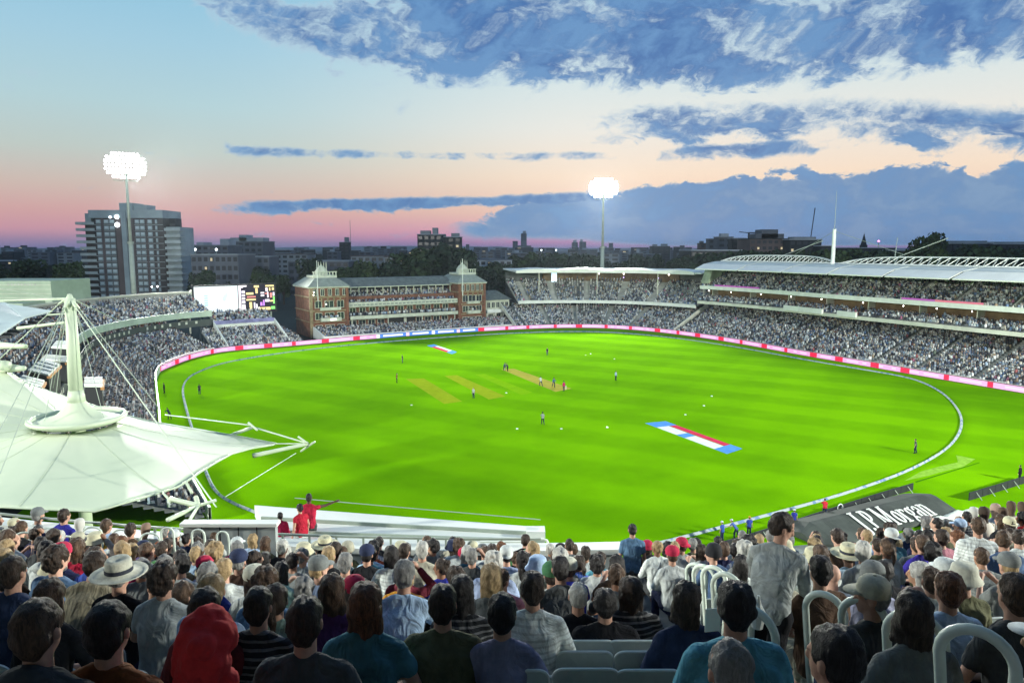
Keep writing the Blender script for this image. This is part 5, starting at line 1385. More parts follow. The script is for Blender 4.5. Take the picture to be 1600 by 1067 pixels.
def pose(kind, **k):
    """joint table for one pose; +y is the way the person faces"""
    J = {}
    ln_ = k.get('lean', .10)                 # forward lean of the trunk (m at the shoulders)
    if kind == 'sit':
        J['hip'] = Vector((0, 0, .55)); J['sh'] = Vector((k.get('side', 0), ln_, 1.07 - ln_ * .25)); hx = .10
        J['knee'] = [Vector((s * k.get('kn', .14), .44, .52)) for s in (-1, 1)]; J['ank'] = [Vector((s * .13, .46 + k.get('ft', 0), .10)) for s in (-1, 1)]
    else:
        J['hip'] = Vector((0, 0, .93)); J['sh'] = Vector((k.get('side', 0), ln_, 1.43 - ln_ * .3)); hx = .095
        st = k.get('stride', 0)
        J['knee'] = [Vector((-.10, .03 + st, .50)), Vector((.10, .03 - st, .49))]; J['ank'] = [Vector((-.11, st * 1.1 - .02, .09)), Vector((.11, -st * 1.9 - .02, .10))]
    J['hx'] = hx
    sw = .172
    sh = J['sh']; J['shl'] = [sh + Vector((s * sw, 0, -.028)) for s in (-1, 1)]
    a = k.get('arms', 'lap')
    T = {'lap': (((.27, .03, -.27), (.10, .26, -.42)),) * 2,
         'fold': (((.26, .06, -.27), (-.04, .24, -.24)),) * 2,
         'knees': (((.25, .16, -.22), (.12, .40, -.34)),) * 2,
         'side': (((.235, -.02, -.29), (.25, .05, -.53)),) * 2,
         'phone': (((.25, .12, -.24), (.09, .30, -.06)),) * 2,
         'raiseR': (((.27, .03, -.27), (.10, .26, -.42)), ((.36, .08, .02), (.16, .06, .26))),
         'pointR': (((.235, -.02, -.29), (.25, .05, -.50)), ((.40, .14, -.02), (.63, .26, .04))),
         'hipR': (((.235, -.02, -.29), (.25, .05, -.53)), ((.36, -.06, -.25), (.2, .02, -.44))),
         'reachL': (((.28, .20, -.22), (.18, .42, -.30)), ((.235, .02, -.29), (.24, .18, -.50)))}[a]
    J['elb'] = []; J['wri'] = []
    for i, s in enumerate((-1, 1)):
        e, w_ = T[i]; J['elb'].append(sh + Vector((e[0] * s, e[1], e[2]))); J['wri'].append(sh + Vector((w_[0] * s, w_[1], w_[2])))
    J['head'] = sh + Vector((k.get('hx', 0), .035 + k.get('hy', 0), .222 - abs(k.get('hy', 0)) * .3)); J['turn'] = R(k.get('turn', 0)); J['w'] = k.get('w', 1.0); J['tilt'] = R(k.get('tilt', 0))
    J['kind'] = kind; return J

def head_pt(J, x, y, z):
    return J['head'] + (Euler((-J['tilt'], 0, J['turn'])).to_matrix() @ Vector((x, y, z)))
def body_mesh(J, vox):
    def bld(bm):
        w_ = J['w']; h = J['hip']; s = J['sh']
        L3 = lambda t_: h.lerp(s, t_)
        loft(bm, [(h.x, h.y, h.z - .10, .13 * w_, .10 * w_), (h.x, h.y, h.z, .165 * w_, .12 * w_)] + [(L3(q).x, L3(q).y, L3(q).z, rx * w_, ry * w_) for q, rx, ry in ((.3, .125, .085), (.6, .135, .09), (.85, .15, .088), (1.0, .14, .066))] + [(s.x, s.y + .005, s.z + .04, .07, .045)])
        for i, sg in enumerate((-1, 1)):
            hp_ = h + Vector((sg * J['hx'], 0, -.02))
            cap(bm, hp_, J['knee'][i], .085 * w_, .056); cap(bm, J['knee'][i], J['ank'][i], .056, .038)
            ft = J['ank'][i]; cap(bm, ft + Vector((0, -.03, -.045)), ft + Vector((sg * .02, .15, -.055)), .040, .032)
            cap(bm, J['shl'][i], J['elb'][i], .052 * w_, .038); cap(bm, J['elb'][i], J['wri'][i], .038, .026)
            d = (J['wri'][i] - J['elb'][i]).normalized(); wv = J['wri'][i]; sd_ = d.cross(Vector((0, 0, 1)));  sd_ = (sd_.normalized() if sd_.length > .1 else Vector((1, 0, 0))) * -sg
            up_ = sd_.cross(d).normalized() * sg
            cap(bm, wv, wv + d * .085, .026, .034, 8)
            for q, (o_, l_) in enumerate(((-.030, .062), (-.010, .072), (.011, .068), (.031, .054))):
                r0 = wv + d * .085 + sd_ * o_; k1 = r0 + d * l_ * .55 + Vector((0, 0, -.008)); cap(bm, r0, k1, .010, .0095, 6); cap(bm, k1, k1 + d * l_ * .4 + Vector((0, 0, -.022)), .0095, .0075, 6)
            t0 = wv + d * .03 - sd_ * .03; cap(bm, t0, t0 + d * .04 - sd_ * .03, .012, .010, 6); cap(bm, t0 + d * .04 - sd_ * .03, t0 + d * .07 - sd_ * .03, .010, .008, 6)
        hd = J['head']
        cap(bm, s + Vector((0, .0, .01)), hd + Vector((0, -.015, -.06)), .060, .054)
        E = (-J['tilt'], 0, J['turn'])
        ell(bm, head_pt(J, 0, -.005, .035), (.076, .094, .092), E); ell(bm, head_pt(J, 0, .018, -.035), (.058, .072, .085), E)
        ell(bm, head_pt(J, 0, .062, -.085), (.030, .026, .026), E)                       # chin
        cap(bm, head_pt(J, 0, .088, .02), head_pt(J, 0, .108, -.03), .011, .017, 6)      # nose
        ell(bm, head_pt(J, 0, .088, -.058), (.024, .010, .008), E)                       # mouth
        for sg in (-1, 1):
            ell(bm, head_pt(J, sg * .077, -.005, -.005), (.011, .022, .033), (0, 0, J['turn'] + sg * .35))   # ears
            ell(bm, head_pt(J, sg * .032, .080, .018), (.016, .014, .010), E)             # eyes
    return grow('body', bld, vox, 2)
def shirt_mesh(J, sleeve, vox, bulky=0.0, hood=False):
    def bld(bm):
        w_ = J['w'] * (1 + bulky); h = J['hip']; s = J['sh']; L3 = lambda t_: h.lerp(s, t_)
        loft(bm, [(h.x, h.y, h.z - .07, .178 * w_, .135 * w_), (h.x, h.y, h.z + .02, .18 * w_, .138 * w_)] + [(L3(q).x, L3(q).y, L3(q).z, rx * w_, ry * w_) for q, rx, ry in ((.3, .168, .132), (.6, .180, .138), (.82, .192, .130), (.95, .18, .108), (1.03, .135, .085))] + [(s.x, s.y + .005, s.z + .062, .078, .068)], p=2.4)
        for i, sg in enumerate((-1, 1)):
            e = J['elb'][i]; a = J['shl'][i]
            if sleeve >= 1: cap(bm, a, e, .066 * w_, .054); cap(bm, e, e.lerp(J['wri'][i], .93), .056, .042)
            else: cap(bm, a, a.lerp(e, sleeve), .066 * w_, .062)
        if hood: ell(bm, s + Vector((0, -.075, .06)), (.115, .075, .065), (.5, 0, 0))
        else: cap(bm, s + Vector((-.05, -.02, .065)), s + Vector((.05, -.02, .065)), .034, .034)     # collar
        for sg in (-1, 1): cap(bm, s + Vector((sg * .04, -.015, .045)), s + Vector((sg * .15, -.005, .0)), .052, .05)
    return grow('shirt', bld, vox, 2, (.011, 8.0, J['w'] * 7 + sleeve))
def trousers_mesh(J, shorts, vox):
    def bld(bm):
        w_ = J['w']; h = J['hip']
        loft(bm, [(h.x, h.y, h.z - .13, .15 * w_, .125 * w_), (h.x, h.y, h.z - .03, .182 * w_, .138 * w_), (h.x, h.y + .005, h.z + .06, .165 * w_, .125 * w_)])
        for i, sg in enumerate((-1, 1)):
            hp_ = h + Vector((sg * J['hx'], 0, -.02)); kn = J['knee'][i]
            if shorts: cap(bm, hp_, hp_.lerp(kn, .85), .105 * w_, .082)
            else: cap(bm, hp_, kn, .103 * w_, .074); cap(bm, kn, kn.lerp(J['ank'][i], .93), .074, .062)
    return grow('trousers', bld, vox, 2, (.012, 8.0, 3))
def hair_mesh(J, style, vox):
    E = (-J['tilt'], 0, J['turn'])
    def bld(bm):
        if style in ('short', 'crop', 'curly', 'pony', 'long', 'bun', 'long2'):
            g = {'short': .010, 'crop': .004, 'curly': .024, 'pony': .010, 'long': .016, 'bun': .010, 'long2': .02}[style]
            ell(bm, head_pt(J, 0, -.018, .045), (.078 + g, .092 + g, .088 + g), E); ell(bm, head_pt(J, 0, -.045, .0), (.074 + g, .062 + g, .075 + g), E)
            if style in ('short', 'curly'): ell(bm, head_pt(J, 0, -.05, -.045), (.055 + g * .5, .04 + g * .4, .05), E)
        if style == 'pony': cap(bm, head_pt(J, 0, -.11, .03), head_pt(J, 0, -.15, -.04), .028, .034); cap(bm, head_pt(J, 0, -.15, -.04), head_pt(J, 0, -.135, -.2), .034, .014)
        if style == 'bun': ell(bm, head_pt(J, 0, -.10, .10), (.042, .042, .04), E)
        if style in ('long', 'long2'):
            z1 = -.27 if style == 'long' else -.16
            for x in (-.062, -.03, 0, .03, .062): cap(bm, head_pt(J, x, -.055 + abs(x) * .45, 0), J['sh'] * 0 + head_pt(J, x * 1.25, -.075 + abs(x) * .5, z1 + abs(x) * .4), .04, .026)
    return grow('hair', bld, vox, 1, (.012 if style != 'curly' else .022, 22.0 if style != 'crop' else 30, 5))
def hat_mesh(J, style):
    b = MB(); c = J['head']
    E = Euler((-J['tilt'], 0, J['turn'])).to_matrix()
    mats_ = 1
    if style == 'cap' or style == 'capback':
        b.lathe([(.090, .035), (.094, .07), (.086, .11), (.062, .138), (.03, .150), (.004, .153)], 0, -.008, 16, capb=False)
        s_ = 1 if style == 'cap' else -1
        pts = [(.078 * math.cos(a), s_ * (.055 + .098 * math.sin(a)), .045 - .012 * math.sin(a)) for a in [math.pi * k / 10 for k in range(11)]]
        n = len(pts); b.add(pts + [(p[0], p[1], p[2] + .006) for p in pts], [tuple(reversed(range(n))), tuple(range(n, 2 * n))] + [(i, (i + 1) % n, n + (i + 1) % n, n + i) for i in range(n)])
        b.lathe([(.012, .150), (.010, .158), (.002, .160)], 0, -.008, 8)
    elif style == 'panama':
        b.lathe([(.088, .035), (.165, .018), (.192, .030), (.190, .036), (.163, .025), (.092, .045), (.094, .065)], 0, -.005, 24, capb=False, capt=False)
        b.m = 1; b.lathe([(.0945, .046), (.0945, .078)], 0, -.005, 24, capb=False, capt=False); b.m = 0
        b.lathe([(.092, .070), (.088, .125), (.074, .148), (.045, .140), (.02, .128), (.003, .127)], 0, -.005, 24, capb=False)
    elif style == 'bucket':
        b.lathe([(.135, .005), (.100, .055), (.088, .12), (.07, .138), (.003, .142)], 0, -.005, 18, capb=False)
        b.lathe([(.134, .003), (.096, .052)], 0, -.005, 18, capb=False, capt=False)
    elif style == 'beanie':
        b.lathe([(.094, .01), (.100, .03), (.099, .07), (.085, .125), (.05, .155), (.003, .163)], 0, -.01, 18, capb=False)
        b.lathe([(.101, .0), (.106, .02), (.101, .042)], 0, -.01, 18, capb=False, capt=False)
    elif style == 'hood':
        E3 = (-J['tilt'], 0, J['turn'])
        def bld(bm):
            ell(bm, head_pt(J, 0, -.012, .035), (.112, .125, .122), E3); ell(bm, head_pt(J, 0, -.05, -.06), (.115, .10, .12), E3); ell(bm, head_pt(J, .03, -.10, .07), (.06, .06, .05), E3)
            cap(bm, head_pt(J, -.07, -.03, -.15), head_pt(J, .07, -.03, -.15), .06, .06)
        return_me = grow('hood', bld, .013, 1, (.03, 11.0, 4)); return_me.materials.append(M_shirtdef); return return_me
    me = b.mesh('hat', [M_shirtdef, M_hatband], smooth=True)
    me.transform(Matrix.Diagonal((1.17, 1.19, 1.10, 1)))
    me.transform(Matrix.Translation(c) @ E.to_4x4()); return me
M_shirtdef = mat('default_cloth', (.3, .3, .3), .85); M_hatband = mat('hat_band', (.03, .035, .05), .8)

CLOTHS = {}
def cloth(name, c):
    if name in CLOTHS: return CLOTHS[name]
    m = mat('cloth_' + name.replace(' ', '_'), c, .92, .22, 9.0, spec=.12); CLOTHS[name] = m
    t = m.node_tree; b = t.nodes['Principled BSDF']; tcn = t.nodes.new('ShaderNodeTexCoord')
    mp = t.nodes.new('ShaderNodeMapping'); mp.inputs['Scale'].default_value = (1.0, 1.0, .45); mp.inputs['Rotation'].default_value = (.3, .5, .2); t.links.new(tcn.outputs['Object'], mp.inputs[0])
    f1 = noise_node(t, mp.outputs[0], 7.5, 3, .5, 1.6); f2 = noise_node(t, tcn.outputs['Object'], 60.0, 3, .6)
    oi = t.nodes.new('ShaderNodeObjectInfo'); rnd = X(t, oi.outputs['Random'])
    bn = t.nodes.new('ShaderNodeBump'); bn.inputs['Strength'].default_value = .6; bn.inputs['Distance'].default_value = .03
    t.links.new((f1.ss(.25, .75) + f2 * .06).k, bn.inputs['Height']); t.links.new(bn.outputs[0], b.inputs['Normal'])
    # some garments are striped or checked, each at its own pitch
    s_ = t.nodes.new('ShaderNodeSeparateXYZ'); t.links.new(tcn.outputs['Object'], s_.inputs[0])
    st1 = (X(t, s_.outputs[2]) * 150.0).op('SINE').ss(.3, .6) * rnd.ss(.93, .931) * .4; st2 = (X(t, s_.outputs[0]) * 170.0).op('SINE').ss(.2, .5) * rnd.ss(.86, .861) * (1.0 - rnd.ss(.93, .931)) * .35
    src = b.inputs['Base Color'].links[0].from_socket
    con = tuple(min(1, x * .35 + (.25 if sum(c) < .4 else 0)) for x in c[:3]) + (1,)
    cc_ = mixc(t, st1.op('MAXIMUM', st2), src, con)
    hv = t.nodes.new('ShaderNodeHueSaturation'); t.links.new(cc_, hv.inputs['Color']); t.links.new((rnd * .5 + .74).k, hv.inputs['Value']); t.links.new((rnd * -.04 + .52).k, hv.inputs['Hue'])
    t.links.new(hv.outputs[0], b.inputs['Base Color'])
    return m
COL = {'white': (.52, .56, .54), 'pale blue': (.34, .46, .62), 'light grey': (.34, .37, .36), 'grey': (.16, .175, .17), 'charcoal': (.055, .06, .062), 'black': (.018, .019, .022), 'navy': (.022, .032, .075),
       'royal blue': (.035, .055, .30), 'teal': (.06, .17, .21), 'turquoise': (.10, .30, .38), 'olive': (.10, .105, .06), 'khaki': (.24, .225, .15), 'beige': (.38, .37, .28), 'rust': (.21, .06, .028), 'maroon': (.13, .022, .032), 'red': (.50, .025, .025),
       'crimson': (.42, .02, .06), 'pink': (.50, .22, .30), 'lilac': (.26, .27, .38), 'green': (.05, .16, .07), 'mustard': (.46, .25, .03), 'brown': (.095, .058, .038), 'purple': (.10, .05, .18), 'mint': (.36, .54, .45), 'denim': (.08, .14, .24), 'straw': (.52, .50, .34), 'cream': (.52, .52, .42)}
HAIRC = {'black': (.012, .010, .010), 'dark brown': (.030, .019, .013), 'brown': (.065, .038, .022), 'auburn': (.12, .05, .022), 'blonde': (.34, .24, .12), 'grey': (.20, .20, .19), 'white': (.46, .46, .42)}
def hair_mat(k, v):
    m = mat('hair_' + k.replace(' ', '_'), v, .55, .35, 30, spec=.35); t = m.node_tree; b = t.nodes['Principled BSDF']; tcn = t.nodes.new('ShaderNodeTexCoord')
    mp = t.nodes.new('ShaderNodeMapping'); mp.inputs['Scale'].default_value = (1.0, 1.0, .13); t.links.new(tcn.outputs['Object'], mp.inputs[0])
    f = noise_node(t, mp.outputs[0], 95.0, 5, .7, .8); f2 = noise_node(t, tcn.outputs['Object'], 16.0, 3, .6)
    t.links.new(mixc(t, (f * .7 + f2 * .3).ss(.38, .64), tuple(x * (.45 if v[0] < .15 else .72) for x in v) + (1,), tuple(min(1, x * (1.7 if v[0] < .15 else 1.2)) for x in v) + (1,)), b.inputs['Base Color'])
    bn = t.nodes.new('ShaderNodeBump'); bn.inputs['Strength'].default_value = 1.0; bn.inputs['Distance'].default_value = .012
    t.links.new((f + f2 * .8).k, bn.inputs['Height']); t.links.new(bn.outputs[0], b.inputs['Normal']); return m
HM = {k: hair_mat(k, v) for k, v in HAIRC.items()}
SKM = [mat('skin_%d' % i, v, .6, .12, 12, .2, 60) for i, v in enumerate([(.50, .30, .22), (.42, .24, .17), (.34, .19, .12), (.20, .10, .06), (.09, .045, .028)])]

POSES = {}
def get_pose(key):
    if key in POSES: return POSES[key]
    base_ = {'a': dict(arms='lap', lean=.06), 'b': dict(arms='knees', lean=.26, hy=.05), 'c': dict(arms='fold', lean=.04, turn=28), 'd': dict(arms='phone', lean=.08, hy=.02), 'e': dict(arms='raiseR', lean=.05, turn=-12),
             'f': dict(arms='lap', lean=.09, turn=-38, side=.03), 'g': dict(arms='fold', lean=.12, turn=60, w=.9), 'h': dict(arms='lap', lean=.05, w=1.17), 'i': dict(arms='lap', lean=.08, w=.86),
             'S': dict(arms='side', lean=.03), 'W': dict(arms='reachL', lean=.20, stride=.16, hy=.04, turn=-55, tilt=20), 'P': dict(arms='pointR', lean=.02), 'H': dict(arms='hipR', lean=.04, stride=.06), 'R': dict(arms='reachL', lean=.10, stride=.2), 'C': dict(arms='reachL', lean=.34, stride=.12, hy=.06)}[key]
    J = pose('sit' if key.islower() else 'stand', **base_); POSES[key] = (J, {}); return POSES[key]
def part_mesh(key, what, arg=None):
    J, cache = get_pose(key); k = (what, arg)
    if k not in cache:
        if what == 'body': cache[k] = body_mesh(J, .0115); cache[k].materials.append(SKM[0])
        elif what == 'shirt': cache[k] = shirt_mesh(J, arg[0], .017, arg[1], arg[2]); cache[k].materials.append(M_shirtdef)
        elif what == 'trousers': cache[k] = trousers_mesh(J, arg, .02); cache[k].materials.append(M_shirtdef)
        elif what == 'hair': cache[k] = hair_mesh(J, arg, .011); cache[k].materials.append(M_shirtdef)
        elif what == 'hat': cache[k] = hat_mesh(J, arg)
        elif what == 'shoes':
            def bld(bm):
                for i, sg in enumerate((-1, 1)):
                    ft = J['ank'][i]; cap(bm, ft + Vector((0, -.035, -.045)), ft + Vector((sg * .02, .165, -.055)), .050, .040); cap(bm, ft + Vector((0, -.01, .02)), ft, .046, .046)
            cache[k] = grow('shoes', bld, .016, 1); cache[k].materials.append(M_shirtdef)
    return cache[k]
def setm(o, m, i=0):
    o.material_slots[i].link = 'OBJECT'; o.material_slots[i].material = m
PEOPLE = []
def person(loc_, yaw, key='a', shirt='white', trousers='navy', hair='dark brown', style='short', hat=None, hatc='white', sleeve=.55, bulky=0.0, hood=False, skin=1, scale=1.0, label=None, group=None, shorts=False, wx=1.0, shoes=True):
    rt = link('person', part_mesh(key, 'body'), None, loc_, yaw); setm(rt, SKM[skin]); rt.scale = (scale * wx, scale, scale)
    rt['category'] = 'person'
    if label: rt['label'] = label
    if group: rt['group'] = group
    s_ = link('shirt' if sleeve < 1 else 'jacket', part_mesh(key, 'shirt', (sleeve, bulky, hood)), rt); setm(s_, cloth(shirt, COL[shirt]))
    t_ = link('shorts' if shorts else 'trousers', part_mesh(key, 'trousers', shorts), rt); setm(t_, cloth(trousers, COL[trousers]))
    if shoes: f_ = link('shoes', part_mesh(key, 'shoes'), rt); setm(f_, cloth('black', COL['black']))
    if hat and style in ('short', 'curly', 'bun'): style = 'crop'
    if style != 'bald': h_ = link('hair', part_mesh(key, 'hair', style), rt); setm(h_, HM[hair])
    if hat: k_ = link('hat', part_mesh(key, 'hat', hat), rt); setm(k_, mat('felt_' + hatc.replace(' ', '_'), COL[hatc], .9, .15, 14, .3, 50))
    PEOPLE.append(rt); return rt
# ================================================================ near stand: bowl of rows falling away from the camera
KC = .015; SL = .385; DEP = .80; TZ0 = CAMZ - 1.93
M_tread = mat('terrace_tread', (.17, .18, .175), .85, .25, .8, .3, 8)
def row_y(r): return 2.35 + r * DEP              # distance of the seats of row r on the centre line
def row_z(r): return TZ0 - SL * row_y(r)
def arc(d0, x): return d0 + (KC if x > 0 else .0105) * x * x
def arc_yaw(x): return math.atan(2 * KC * x) * 1.0
NR_ = 15
ns_ = empty('near_stand', 'concrete rows of the upper deck falling away below the camera', 'grandstand', (0, 0, row_z(0)))
OZ = row_z(0)
xs = [-17 + i * .5 for i in range(69)]
for r in range(-3, NR_):
    a0, a1 = row_y(r) - .30, row_y(r) + .50; z = row_z(r) - OZ; z1 = row_z(r + 1) - OZ - .25 if r < NR_ - 1 else z - 1.0
    b = MB(); b.v = []
    for x in xs: b.v += [(x, arc(a0, x), z), (x, arc(a1, x), z), (x, arc(a1, x), z1), (x, arc(a0, x), z1)]
    for i in range(len(xs) - 1):
        for q in range(4): b.f.append((i * 4 + q, (i + 1) * 4 + q, (i + 1) * 4 + (q + 1) % 4, i * 4 + (q + 1) % 4)); b.mi.append(0)
    b.build('step', M_tread, ns_)
# intermediate steps down the aisle
def aisle_x(y): return 1.88 - .0 * y
b0 = MB().box(-.42, .42, 0, .38, -.2, .0).mesh('aisle_step', M_conc)
for r in range(-2, NR_ - 1):
    x = aisle_x(0); link('aisle_step', b0, ns_, (x, arc(row_y(r) + .5, x) + .0, row_z(r) - SL * DEP * .5 - OZ + .0))
# front parapet with pale coping, left and centre
def arc_sweep(name, d_pts, x0, x1, m, parent, org, step=.5):
    b = MB(); n = int((x1 - x0) / step); k = len(d_pts)
    for i in range(n + 1):
        x = x0 + (x1 - x0) * i / n
        for (d0, z) in d_pts: b.v.append((x - org[0], arc(d0, x) - org[1], z - org[2]))
    for i in range(n):
        for q in range(k): b.f.append((i * k + q, (i + 1) * k + q, (i + 1) * k + (q + 1) % k, i * k + (q + 1) % k)); b.mi.append(0)
    b.f += [tuple(range(k)), tuple(reversed(range(n * k, (n + 1) * k)))]; b.mi += [0, 0]
    return b.build(name, m, parent)
FZ = row_z(NR_ - 1); FD = row_y(NR_ - 1) + .62
pr = empty('parapet', 'low white parapet with steel rail along the front of the near stand', 'wall', (0, FD, FZ))
O_ = (0, FD, FZ)
arc_sweep('wall', [(FD, FZ - 1.2), (FD + .18, FZ - 1.2), (FD + .18, FZ + .85), (FD, FZ + .85)], -15.5, 2.3, mat('parapet_grey', (.30, .34, .33), .8, .15, .8), pr, O_)
arc_sweep('coping', [(FD - .06, FZ + .854), (FD + .34, FZ + .854), (FD + .34, FZ + .97), (FD - .06, FZ + .97)], -15.5, 2.3, M_white, pr, O_)
arc_sweep('rail', [(FD + .10, FZ + 1.13), (FD + .15, FZ + 1.13), (FD + .15, FZ + 1.17), (FD + .10, FZ + 1.17)], -15.5, .6, M_steel, pr, O_)
pst = MB().box(-.02, .02, -.02, .02, 0, .20).mesh('post', M_steel)
for i in range(28):
    x = -15.3 + i * .58; link('post', pst, pr, (x, arc(FD + .12, x) - FD, .97))
arc_sweep('wall', [(FD, FZ - 1.2), (FD + .12, FZ - 1.2), (FD + .12, FZ + .25), (FD, FZ + .25)], 2.35, 15.5, M_dark, pr, O_)
# outer skirt below the front row, down to the ground tier roof
arc_sweep('fascia', [(FD + .19, FZ - 3.2), (FD + .4, FZ - 3.2), (FD + .4, FZ - .9), (FD + .19, FZ - .9)], -15.5, 15.5, M_cream, pr, O_)
# unseen canopy added above the frame to keep light off the back rows
cv = empty('added_shade_canopy', 'unseen flat canopy added above the picture to shade the near rows', 'canopy', (0, -2, 29.4))
MB().box(-42, 42, -9, 5.9, 0, .35).build('deck', M_under, cv)
for i in range(13): MB().box(-42 + i * 7 - .12, -42 + i * 7 + .12, -9, 5.7, -.4, -.01).build('rafter', M_steel, cv)
MB().box(-42, 42, -9.4, -9.05, -2.2, .35).build('back_wall', M_conc, cv)  # rear drop of the added canopy, unseen as well
# broad white ledge beyond the rail
lc = [P(428, 824, 17.4), P(852, 864, 17.2), P(850, 836, 18.7), P(398, 800, 20.4)]
zl = sum(p.z for p in lc) / 4
for p in lc: p.z = zl
le = empty('ledge_roof', 'long white flat ledge roof just beyond the front rail', 'roof', lc[0])
b = MB(); q = [p - lc[0] for p in lc]
b.add(q + [p - Vector((0, 0, .35)) for p in q], [(0, 1, 2, 3), (7, 6, 5, 4)] + [(i, i + 4, (i + 1) % 4 + 4, (i + 1) % 4) for i in range(4)]); b.build('roof_deck', M_white, le)
for t_ in (.30, .62):
    MB().bar(q[0].lerp(q[3], t_) + Vector((0, 0, .05)), q[1].lerp(q[2], t_) + Vector((0, 0, .05)), .05, .09).build('roof_joint', M_steel, le)
MB().tube([q[3] + Vector((1.2, 0, .22)), q[2] + Vector((-.1, 0, .22))], .012, 6).build('handrail', M_steel, le)
MB().box(-.5, 0, -.2, .2, 0, .16).build('end_box', M_white, le, q[2] + Vector((0, -.5, 0)))
# rounded white guard frames at the gangway heads
def guard(px0, px1, pyt, pyb, Y, lab):
    a = P(px0, pyb, Y); c = P(px1, pyb, Y); t_ = P(px0, pyt, Y).z - a.z; W_ = c.x - a.x
    e = empty('guard_rail', lab, 'guard rail', (a.x, Y, a.z)); r_ = .09
    pts = [(0, 0, 0), (0, 0, t_ - r_), (r_ * .3, 0, t_ - r_ * .3), (r_, 0, t_), (W_ - r_, 0, t_), (W_ - r_ * .3, 0, t_ - r_ * .3), (W_, 0, t_ - r_), (W_, 0, 0)]
    MB().tube(pts, .03, 8).build('frame', M_white, e, smooth=True); MB().tube([(0, 0, t_ * .45), (W_, 0, t_ * .45)], .024, 8).build('mid_rail', M_white, e)
guard(926, 1016, 852, 890, 14.6, 'white rounded guard rail behind the man in dark blue')
guard(820, 856, 842, 868, 15.2, 'small white guard rail at the end of the long ledge')
guard(745, 822, 846, 862, 15.4, 'low white guard rail left of the ledge end')

# tall looped hand rails beside the aisle
def hoop(x, y, z, h, w_, r_, yaw, lab, grp):
    e = empty('handrail', lab, 'handrail', (x, y, z), yaw, grp)
    pts = []
    for k in range(13):
        a = math.pi * k / 12; pts.append((0, math.cos(a) * w_ / 2 + w_ * .5, h - w_ / 2 + math.sin(a) * w_ / 2))
    pts = [(0, w_ * .42, 0), (0, w_ * .80, h * .45)] + pts + [(0, .0, h * .62), (0, w_ * .1, 0)]
    MB().tube(pts, r_, 10).build('tube', M_hoop, e, smooth=True)
    MB().lathe([(.07, 0), (.07, .012)], 0, w_ * .26, 12).build('base_plate', M_hoop, e)
M_hoop = mat('rail_paint', (.55, .63, .55), .42, .1, 3.0, spec=.4)
for (px, py, d, lab) in [(1592, 1005, 2.95, 'cut by the right edge of the picture'), (1480, 975, 3.7, 'broadest, nearest whole loop at the right'), (1390, 950, 4.5, 'third loop up the aisle, before the man with folded arms'),
                         (1322, 939, 5.15, 'fourth loop from the camera'), (1266, 925, 6.0, 'tall loop beside the empty seats of the aisle'), (1236, 905, 7.6, 'small loop further down the aisle')]:
    a = P(px, py, d); hoop(a.x, a.y, a.z - 1.28, 1.28, .30, .027, .80, 'white looped handrail, ' + lab, 'looped handrails on the right of the aisle')
for (px, py, d, lab) in [(1214, 966, 4.0, 'right beside the man in the turquoise shirt'), (1176, 935, 5.2, 'behind the turquoise shirt, left side'), (1160, 905, 6.4, 'left aisle edge, just before the walking man'), (1136, 893, 7.6, 'left aisle edge, small'),
                         (1118, 890, 8.4, 'left aisle edge, lower down'), (1104, 887, 9.2, 'left aisle edge, near the front')]:
    a = P(px, py, d); hoop(a.x, a.y, a.z - 1.25, 1.25, .30, .025, .80, 'white looped handrail, ' + lab, 'looped handrails on the left of the aisle')
# arched rails by the left gangway
for i, (px, py, Y) in enumerate([(75, 838, 13.2), (40, 846, 12.0), (145, 836, 13.6), (105, 852, 12.2), (190, 840, 13.4), (262, 838, 12.6), (310, 841, 12.4), (235, 846, 13.0), (348, 843, 13.6)]):
    a = P(px, py, Y); e = empty('seat_rail', '%s white arched rail from the left, beside the left gangway' % ORD[i + 1], 'handrail', (a.x, Y, a.z - .38), 0, 'arched rails at the left gangway')
    w_ = .23 if i in (5, 6, 8) else .36
    pts = [(-w_ / 2, 0, -.2)] + [(-math.cos(math.pi * k / 8) * w_ / 2, 0, .43 + math.sin(math.pi * k / 8) * .12) for k in range(9)] + [(w_ / 2, 0, -.2)]
    MB().tube(pts, .020, 7).build('tube', M_hoop, e, smooth=True)
# grey gangway wall
a, c = P(286, 822, 14.3), P(430, 826, 14.3)
e = empty('gangway_wall', 'plain grey gangway wall in front of the ledge, left of centre', 'wall', (a.x, 14.3, a.z))
MB().box(0, c.x - a.x, 0, .15, -.75, 0).build('panel', mat('gangway_panel', (.34, .38, .37), .8, .2, 1.2), e); MB().box(-.05, c.x - a.x + .05, -.05, .2, .002, .07).build('coping', M_white, e)
for i in range(1, 5): MB().box((c.x - a.x) * i / 5 - .01, (c.x - a.x) * i / 5 + .01, -.012, -.001, -.75, 0).build('joint', M_dark, e)

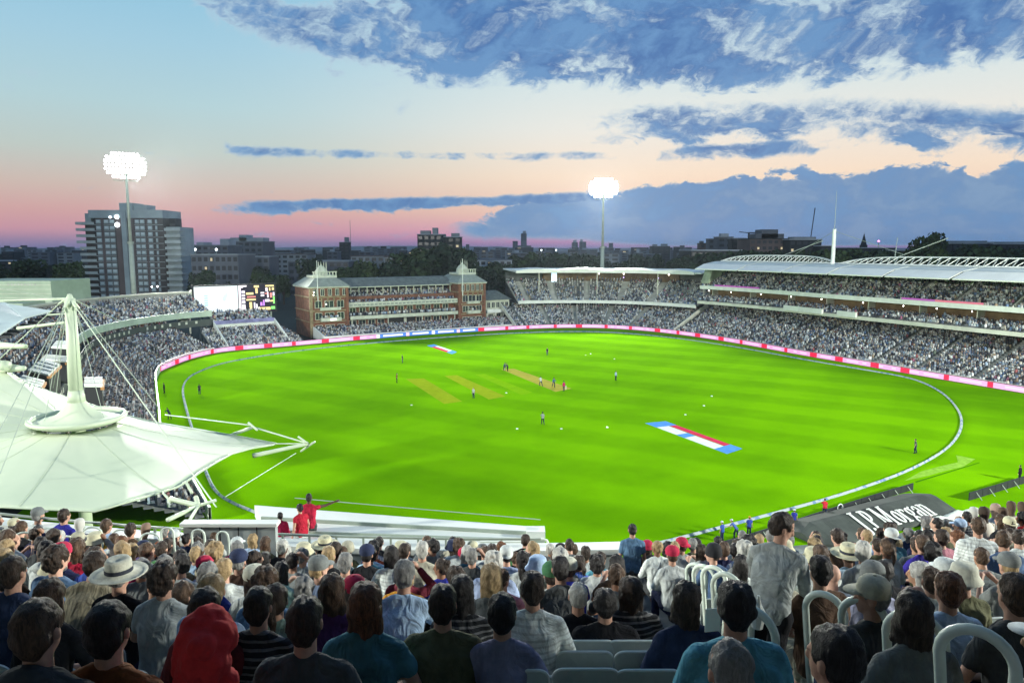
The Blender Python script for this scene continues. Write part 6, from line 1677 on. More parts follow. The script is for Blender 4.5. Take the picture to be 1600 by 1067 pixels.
# ---------------------------------------------------------------- seats
M_seat = mat('seat_shell', (.46, .52, .49), .5, .12, 4, .1, 30); M_seatf = mat('seat_frame', (.66, .72, .68), .4)
def seat_meshes():
    b = MB(); W_ = .40
    pts = []
    for k in range(7): a = math.pi / 2 * k / 6; pts.append((W_ / 2 - .07 + .07 * math.cos(a), .36 + .07 * math.sin(a)))
    out_ = pts + [(-x, z) for x, z in reversed(pts)] + [(-W_ / 2 + .02, .02), (W_ / 2 - .02, .02)]
    n = len(out_); v0 = [(x, -.17 - z * .12 + (x * x) * .5, .44 + z) for x, z in out_]; v1 = [(x, -.145 - z * .12 + (x * x) * .5, .44 + z) for x, z in out_]
    b.add(v0 + v1, [tuple(range(n)), tuple(reversed(range(n, 2 * n)))] + [(i, n + i, n + (i + 1) % n, (i + 1) % n) for i in range(n)])
    back = b.mesh('backrest', M_seat)
    pan = MB().box(-W_ / 2 + .01, W_ / 2 - .01, -.14, .25, .40, .44).mesh('seat_pan', M_seat)
    f = MB(); rim = [(x * 1.0, -.158 - z * .12 + (x * x) * .5, .44 + z) for x, z in out_]; f.tube(rim, .011, 6, closed=True)
    f.box(-.03, .03, -.15, -.05, 0, .40)
    return back, pan, f.mesh('frame', M_seatf)
SM = seat_meshes()
def seat(x, y, z, yaw, lab, grp=None):
    e = empty('stadium_seat', lab, 'seat', (x, y, z), yaw, grp)
    for me, nm in zip(SM, ('backrest', 'seat_pan', 'frame')): link(nm, me, e)
    return e
# ================================================================ spectators
rng = random.Random(77)
def place(px, py, d):
    """point on the terrace under a head seen at (px,py) at distance d; returns seat position and height offset"""
    h = P(px, py, d); return h
HEADZ = {'sit': 1.30, 'stand': 1.66}
taken = []          # (x, y, radius) occupied by hand-placed people
def hero(px, py, d, label, key='a', yaw=None, **kw):
    h = P(px, py, d); J, _ = get_pose(key); sc = kw.get('scale', 1.0)
    hz = J['head'].z * sc; yw = (0 if yaw is None else R(yaw)) + (arc_yaw(h.x) if yaw is None else 0)
    off = Vector((J['head'].x, J['head'].y, 0)) * sc; c, s = math.cos(yw), math.sin(yw)
    x = h.x - (off.x * c - off.y * s); y = h.y - (off.x * s + off.y * c)
    o = person((x, y, h.z - hz), yw, key, label=label, **kw); taken.append((x, y, .40)); return o
SPG = 'spectators seated in the near stand'
# nearest spectators, matched one by one: head centre in the picture and distance
H = [
 (62, 985, 2.75, 'seated person in grey hooded top with brown hair in the bottom left corner', dict(key='a', shirt='charcoal', sleeve=1, hood=True, hair='brown', style='short', wx=1.02)),
 (172, 985, 2.95, 'seated man in rust shirt with black hair near the bottom left', dict(key='a', shirt='rust', hair='black', style='short', wx=1.05)),
 (325, 1006, 2.9, 'seated person in dark top wearing a big red hood over the head', dict(key='a', shirt='black', hair='black', hat='hood', hatc='red', sleeve=1, style='bald', scale=1.03)),
 (478, 972, 3.3, 'seated man in dark grey shirt with short dark brown hair, lower left of centre', dict(key='h', shirt='charcoal', sleeve=1, hair='dark brown', style='short', skin=1)),
 (572, 945, 3.95, 'seated woman in teal top with long auburn hair', dict(key='a', shirt='teal', hair='auburn', style='long', sleeve=.5, wx=1.05)),
 (692, 945, 4.15, 'seated man in olive grey shirt with dark brown hair, bottom centre', dict(key='h', shirt='olive', hair='dark brown', style='short', sleeve=.6)),
 (785, 960, 4.1, 'seated person in pale lilac shirt with dark hair, bottom centre', dict(key='i', shirt='light grey', hair='black', style='short', sleeve=.6, turn=0) if False else dict(key='i', shirt='lilac', hair='black', style='short', sleeve=.6)),
 (832, 920, 4.9, 'seated man in white shirt with dark brown hair, centre', dict(key='a', shirt='white', hair='dark brown', style='short', sleeve=1)),
 (632, 898, 5.6, 'seated man in bright pale blue shirt, left of centre', dict(key='b', shirt='pale blue', hair='grey', style='short', sleeve=1)),
 (1148, 948, 3.35, 'broad man in turquoise T-shirt with black hair beside the aisle', dict(key='h', shirt='turquoise', hair='black', style='short', sleeve=.62, wx=1.04)),
 (1140, 1050, 2.55, 'grey haired head low at the bottom right of centre', dict(key='b', shirt='teal', hair='grey', style='crop', sleeve=1, yaw=4)),
 (1302, 1030, 2.5, 'seated person with short black hair at the bottom beside the looped handrails', dict(key='c', shirt='black', hair='black', style='short', sleeve=1)),
 (1428, 962, 3.7, 'seated woman in grey top with brown hair between the looped handrails', dict(key='f', shirt='grey', hair='dark brown', style='long2', sleeve=.6)),
 (1362, 935, 4.6, 'seated man with pale cap and dark jacket between the looped handrails', dict(key='g', shirt='charcoal', hair='grey', hat='cap', hatc='beige', style='short', sleeve=1)),
 (1480, 922, 4.6, 'seated man in pale blue shirt with reddish hair right of the handrails', dict(key='a', shirt='pale blue', hair='auburn', style='short', sleeve=1)),
 (1584, 930, 3.9, 'seated person in charcoal top at the far right edge', dict(key='a', shirt='charcoal', hair='brown', style='short', sleeve=.6)),
 (1380, 1048, 2.9, 'arched seat side occupant with grey hood at the bottom right', None),
 (187, 900, 5.9, 'man in black jacket wearing a large cream panama hat with dark band', dict(key='a', shirt='black', hair='grey', hat='panama', hatc='cream', sleeve=1, scale=1.02)),
 (150, 882, 6.3, 'man leaning forward in pale green-grey shirt next to the panama hat', dict(key='b', shirt='khaki', hair='dark brown', style='short', sleeve=1, wx=1.1)),
 (80, 935, 4.6, 'seated person in black top with long brown hair at the left', dict(key='i', shirt='black', hair='brown', style='long', sleeve=1)),
 (22, 895, 5.2, 'seated person in navy top with brown hair at the left edge', dict(key='a', shirt='navy', hair='dark brown', style='short', sleeve=1)),
 (257, 905, 5.3, 'seated woman in pale grey top with dark curly hair, left', dict(key='a', shirt='light grey', hair='dark brown', style='curly', sleeve=.6)),
 (322, 952, 4.2, 'seated person in maroon top with long dark hair left of the red hood', dict(key='i', shirt='maroon', hair='dark brown', style='long', sleeve=1)),
 (98, 868, 8.0, 'seated person wearing a bright crimson cap at the left', dict(key='a', shirt='navy', hair='dark brown', hat='capback', hatc='crimson', sleeve=1)),
 (121, 858, 8.3, 'seated person in crimson top beside the crimson cap', dict(key='i', shirt='crimson', hair='brown', style='long2', sleeve=1)),
 (405, 948, 4.3, 'seated man in black jacket with grey-brown hair, left of centre', dict(key='a', shirt='black', hair='dark brown', style='short', sleeve=1)),
 (416, 912, 5.4, 'seated person in mustard-trimmed dark top with curly brown hair', dict(key='a', shirt='denim', hair='brown', style='curly', sleeve=1)),
 (520, 925, 5.0, 'seated woman with long brown hair in dark purple top', dict(key='i', shirt='purple', hair='brown', style='long', sleeve=1)),
 (903, 932, 5.9, 'seated man with pale grey balding head in black jacket', dict(key='a', shirt='black', hair='white', style='crop', sleeve=1)),
 (985, 925, 6.0, 'seated woman in black patterned jacket with brown hair left of the handrails', dict(key='a', shirt='black', hair='dark brown', style='long2', sleeve=1, wx=1.1)),
 (945, 943, 5.6, 'large figure in black seated above the empty seats', dict(key='h', shirt='black', hair='black', style='short', sleeve=1, wx=1.1)),
 (1075, 940, 4.6, 'seated woman with dark brown hair in dark blue top left of the turquoise shirt', dict(key='f', shirt='navy', hair='dark brown', style='long2', sleeve=1)),
 (722, 925, 5.2, 'seated person all in black with black hair behind the olive shirt', dict(key='a', shirt='black', hair='black', style='long', sleeve=1)),
 (768, 905, 6.0, 'seated person with blonde bob haircut, centre', dict(key='i', shirt='grey', hair='blonde', style='long2', sleeve=1)),
 (540, 880, 8.0, 'seated man in green and pale shirt with grey hair', dict(key='a', shirt='mint', hair='grey', style='short', sleeve=1)),
 (508, 853, 11.0, 'spectator in wide straw hat and cream shirt near the front, left of centre', dict(key='a', shirt='cream', hair='brown', hat='panama', hatc='straw', sleeve=1)),
 (612, 868, 9.0, 'dark haired woman near the ledge wearing pale top', dict(key='i', shirt='white', hair='black', style='long', sleeve=.6)),
 (660, 860, 9.4, 'spectator with white hair near the front, centre', dict(key='a', shirt='beige', hair='white', style='short', sleeve=1)),
 (1050, 868, 10.5, 'seated man wearing red cap near the front rail, centre right', dict(key='a', shirt='white', hair='brown', hat='cap', hatc='crimson', sleeve=1)),
 (840, 888, 8.2, 'spectator in pale blue cap, right of the ledge end', dict(key='a', shirt='beige', hair='grey', hat='bucket', hatc='pale blue', sleeve=1)),
 (1325, 868, 9.0, 'spectator in straw hat with black band right of the walking man', dict(key='a', shirt='pale blue', hair='brown', hat='panama', hatc='straw', sleeve=1)),
 (1270, 873, 9.0, 'spectator in pale straw sun hat further left of the banded straw hat', dict(key='i', shirt='white', hair='brown', hat='bucket', hatc='straw', sleeve=1)),
 (1380, 893, 7.5, 'seated man in black with dark hair right of the aisle', dict(key='h', shirt='black', hair='black', style='short', sleeve=1)),
 (1300, 900, 7.0, 'man with balding pinkish head and white shirt right of the aisle', dict(key='a', shirt='white', hair='grey', style='bald', sleeve=1, skin=0)),
 (1362, 902, 6.4, 'seated man wearing grey cap, upper right of the handrails', dict(key='a', shirt='lilac', hair='grey', hat='cap', hatc='grey', sleeve=1)),
 (1475, 895, 7.0, 'spectator in white cap among dark jackets at the right', dict(key='a', shirt='navy', hair='grey', hat='cap', hatc='white', sleeve=1)),
 (1505, 905, 6.2, 'spectator in cream bucket hat at the right', dict(key='a', shirt='olive', hair='grey', hat='bucket', hatc='cream', sleeve=1)),
 (1440, 850, 9.5, 'spectator in bright royal blue top at the right', dict(key='a', shirt='royal blue', hair='brown', style='short', sleeve=.6)),
 (60, 806, 15.5, 'spectator in white shirt and grey cap against the tent, far left', dict(key='a', shirt='white', hair='grey', hat='cap', hatc='grey', sleeve=.6, scale=1.25)),
 (101, 806, 15.0, 'spectator in royal blue shirt against the tent, left', dict(key='a', shirt='royal blue', hair='dark brown', style='short', sleeve=.6, scale=1.25)),
 (167, 822, 13.8, 'spectator with brown hair and mustard top near the left gangway', dict(key='a', shirt='mustard', hair='brown', style='short', sleeve=1, scale=1.15)),
 (205, 828, 13.2, 'spectator in dark brown top near the left gangway', dict(key='a', shirt='brown', hair='dark brown', style='short', sleeve=1, scale=1.1)),
]
for (px, py, d, lab, kw) in H:
    if kw is None: continue
    hero(px, py, d, lab, **kw)
# standing people
hero(1222, 824, 5.9, 'man in grey jumper stepping sideways along the aisle, looking down', key='W', yaw=-38, shirt='light grey', hair='dark brown', style='short', sleeve=1, trousers='black', scale=.97, wx=1.05)
hero(988, 828, 13.2, 'man standing in dark blue shirt at the front rail, seen from behind', key='S', shirt='denim', hair='black', style='crop', sleeve=.6, trousers='charcoal', yaw=0)
hero(1528, 822, 9.2, 'man standing in loose white shirt at the upper right', key='H', shirt='white', hair='brown', style='short', sleeve=1, bulky=.12, trousers='beige', yaw=-15)
hero(483, 778, 18.5, 'tall steward in red tabard standing and pointing to the right', key='P', shirt='crimson', hair='black', style='crop', sleeve=.3, trousers='charcoal', yaw=0, skin=4)
hero(468, 794, 18.0, 'steward in red tabard over white shirt beside the pointing one', key='S', shirt='crimson', hair='black', style='short', sleeve=.3, trousers='white', yaw=50, scale=.92)
hero(438, 806, 18.2, 'small steward in red jacket leaning on the rail at the left', key='S', shirt='crimson', hair='black', style='short', sleeve=1, trousers='navy', yaw=10, scale=.8)

# everybody else: seat by seat along the rows
SHW = [('white', 22), ('pale blue', 15), ('light grey', 13), ('grey', 8), ('charcoal', 7), ('black', 10), ('navy', 10), ('royal blue', 3), ('teal', 4), ('turquoise', 3), ('olive', 3), ('khaki', 4), ('beige', 7), ('rust', 2), ('maroon', 2), ('red', 2), ('crimson', 2), ('pink', 3), ('lilac', 3), ('green', 2), ('mustard', 1), ('brown', 3), ('purple', 2), ('mint', 3), ('denim', 5)]
HRW = [('black', 22), ('dark brown', 28), ('brown', 18), ('auburn', 4), ('blonde', 9), ('grey', 13), ('white', 6)]
def pick(wl): 
    t_ = rng.uniform(0, sum(w_ for _, w_ in wl)); 
    for n_, w_ in wl:
        t_ -= w_
        if t_ <= 0: return n_
    return wl[-1][0]
cands = []; empties = []
EMPTY_PX = [(800, 1045), (915, 1042), (1010, 1045), (915, 1017), (1012, 1017), (990, 1000), (925, 1000)]
for r in range(NR_):
    y0 = row_y(r); z = row_z(r); half = (y0 * .80 + 1.2)
    x = -half - .2
    ks = 0
    xl = []
    while x < half + .3:
        if not (1.33 < x < 2.52): xl.append(x)
        x += .50
    for x in xl:
        y = arc(y0, x); 
        if 2.5 < x and r > 9 and False: continue
        jx, jy = x + rng.uniform(-.04, .04), y + rng.uniform(-.05, .05)
        hx = 800 + FPX * jx / (jy * math.cos(PITCH) + (CAMZ - z - 1.25) * math.sin(PITCH)); 
        if hx < -60 or hx > 1660 or (r == 14 and 1240 < hx < 1490): continue
        if any(abs(jx - a) < .38 and abs(jy - b2) < .45 for a, b2, _ in taken): 
            empties.append((x, y, z, r, False)); continue
        # the empty seats at the bottom centre
        if (r <= 3 and -.15 < x < 1.3) or (r <= 1 and -.6 < x < 1.3) or (r < 1): 
            continue
        if r <= 2 and abs(x) < 3.2 and not (2.5 < x): 
            empties.append((x, y, z, r, True)); continue
        if x < -3.6 and r in (12, 13, 14) and rng.random() < .45: continue
        if rng.random() < (.06 if r < 3 else .13): empties.append((x, y, z, r, True)); continue
        cands.append((jy, jx, z, r, hx))
cands.sort()
MAXP = 300 - len(PEOPLE) - 22
side_w = lambda x: ('left of the aisle' if x < 1.9 else 'right of the aisle')
seen = set(o['label'] for o in PEOPLE)
rowname = lambda r: 'back' if r == 0 else ORD[r + 1]
idx = {}
far_rest = []
for i, (jy, jx, z, r, hx) in enumerate(cands):
    shirt = pick(SHW); hair = pick(HRW); female = rng.random() < .38
    style = rng.choice(['long', 'long2', 'pony', 'bun', 'curly', 'long']) if female else rng.choice(['short', 'short', 'short', 'crop', 'curly', 'short', 'crop'])
    hat = None; hatc = 'white'
    if rng.random() < .20: hat = rng.choice(['cap', 'cap', 'cap', 'capback', 'bucket', 'panama', 'bucket', 'beanie']); hatc = rng.choice(['white', 'white', 'navy', 'black', 'straw', 'cream', 'beige', 'grey', 'crimson', 'pale blue', 'green'])
    if i >= MAXP: far_rest.append((jx, jy, z, shirt, hair)); continue
    key = rng.choice(['i', 'f', 'g', 'i', 'b', 'd', 'g', 'c']) if female else rng.choice(['a', 'b', 'c', 'd', 'h', 'e', 'f', 'g', 'b', 'h', 'c'])
    if key == 'e' and rng.random() < .5: key = 'a'
    sleeve = 1 if rng.random() < .5 else .6
    if hat and style in ('bun', 'curly'): style = 'short'
    sk = rng.choices([0, 1, 2, 3, 4], [30, 34, 18, 12, 6])[0]
    side = side_w(jx); kk = (r, side); 
    if side == 'left of the aisle': n_ = int(round((1.33 - jx) / .5)) + 1
    else: n_ = int(round((jx - 2.52) / .5)) + 1
    hd = (hatc + {'cap': ' cap', 'capback': ' reversed cap', 'bucket': ' bucket hat', 'panama': ' brimmed hat', 'beanie': ' beanie'}[hat]) if hat else {'long': 'long ', 'long2': 'bobbed ', 'pony': 'ponytailed ', 'bun': 'pinned up ', 'curly': 'curly ', 'short': 'short ', 'crop': 'cropped '}[style] + hair + ' hair'
    nn_ = ORD[n_] if n_ < len(ORD) else 'far'
    lab = '%s %s, %s, %s %s, %s row up' % (shirt, 'jumper' if sleeve == 1 else 'T-shirt', hd, nn_, side, ORD[r + 1])
    if len(lab.replace('-', ' ').split()) > 16: lab = lab.replace('brimmed hat', 'hat').replace(' reversed cap', ' cap').replace(' row up', ' row')
    person((jx, jy, z), arc_yaw(jx) + rng.uniform(-.2, .2) + (.0), key, shirt, rng.choice(['navy', 'charcoal', 'denim', 'beige', 'black', 'khaki']), hair, style, hat, hatc, sleeve, rng.choice([0, 0, .06]), sleeve == 1 and rng.random() < .25, sk, rng.uniform(.94, 1.06) * (.95 if female else 1.0), lab, SPG, False, rng.uniform(.94, 1.06), shoes=False)
for (px, py, d, wh) in [(805, 1047, 4.0, 'lowest left of the empty seats'), (916, 1045, 4.05, 'lowest middle one of the empty seats'), (1014, 1047, 4.05, 'lowest right of the empty seats'), (914, 1018, 4.75, 'middle row, left of the empty seats'), (1006, 1018, 4.75, 'middle row, right of the empty seats'), (990, 1001, 5.3, 'upper right of the empty seats'), (922, 1001, 5.3, 'upper left of the empty seats'), (1064, 1020, 4.7, 'beside the turquoise shirt, at its left')]:
    a = P(px, py, d); seat(a.x, a.y + .2, a.z - .87, 0, 'empty grey stadium seat, ' + wh, 'seats of the near stand')
# seats: the empty ones that show and those of the nearest rows
print('spectators', len(PEOPLE), 'rest', len(far_rest), 'seats', len(empties))
es = [e_ for e_ in empties if e_[3] >= 0]
sg = {}
for (x, y, z, r, show) in sorted(es, key=lambda q: (q[3], q[0]))[:240]:
    side = side_w(x); n_ = int(round((1.33 - x) / .5)) + 1 if x < 1.9 else int(round((x - 2.52) / .5)) + 1
    seat(x, y, z, arc_yaw(x), 'grey stadium seat, %s from the aisle on its %s, %s row from the camera' % (ORD[n_] if n_ < len(ORD) else 'far', 'left' if x < 1.9 else 'right', ORD[r + 1]), 'seats of the near stand')
# the small remainder joins the crowd mass
for (x, y, z, sh_, hr) in far_rest:
    put_crowd(np.array([[x, y, z]]), np.array([arc_yaw(x)]), FIGR)

# ---------------------------------------------------------------- things people hold
def small(name, lab, cat, px, py, d, mb, m, yaw=0): return tag(mb.build(name, m, None, P(px, py, d), yaw), lab, cat)
small('paper', 'white sheet of paper beside the turquoise shirt', 'paper', 1113, 968, 3.9, MB().box(-.045, .045, -.003, .003, -.07, .07), M_white, .2)
small('plastic_bag', 'pale knotted bag hanging on the handrail behind the turquoise shirt', 'bag', 1168, 958, 5.2, MB().lathe([(.01, .14), (.02, .10), (.055, .03), (.05, -.06), (.01, -.09)], seg=9), M_white)
small('plastic_bag', 'second pale bag right beside the first one by the aisle', 'bag', 1184, 962, 5.0, MB().lathe([(.01, .16), (.02, .10), (.06, .02), (.04, -.09), (.01, -.10)], seg=9), M_white)

# ================================================================ players, umpires and staff on the grass
def fieldman(px, py, lab, key='S', yaw=0, **kw):
    g_ = G(px, py, 0); kw.setdefault('style', 'crop'); kw.setdefault('hair', 'black')
    o = person((g_.x, g_.y, .01), R(yaw), key, label=lab, scale=1.0, **kw); return o
NV = dict(shirt='charcoal', trousers='navy', sleeve=.6)
BL = dict(shirt='pale blue', trousers='navy', sleeve=1)
fieldman(848, 663, 'fielder in pale top walking in the near middle of the field', 'R', 10, shirt='light grey', trousers='navy', sleeve=.6, hat='cap', hatc='navy')
fieldman(740, 622, 'fielder in pale shirt beside the old strips', 'S', 150, shirt='light grey', trousers='navy', sleeve=.6)
fieldman(1430, 708, 'lone fielder near the rope at the right', 'H', 60, **NV)
fieldman(312, 616, 'lone fielder inside the left bend of the rope', 'S', 40, **NV)
fieldman(629, 567, 'fielder in dark kit far left of the pitch', 'S', 90, shirt='navy', trousers='navy', sleeve=.6)
fieldman(620, 598, 'umpire in orange-red top at square leg', 'S', -90, shirt='rust', trousers='black', sleeve=.6, hat='cap', hatc='black')
fieldman(855, 555, 'far fielder beyond the pitch', 'S', 180, shirt='navy', trousers='navy', sleeve=.6)
fieldman(788, 579, 'crouching wicketkeeper behind the far stumps', 'C', 200, shirt='denim', trousers='navy', sleeve=1, hat='cap', hatc='navy')
fieldman(793, 580, 'batsman bent over the bat at the far end of the pitch', 'C', 160, shirt='black', trousers='black', sleeve=1, hat='cap', hatc='black')
fieldman(845, 603, 'bowler in pale shirt running in at the near end', 'R', 30, shirt='white', trousers='navy', sleeve=.6)
fieldman(865, 605, 'batsman waiting at the near end of the pitch', 'R', 200, shirt='denim', trousers='navy', sleeve=1, hat='cap', hatc='navy')
fieldman(881, 611, 'umpire in bright pink-red top behind the near stumps', 'S', 25, shirt='crimson', trousers='black', sleeve=1, hat='cap', hatc='black')
fieldman(962, 594, 'fielder in blue-grey kit right of the pitch', 'S', -60, **BL)
fieldman(257, 614, 'boundary attendant in dark coat by the left edge boards', 'S', 90, shirt='black', trousers='black', sleeve=1)
fieldman(265, 655, 'photographer in dark clothes at the left edge of the grass', 'C', 60, shirt='navy', trousers='black', sleeve=1)
fieldman(1288, 808, 'person in red and white bib by the dark barrier', 'C', -20, shirt='red', trousers='navy', sleeve=.6)
for i, (px, py, lab) in enumerate([(1240, 826, 'left of the walking man, nearest the red bib'), (1150, 842, 'third from the right in the row by the barrier'), (1170, 838, 'with yellow cap by the barrier'), (1128, 846, 'leftmost in the row by the barrier')]):
    fieldman(px, py, 'attendant in royal blue bib ' + lab, rng.choice(['C', 'S']), rng.uniform(-60, 60), shirt='royal blue', trousers='navy', sleeve=.6, hat='cap', hatc='mustard' if i == 2 else 'white')
fieldman(1593, 752, 'person in dark coat behind the right-hand dark barrier', 'S', 30, shirt='black', trousers='black', sleeve=1)
# stumps
for (px, py, wh) in ((789, 578, 'far'), (884, 608.5, 'near')):
    a = G(px, py, 0); e = empty('wicket', 'three stumps at the %s end of the pitch' % wh, 'wicket', a, R(-30))
    for x in (-.1, 0, .1): MB().lathe([(.022, 0), (.022, .71)], x, 0, 6).build('stump', M_white, e)
# ================================================================ right foreground: barriers, cover with lettering
def barrier(pts, h, lab):
    g_ = [G(x, y, 0) for x, y in pts]; o0 = g_[0]; rt = empty('perimeter_barrier', lab, 'barrier', o0)
    line = smooth_poly(g_, 2.2, 1)
    for i in range(len(line) - 1):
        a, c = line[i] - o0, line[i + 1] - o0; d = (c - a).normalized(); nr = Vector((d.y, -d.x, 0)); a2 = a + d * .03; c2 = c - d * .03
        b = MB(); b.add([a2, c2, c2 + Vector((0, 0, h)), a2 + Vector((0, 0, h)), a2 - nr * .08, c2 - nr * .08, c2 - nr * .08 + Vector((0, 0, h)), a2 - nr * .08 + Vector((0, 0, h))], [(0, 1, 2, 3), (5, 4, 7, 6), (3, 2, 6, 7), (0, 3, 7, 4), (1, 5, 6, 2)])
        b.build('panel', M_dark, rt)
        m_ = (a + c) / 2
        MB().bar(m_ + nr * .02 + Vector((0, 0, h * .8)), m_ + nr * .6 + Vector((0, 0, .02)), .05).build('prop', M_steel, rt)
barrier([(1120, 862), (1200, 838), (1300, 805), (1370, 782), (1427, 765)], .72, 'long low black barrier of boards seen from behind, right of the rope')
barrier([(1514, 782), (1560, 768), (1610, 752)], .8, 'short low black barrier of boards at the right edge')
# big pitch cover with lettering
def cover():
    A = G(1290, 860); B = G(1512, 799); d = (B - A); L_ = d.length; ang = math.atan2(d.y, d.x); 
    rt = empty('pitch_cover', 'long dark grey pitch cover trolley with white J.P.Morgan lettering', 'pitch cover', A, ang)
    Mc = mat('cover_fabric', (.055, .065, .055), .75, .3, .5, .4, 3); 
    W_ = 4.6
    prof = [(-.2, .05), (-.2, .3), (W_ * .5, 1.15), (W_ * .62, 1.2), (W_, .75), (W_, .05)]
    b = MB(); n = len(prof); k = 14
    for i in range(k + 1):
        t_ = i / k; x = L_ * t_; s_ = 1.0
        if t_ > .86: s_ = math.sqrt(max(0.02, 1 - ((t_ - .86) / .14) ** 2))
        if t_ < .06: s_ = .5 + t_ / .12
        for (y, z) in prof: b.v.append((x, W_ / 2 + (y - W_ / 2) * s_, .02 + z * s_))
    for i in range(k):
        for q in range(n): b.f.append((i * n + q, (i + 1) * n + q, (i + 1) * n + (q + 1) % n, i * n + (q + 1) % n)); b.mi.append(0)
    b.f += [tuple(range(n)), tuple(reversed(range(k * n, (k + 1) * n)))]; b.mi += [0, 0]
    b.build('cover', Mc, rt)
    for i in range(1, 7): MB().bar((L_ * i / 7.5, -.2, .32), (L_ * i / 7.5, W_ * .5, 1.18), .04, .03).build('cover_seam', mat('cover_seam', (.08, .09, .08), .7), rt)
    for i in range(8): MB().lathe([(.02, -.07), (.16, -.06), (.16, .06), (.02, .07)], seg=10).build('wheel', M_dark, rt, (.6 + i * L_ / 8.5, -.3, .17)).rotation_euler = (R(90), 0, 0)
    # lettering: condensed serif capitals drawn as strokes
    SLP = math.atan2(.85, W_ * .5 + .2)
    lt = MB()
    cur = [0.0]
    def put(poly):  # polygon in letter space -> slanted face of the cover
        pts = []
        for (x, y) in poly:
            pts.append((x, y))
        lt_v = [(x, y * math.cos(SLP), y * math.sin(SLP)) for x, y in pts]
        n_ = len(lt_v); nz_ = Vector((0, -math.sin(SLP), math.cos(SLP))) * .03
        lt.add([Vector(v) for v in lt_v] + [Vector(v) + nz_ for v in lt_v], [tuple(reversed(range(n_))), tuple(range(n_, 2 * n_))] + [(i, (i + 1) % n_, n_ + (i + 1) % n_, n_ + i) for i in range(n_)])
    def st(x0, y0, x1, y1, w_):   # stroke
        dx, dy = x1 - x0, y1 - y0; l_ = math.hypot(dx, dy) or 1; nx, ny = -dy / l_ * w_ / 2, dx / l_ * w_ / 2
        put([(x0 + nx + cur[0], y0 + ny), (x0 - nx + cur[0], y0 - ny), (x1 - nx + cur[0], y1 - ny), (x1 + nx + cur[0], y1 + ny)])
    def bowl(cx, cy, rx, ry, a0, a1, w_, m_=9, thin=.5):
        for i in range(m_):
            t0 = a0 + (a1 - a0) * i / m_; t1 = a0 + (a1 - a0) * (i + 1) / m_; c_ = abs(math.cos((t0 + t1) / 2)); ww = w_ * (thin + (1 - thin) * c_)
            st(cx + rx * math.cos(t0), cy + ry * math.sin(t0), cx + rx * math.cos(t1) * 1.0, cy + ry * math.sin(t1), ww)
    hC, hx_, wd = 1.25, .80, .13   # cap height, x height, stroke
    PI = math.pi
    def serif(x, y, l_=.15): st(x - l_, y, x + l_, y, .05)
    def J(): st(.34, hC, .34, .05, wd); serif(.34, hC); bowl(.18, .06, .16, .24, 0, -PI, .11); st(.0, .10, .10, .10, .14); cur[0] += .60
    def dot(): st(.02, .07, .16, .07, .15); cur[0] += .27
    def Pp(): st(.12, 0, .12, hC, wd); serif(.12, 0); st(-.02, hC - .03, .25, hC - .03, .06); st(.12, .55, .25, .55, .06); bowl(.24, .90, .20, .32, -PI / 2, PI / 2, wd); cur[0] += .60
    def Mm(): st(.08, 0, .08, hC, .07); serif(.08, 0, .11); serif(.04, hC - .02, .10); st(.10, hC, .40, .05, wd); st(.40, .05, .68, hC, .06); st(.72, 0, .72, hC, wd); serif(.72, 0); serif(.74, hC - .02, .12); cur[0] += 1.0
    def o_(): bowl(.24, hx_ / 2, .18, hx_ / 2 - .03, 0, 2 * PI, wd, 14, .45); cur[0] += .56
    def r_(): st(.10, 0, .10, hx_, wd); serif(.10, 0); serif(.05, hx_ - .02, .08); bowl(.28, hx_ - .22, .16, .18, PI, PI * .25, .10); st(.38, hx_ - .12, .44, hx_ - .14, .14); cur[0] += .52
    def g__(): bowl(.22, .52, .15, .24, 0, 2 * PI, .11, 12, .5); st(.36, .70, .50, .80, .08); bowl(.22, -.06, .18, .20, 0, 2 * PI, .10, 12, .6); st(.10, .20, .34, .12, .09); cur[0] += .56
    def a_(): st(.36, 0, .36, .58, wd); bowl(.22, .56, .14, .20, 0, PI, .09); bowl(.22, .22, .14, .20, PI / 2, PI * 1.5, wd); st(.22, .42, .36, .44, .05); st(.36, .04, .46, .03, .06); st(.22, .02, .34, .08, .06); cur[0] += .56
    def n__(): st(.10, 0, .10, hx_, wd); serif(.10, 0, .12); serif(.05, hx_ - .02, .08); bowl(.27, hx_ - .24, .15, .20, PI, 0, .09); st(.42, 0, .42, hx_ - .22, wd); serif(.42, 0, .12); cur[0] += .62
    for f in (J, dot, Pp, dot, Mm, o_, r_, g__, a_, n__): f()
    total = cur[0]; s_ = L_ * .50 / total
    o = lt.build('lettering', mat('cover_lettering_white', (.75, .78, .72), .6), rt, (L_ * .27, .10, .50)); o.scale = (s_, s_ * 1.15, s_ * 1.15)
    # white roller with hoop on the far side and rumpled white sheet at the near right
    MB().tube([(L_ * .30, W_ + .5, .3), (L_ * .62, W_ + .5, .3)], .09, 8).build('draw_bar', M_white, rt)
    MB().tube([(L_ * .42 + math.cos(k * .628) * .35, W_ + .5, .62 + math.sin(k * .628) * .32) for k in range(10)], .05, 6, closed=True).build('hoop', M_white, rt)
    return A, d.normalized(), L_, ang
A, dv, L_, ang = cover()
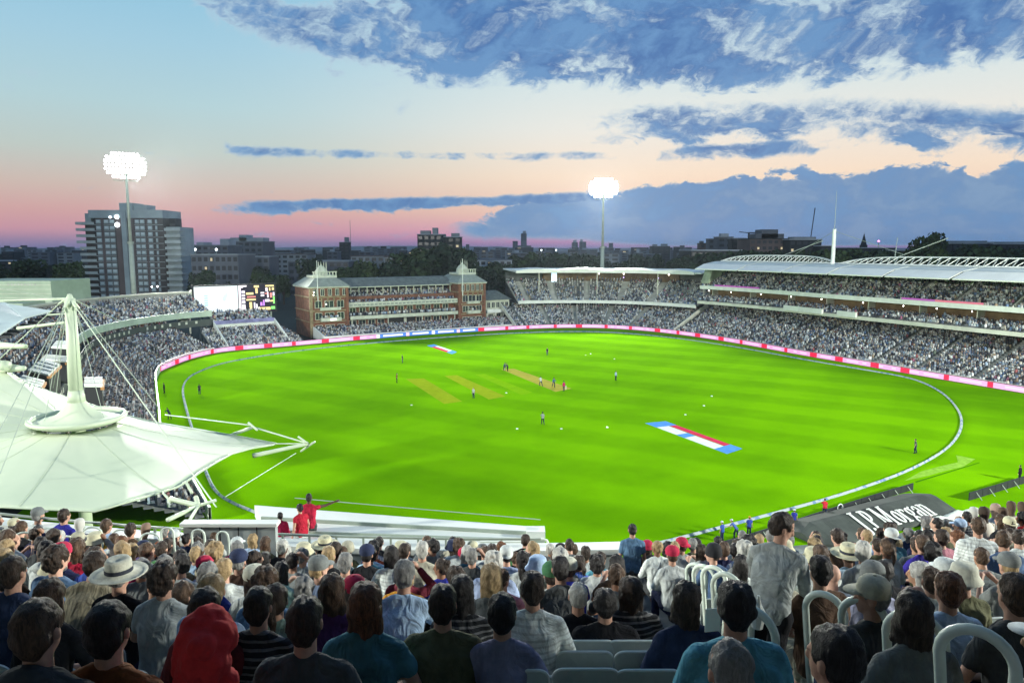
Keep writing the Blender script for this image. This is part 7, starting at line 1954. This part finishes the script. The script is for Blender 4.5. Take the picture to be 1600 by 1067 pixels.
def sheet(name, lab, quad, hgt, seed, m):
    c = [G(x, y, 0) for x, y in quad]; o0 = c[0]; b = MB(); nx, ny = 26, 8
    for j in range(ny + 1):
        for i in range(nx + 1):
            p = c[0].lerp(c[1], i / nx).lerp(c[3].lerp(c[2], i / nx), j / ny); ed = math.sin(math.pi * j / ny) ** .6 * math.sin(math.pi * min(1, max(0, (i + .5) / (nx + 1)))) ** .3
            z = .05 + hgt * ed * (.65 + .5 * noise.noise(Vector((p.x * .9 + seed, p.y * .9, 0)))) + .05 * noise.noise(Vector((p.x * 3, p.y * 3, seed)))
            b.v.append(tuple(p - o0 + Vector((0, 0, max(.02, z)))))
    for j in range(ny):
        for i in range(nx): a = j * (nx + 1) + i; b.f.append((a, a + 1, a + nx + 2, a + nx + 1)); b.mi.append(0)
    o = b.build(name, m, None, o0, smooth=True); so2 = o.modifiers.new('t', 'SOLIDIFY'); so2.thickness = .03; return tag(o, lab, 'cover sheet')
M_sheet = mat('white_sheet', (.66, .70, .60), .7, .1, .7)
sheet('cover_sheet', 'rumpled white cover sheet rolled along the near right of the lettered cover', [(1438, 834), (1512, 812), (1528, 794), (1440, 816)], .75, 3, M_sheet)
sheet('cover_sheet', 'narrow white folded sheet along the far side of the lettered cover', [(1362, 801), (1440, 779), (1436, 775), (1366, 797)], .45, 9, M_sheet)
# pale concrete apron and seats of the lower deck at the right
on_field('side_path', [(1060, 905), (1660, 905), (1660, 808), (1520, 815), (1320, 846), (1120, 862)], mat('path_grey', (.16, .18, .17), .9, .3, .5), .012)
lt_ = empty('lower_terrace', 'lower deck terrace glimpsed below the near stand at the right', 'terrace', (12, 30, 0))
for k in range(6): MB().box(-8, 20, -k * .8 - .8, -k * .8, -.2, .6 + k * .4).build('step', M_dconc, lt_)

# ================================================================ the crowd mass
V_ = np.concatenate(CR_V); F_ = np.concatenate(CR_F); C_ = np.concatenate(CR_C)
print('crowd figures faces', len(F_))
o = link('crowd', np_mesh('crowd', V_, F_, C_, [M_crowd])); tag(o, 'packed crowd of spectators filling the far stands', 'crowd', kind='stuff')

# ================================================================ evening haze
hz = MB().box(-3600, 3600, -60, 9900, -1.5, 92).mesh('haze', bpy.data.materials.new('haze_air'))
hm = hz.materials[0]; hm.use_nodes = True; t = hm.node_tree; t.nodes.remove(t.nodes['Principled BSDF'])
pv = t.nodes.new('ShaderNodeVolumePrincipled'); pv.inputs['Color'].default_value = (.72, .86, 1.0, 1); pv.inputs['Density'].default_value = 0.00006; pv.inputs['Anisotropy'].default_value = .55
t.links.new(pv.outputs[0], t.nodes['Material Output'].inputs['Volume'])
tag(link('haze', hz), 'thin blue evening haze over the ground and the city', kind='stuff')
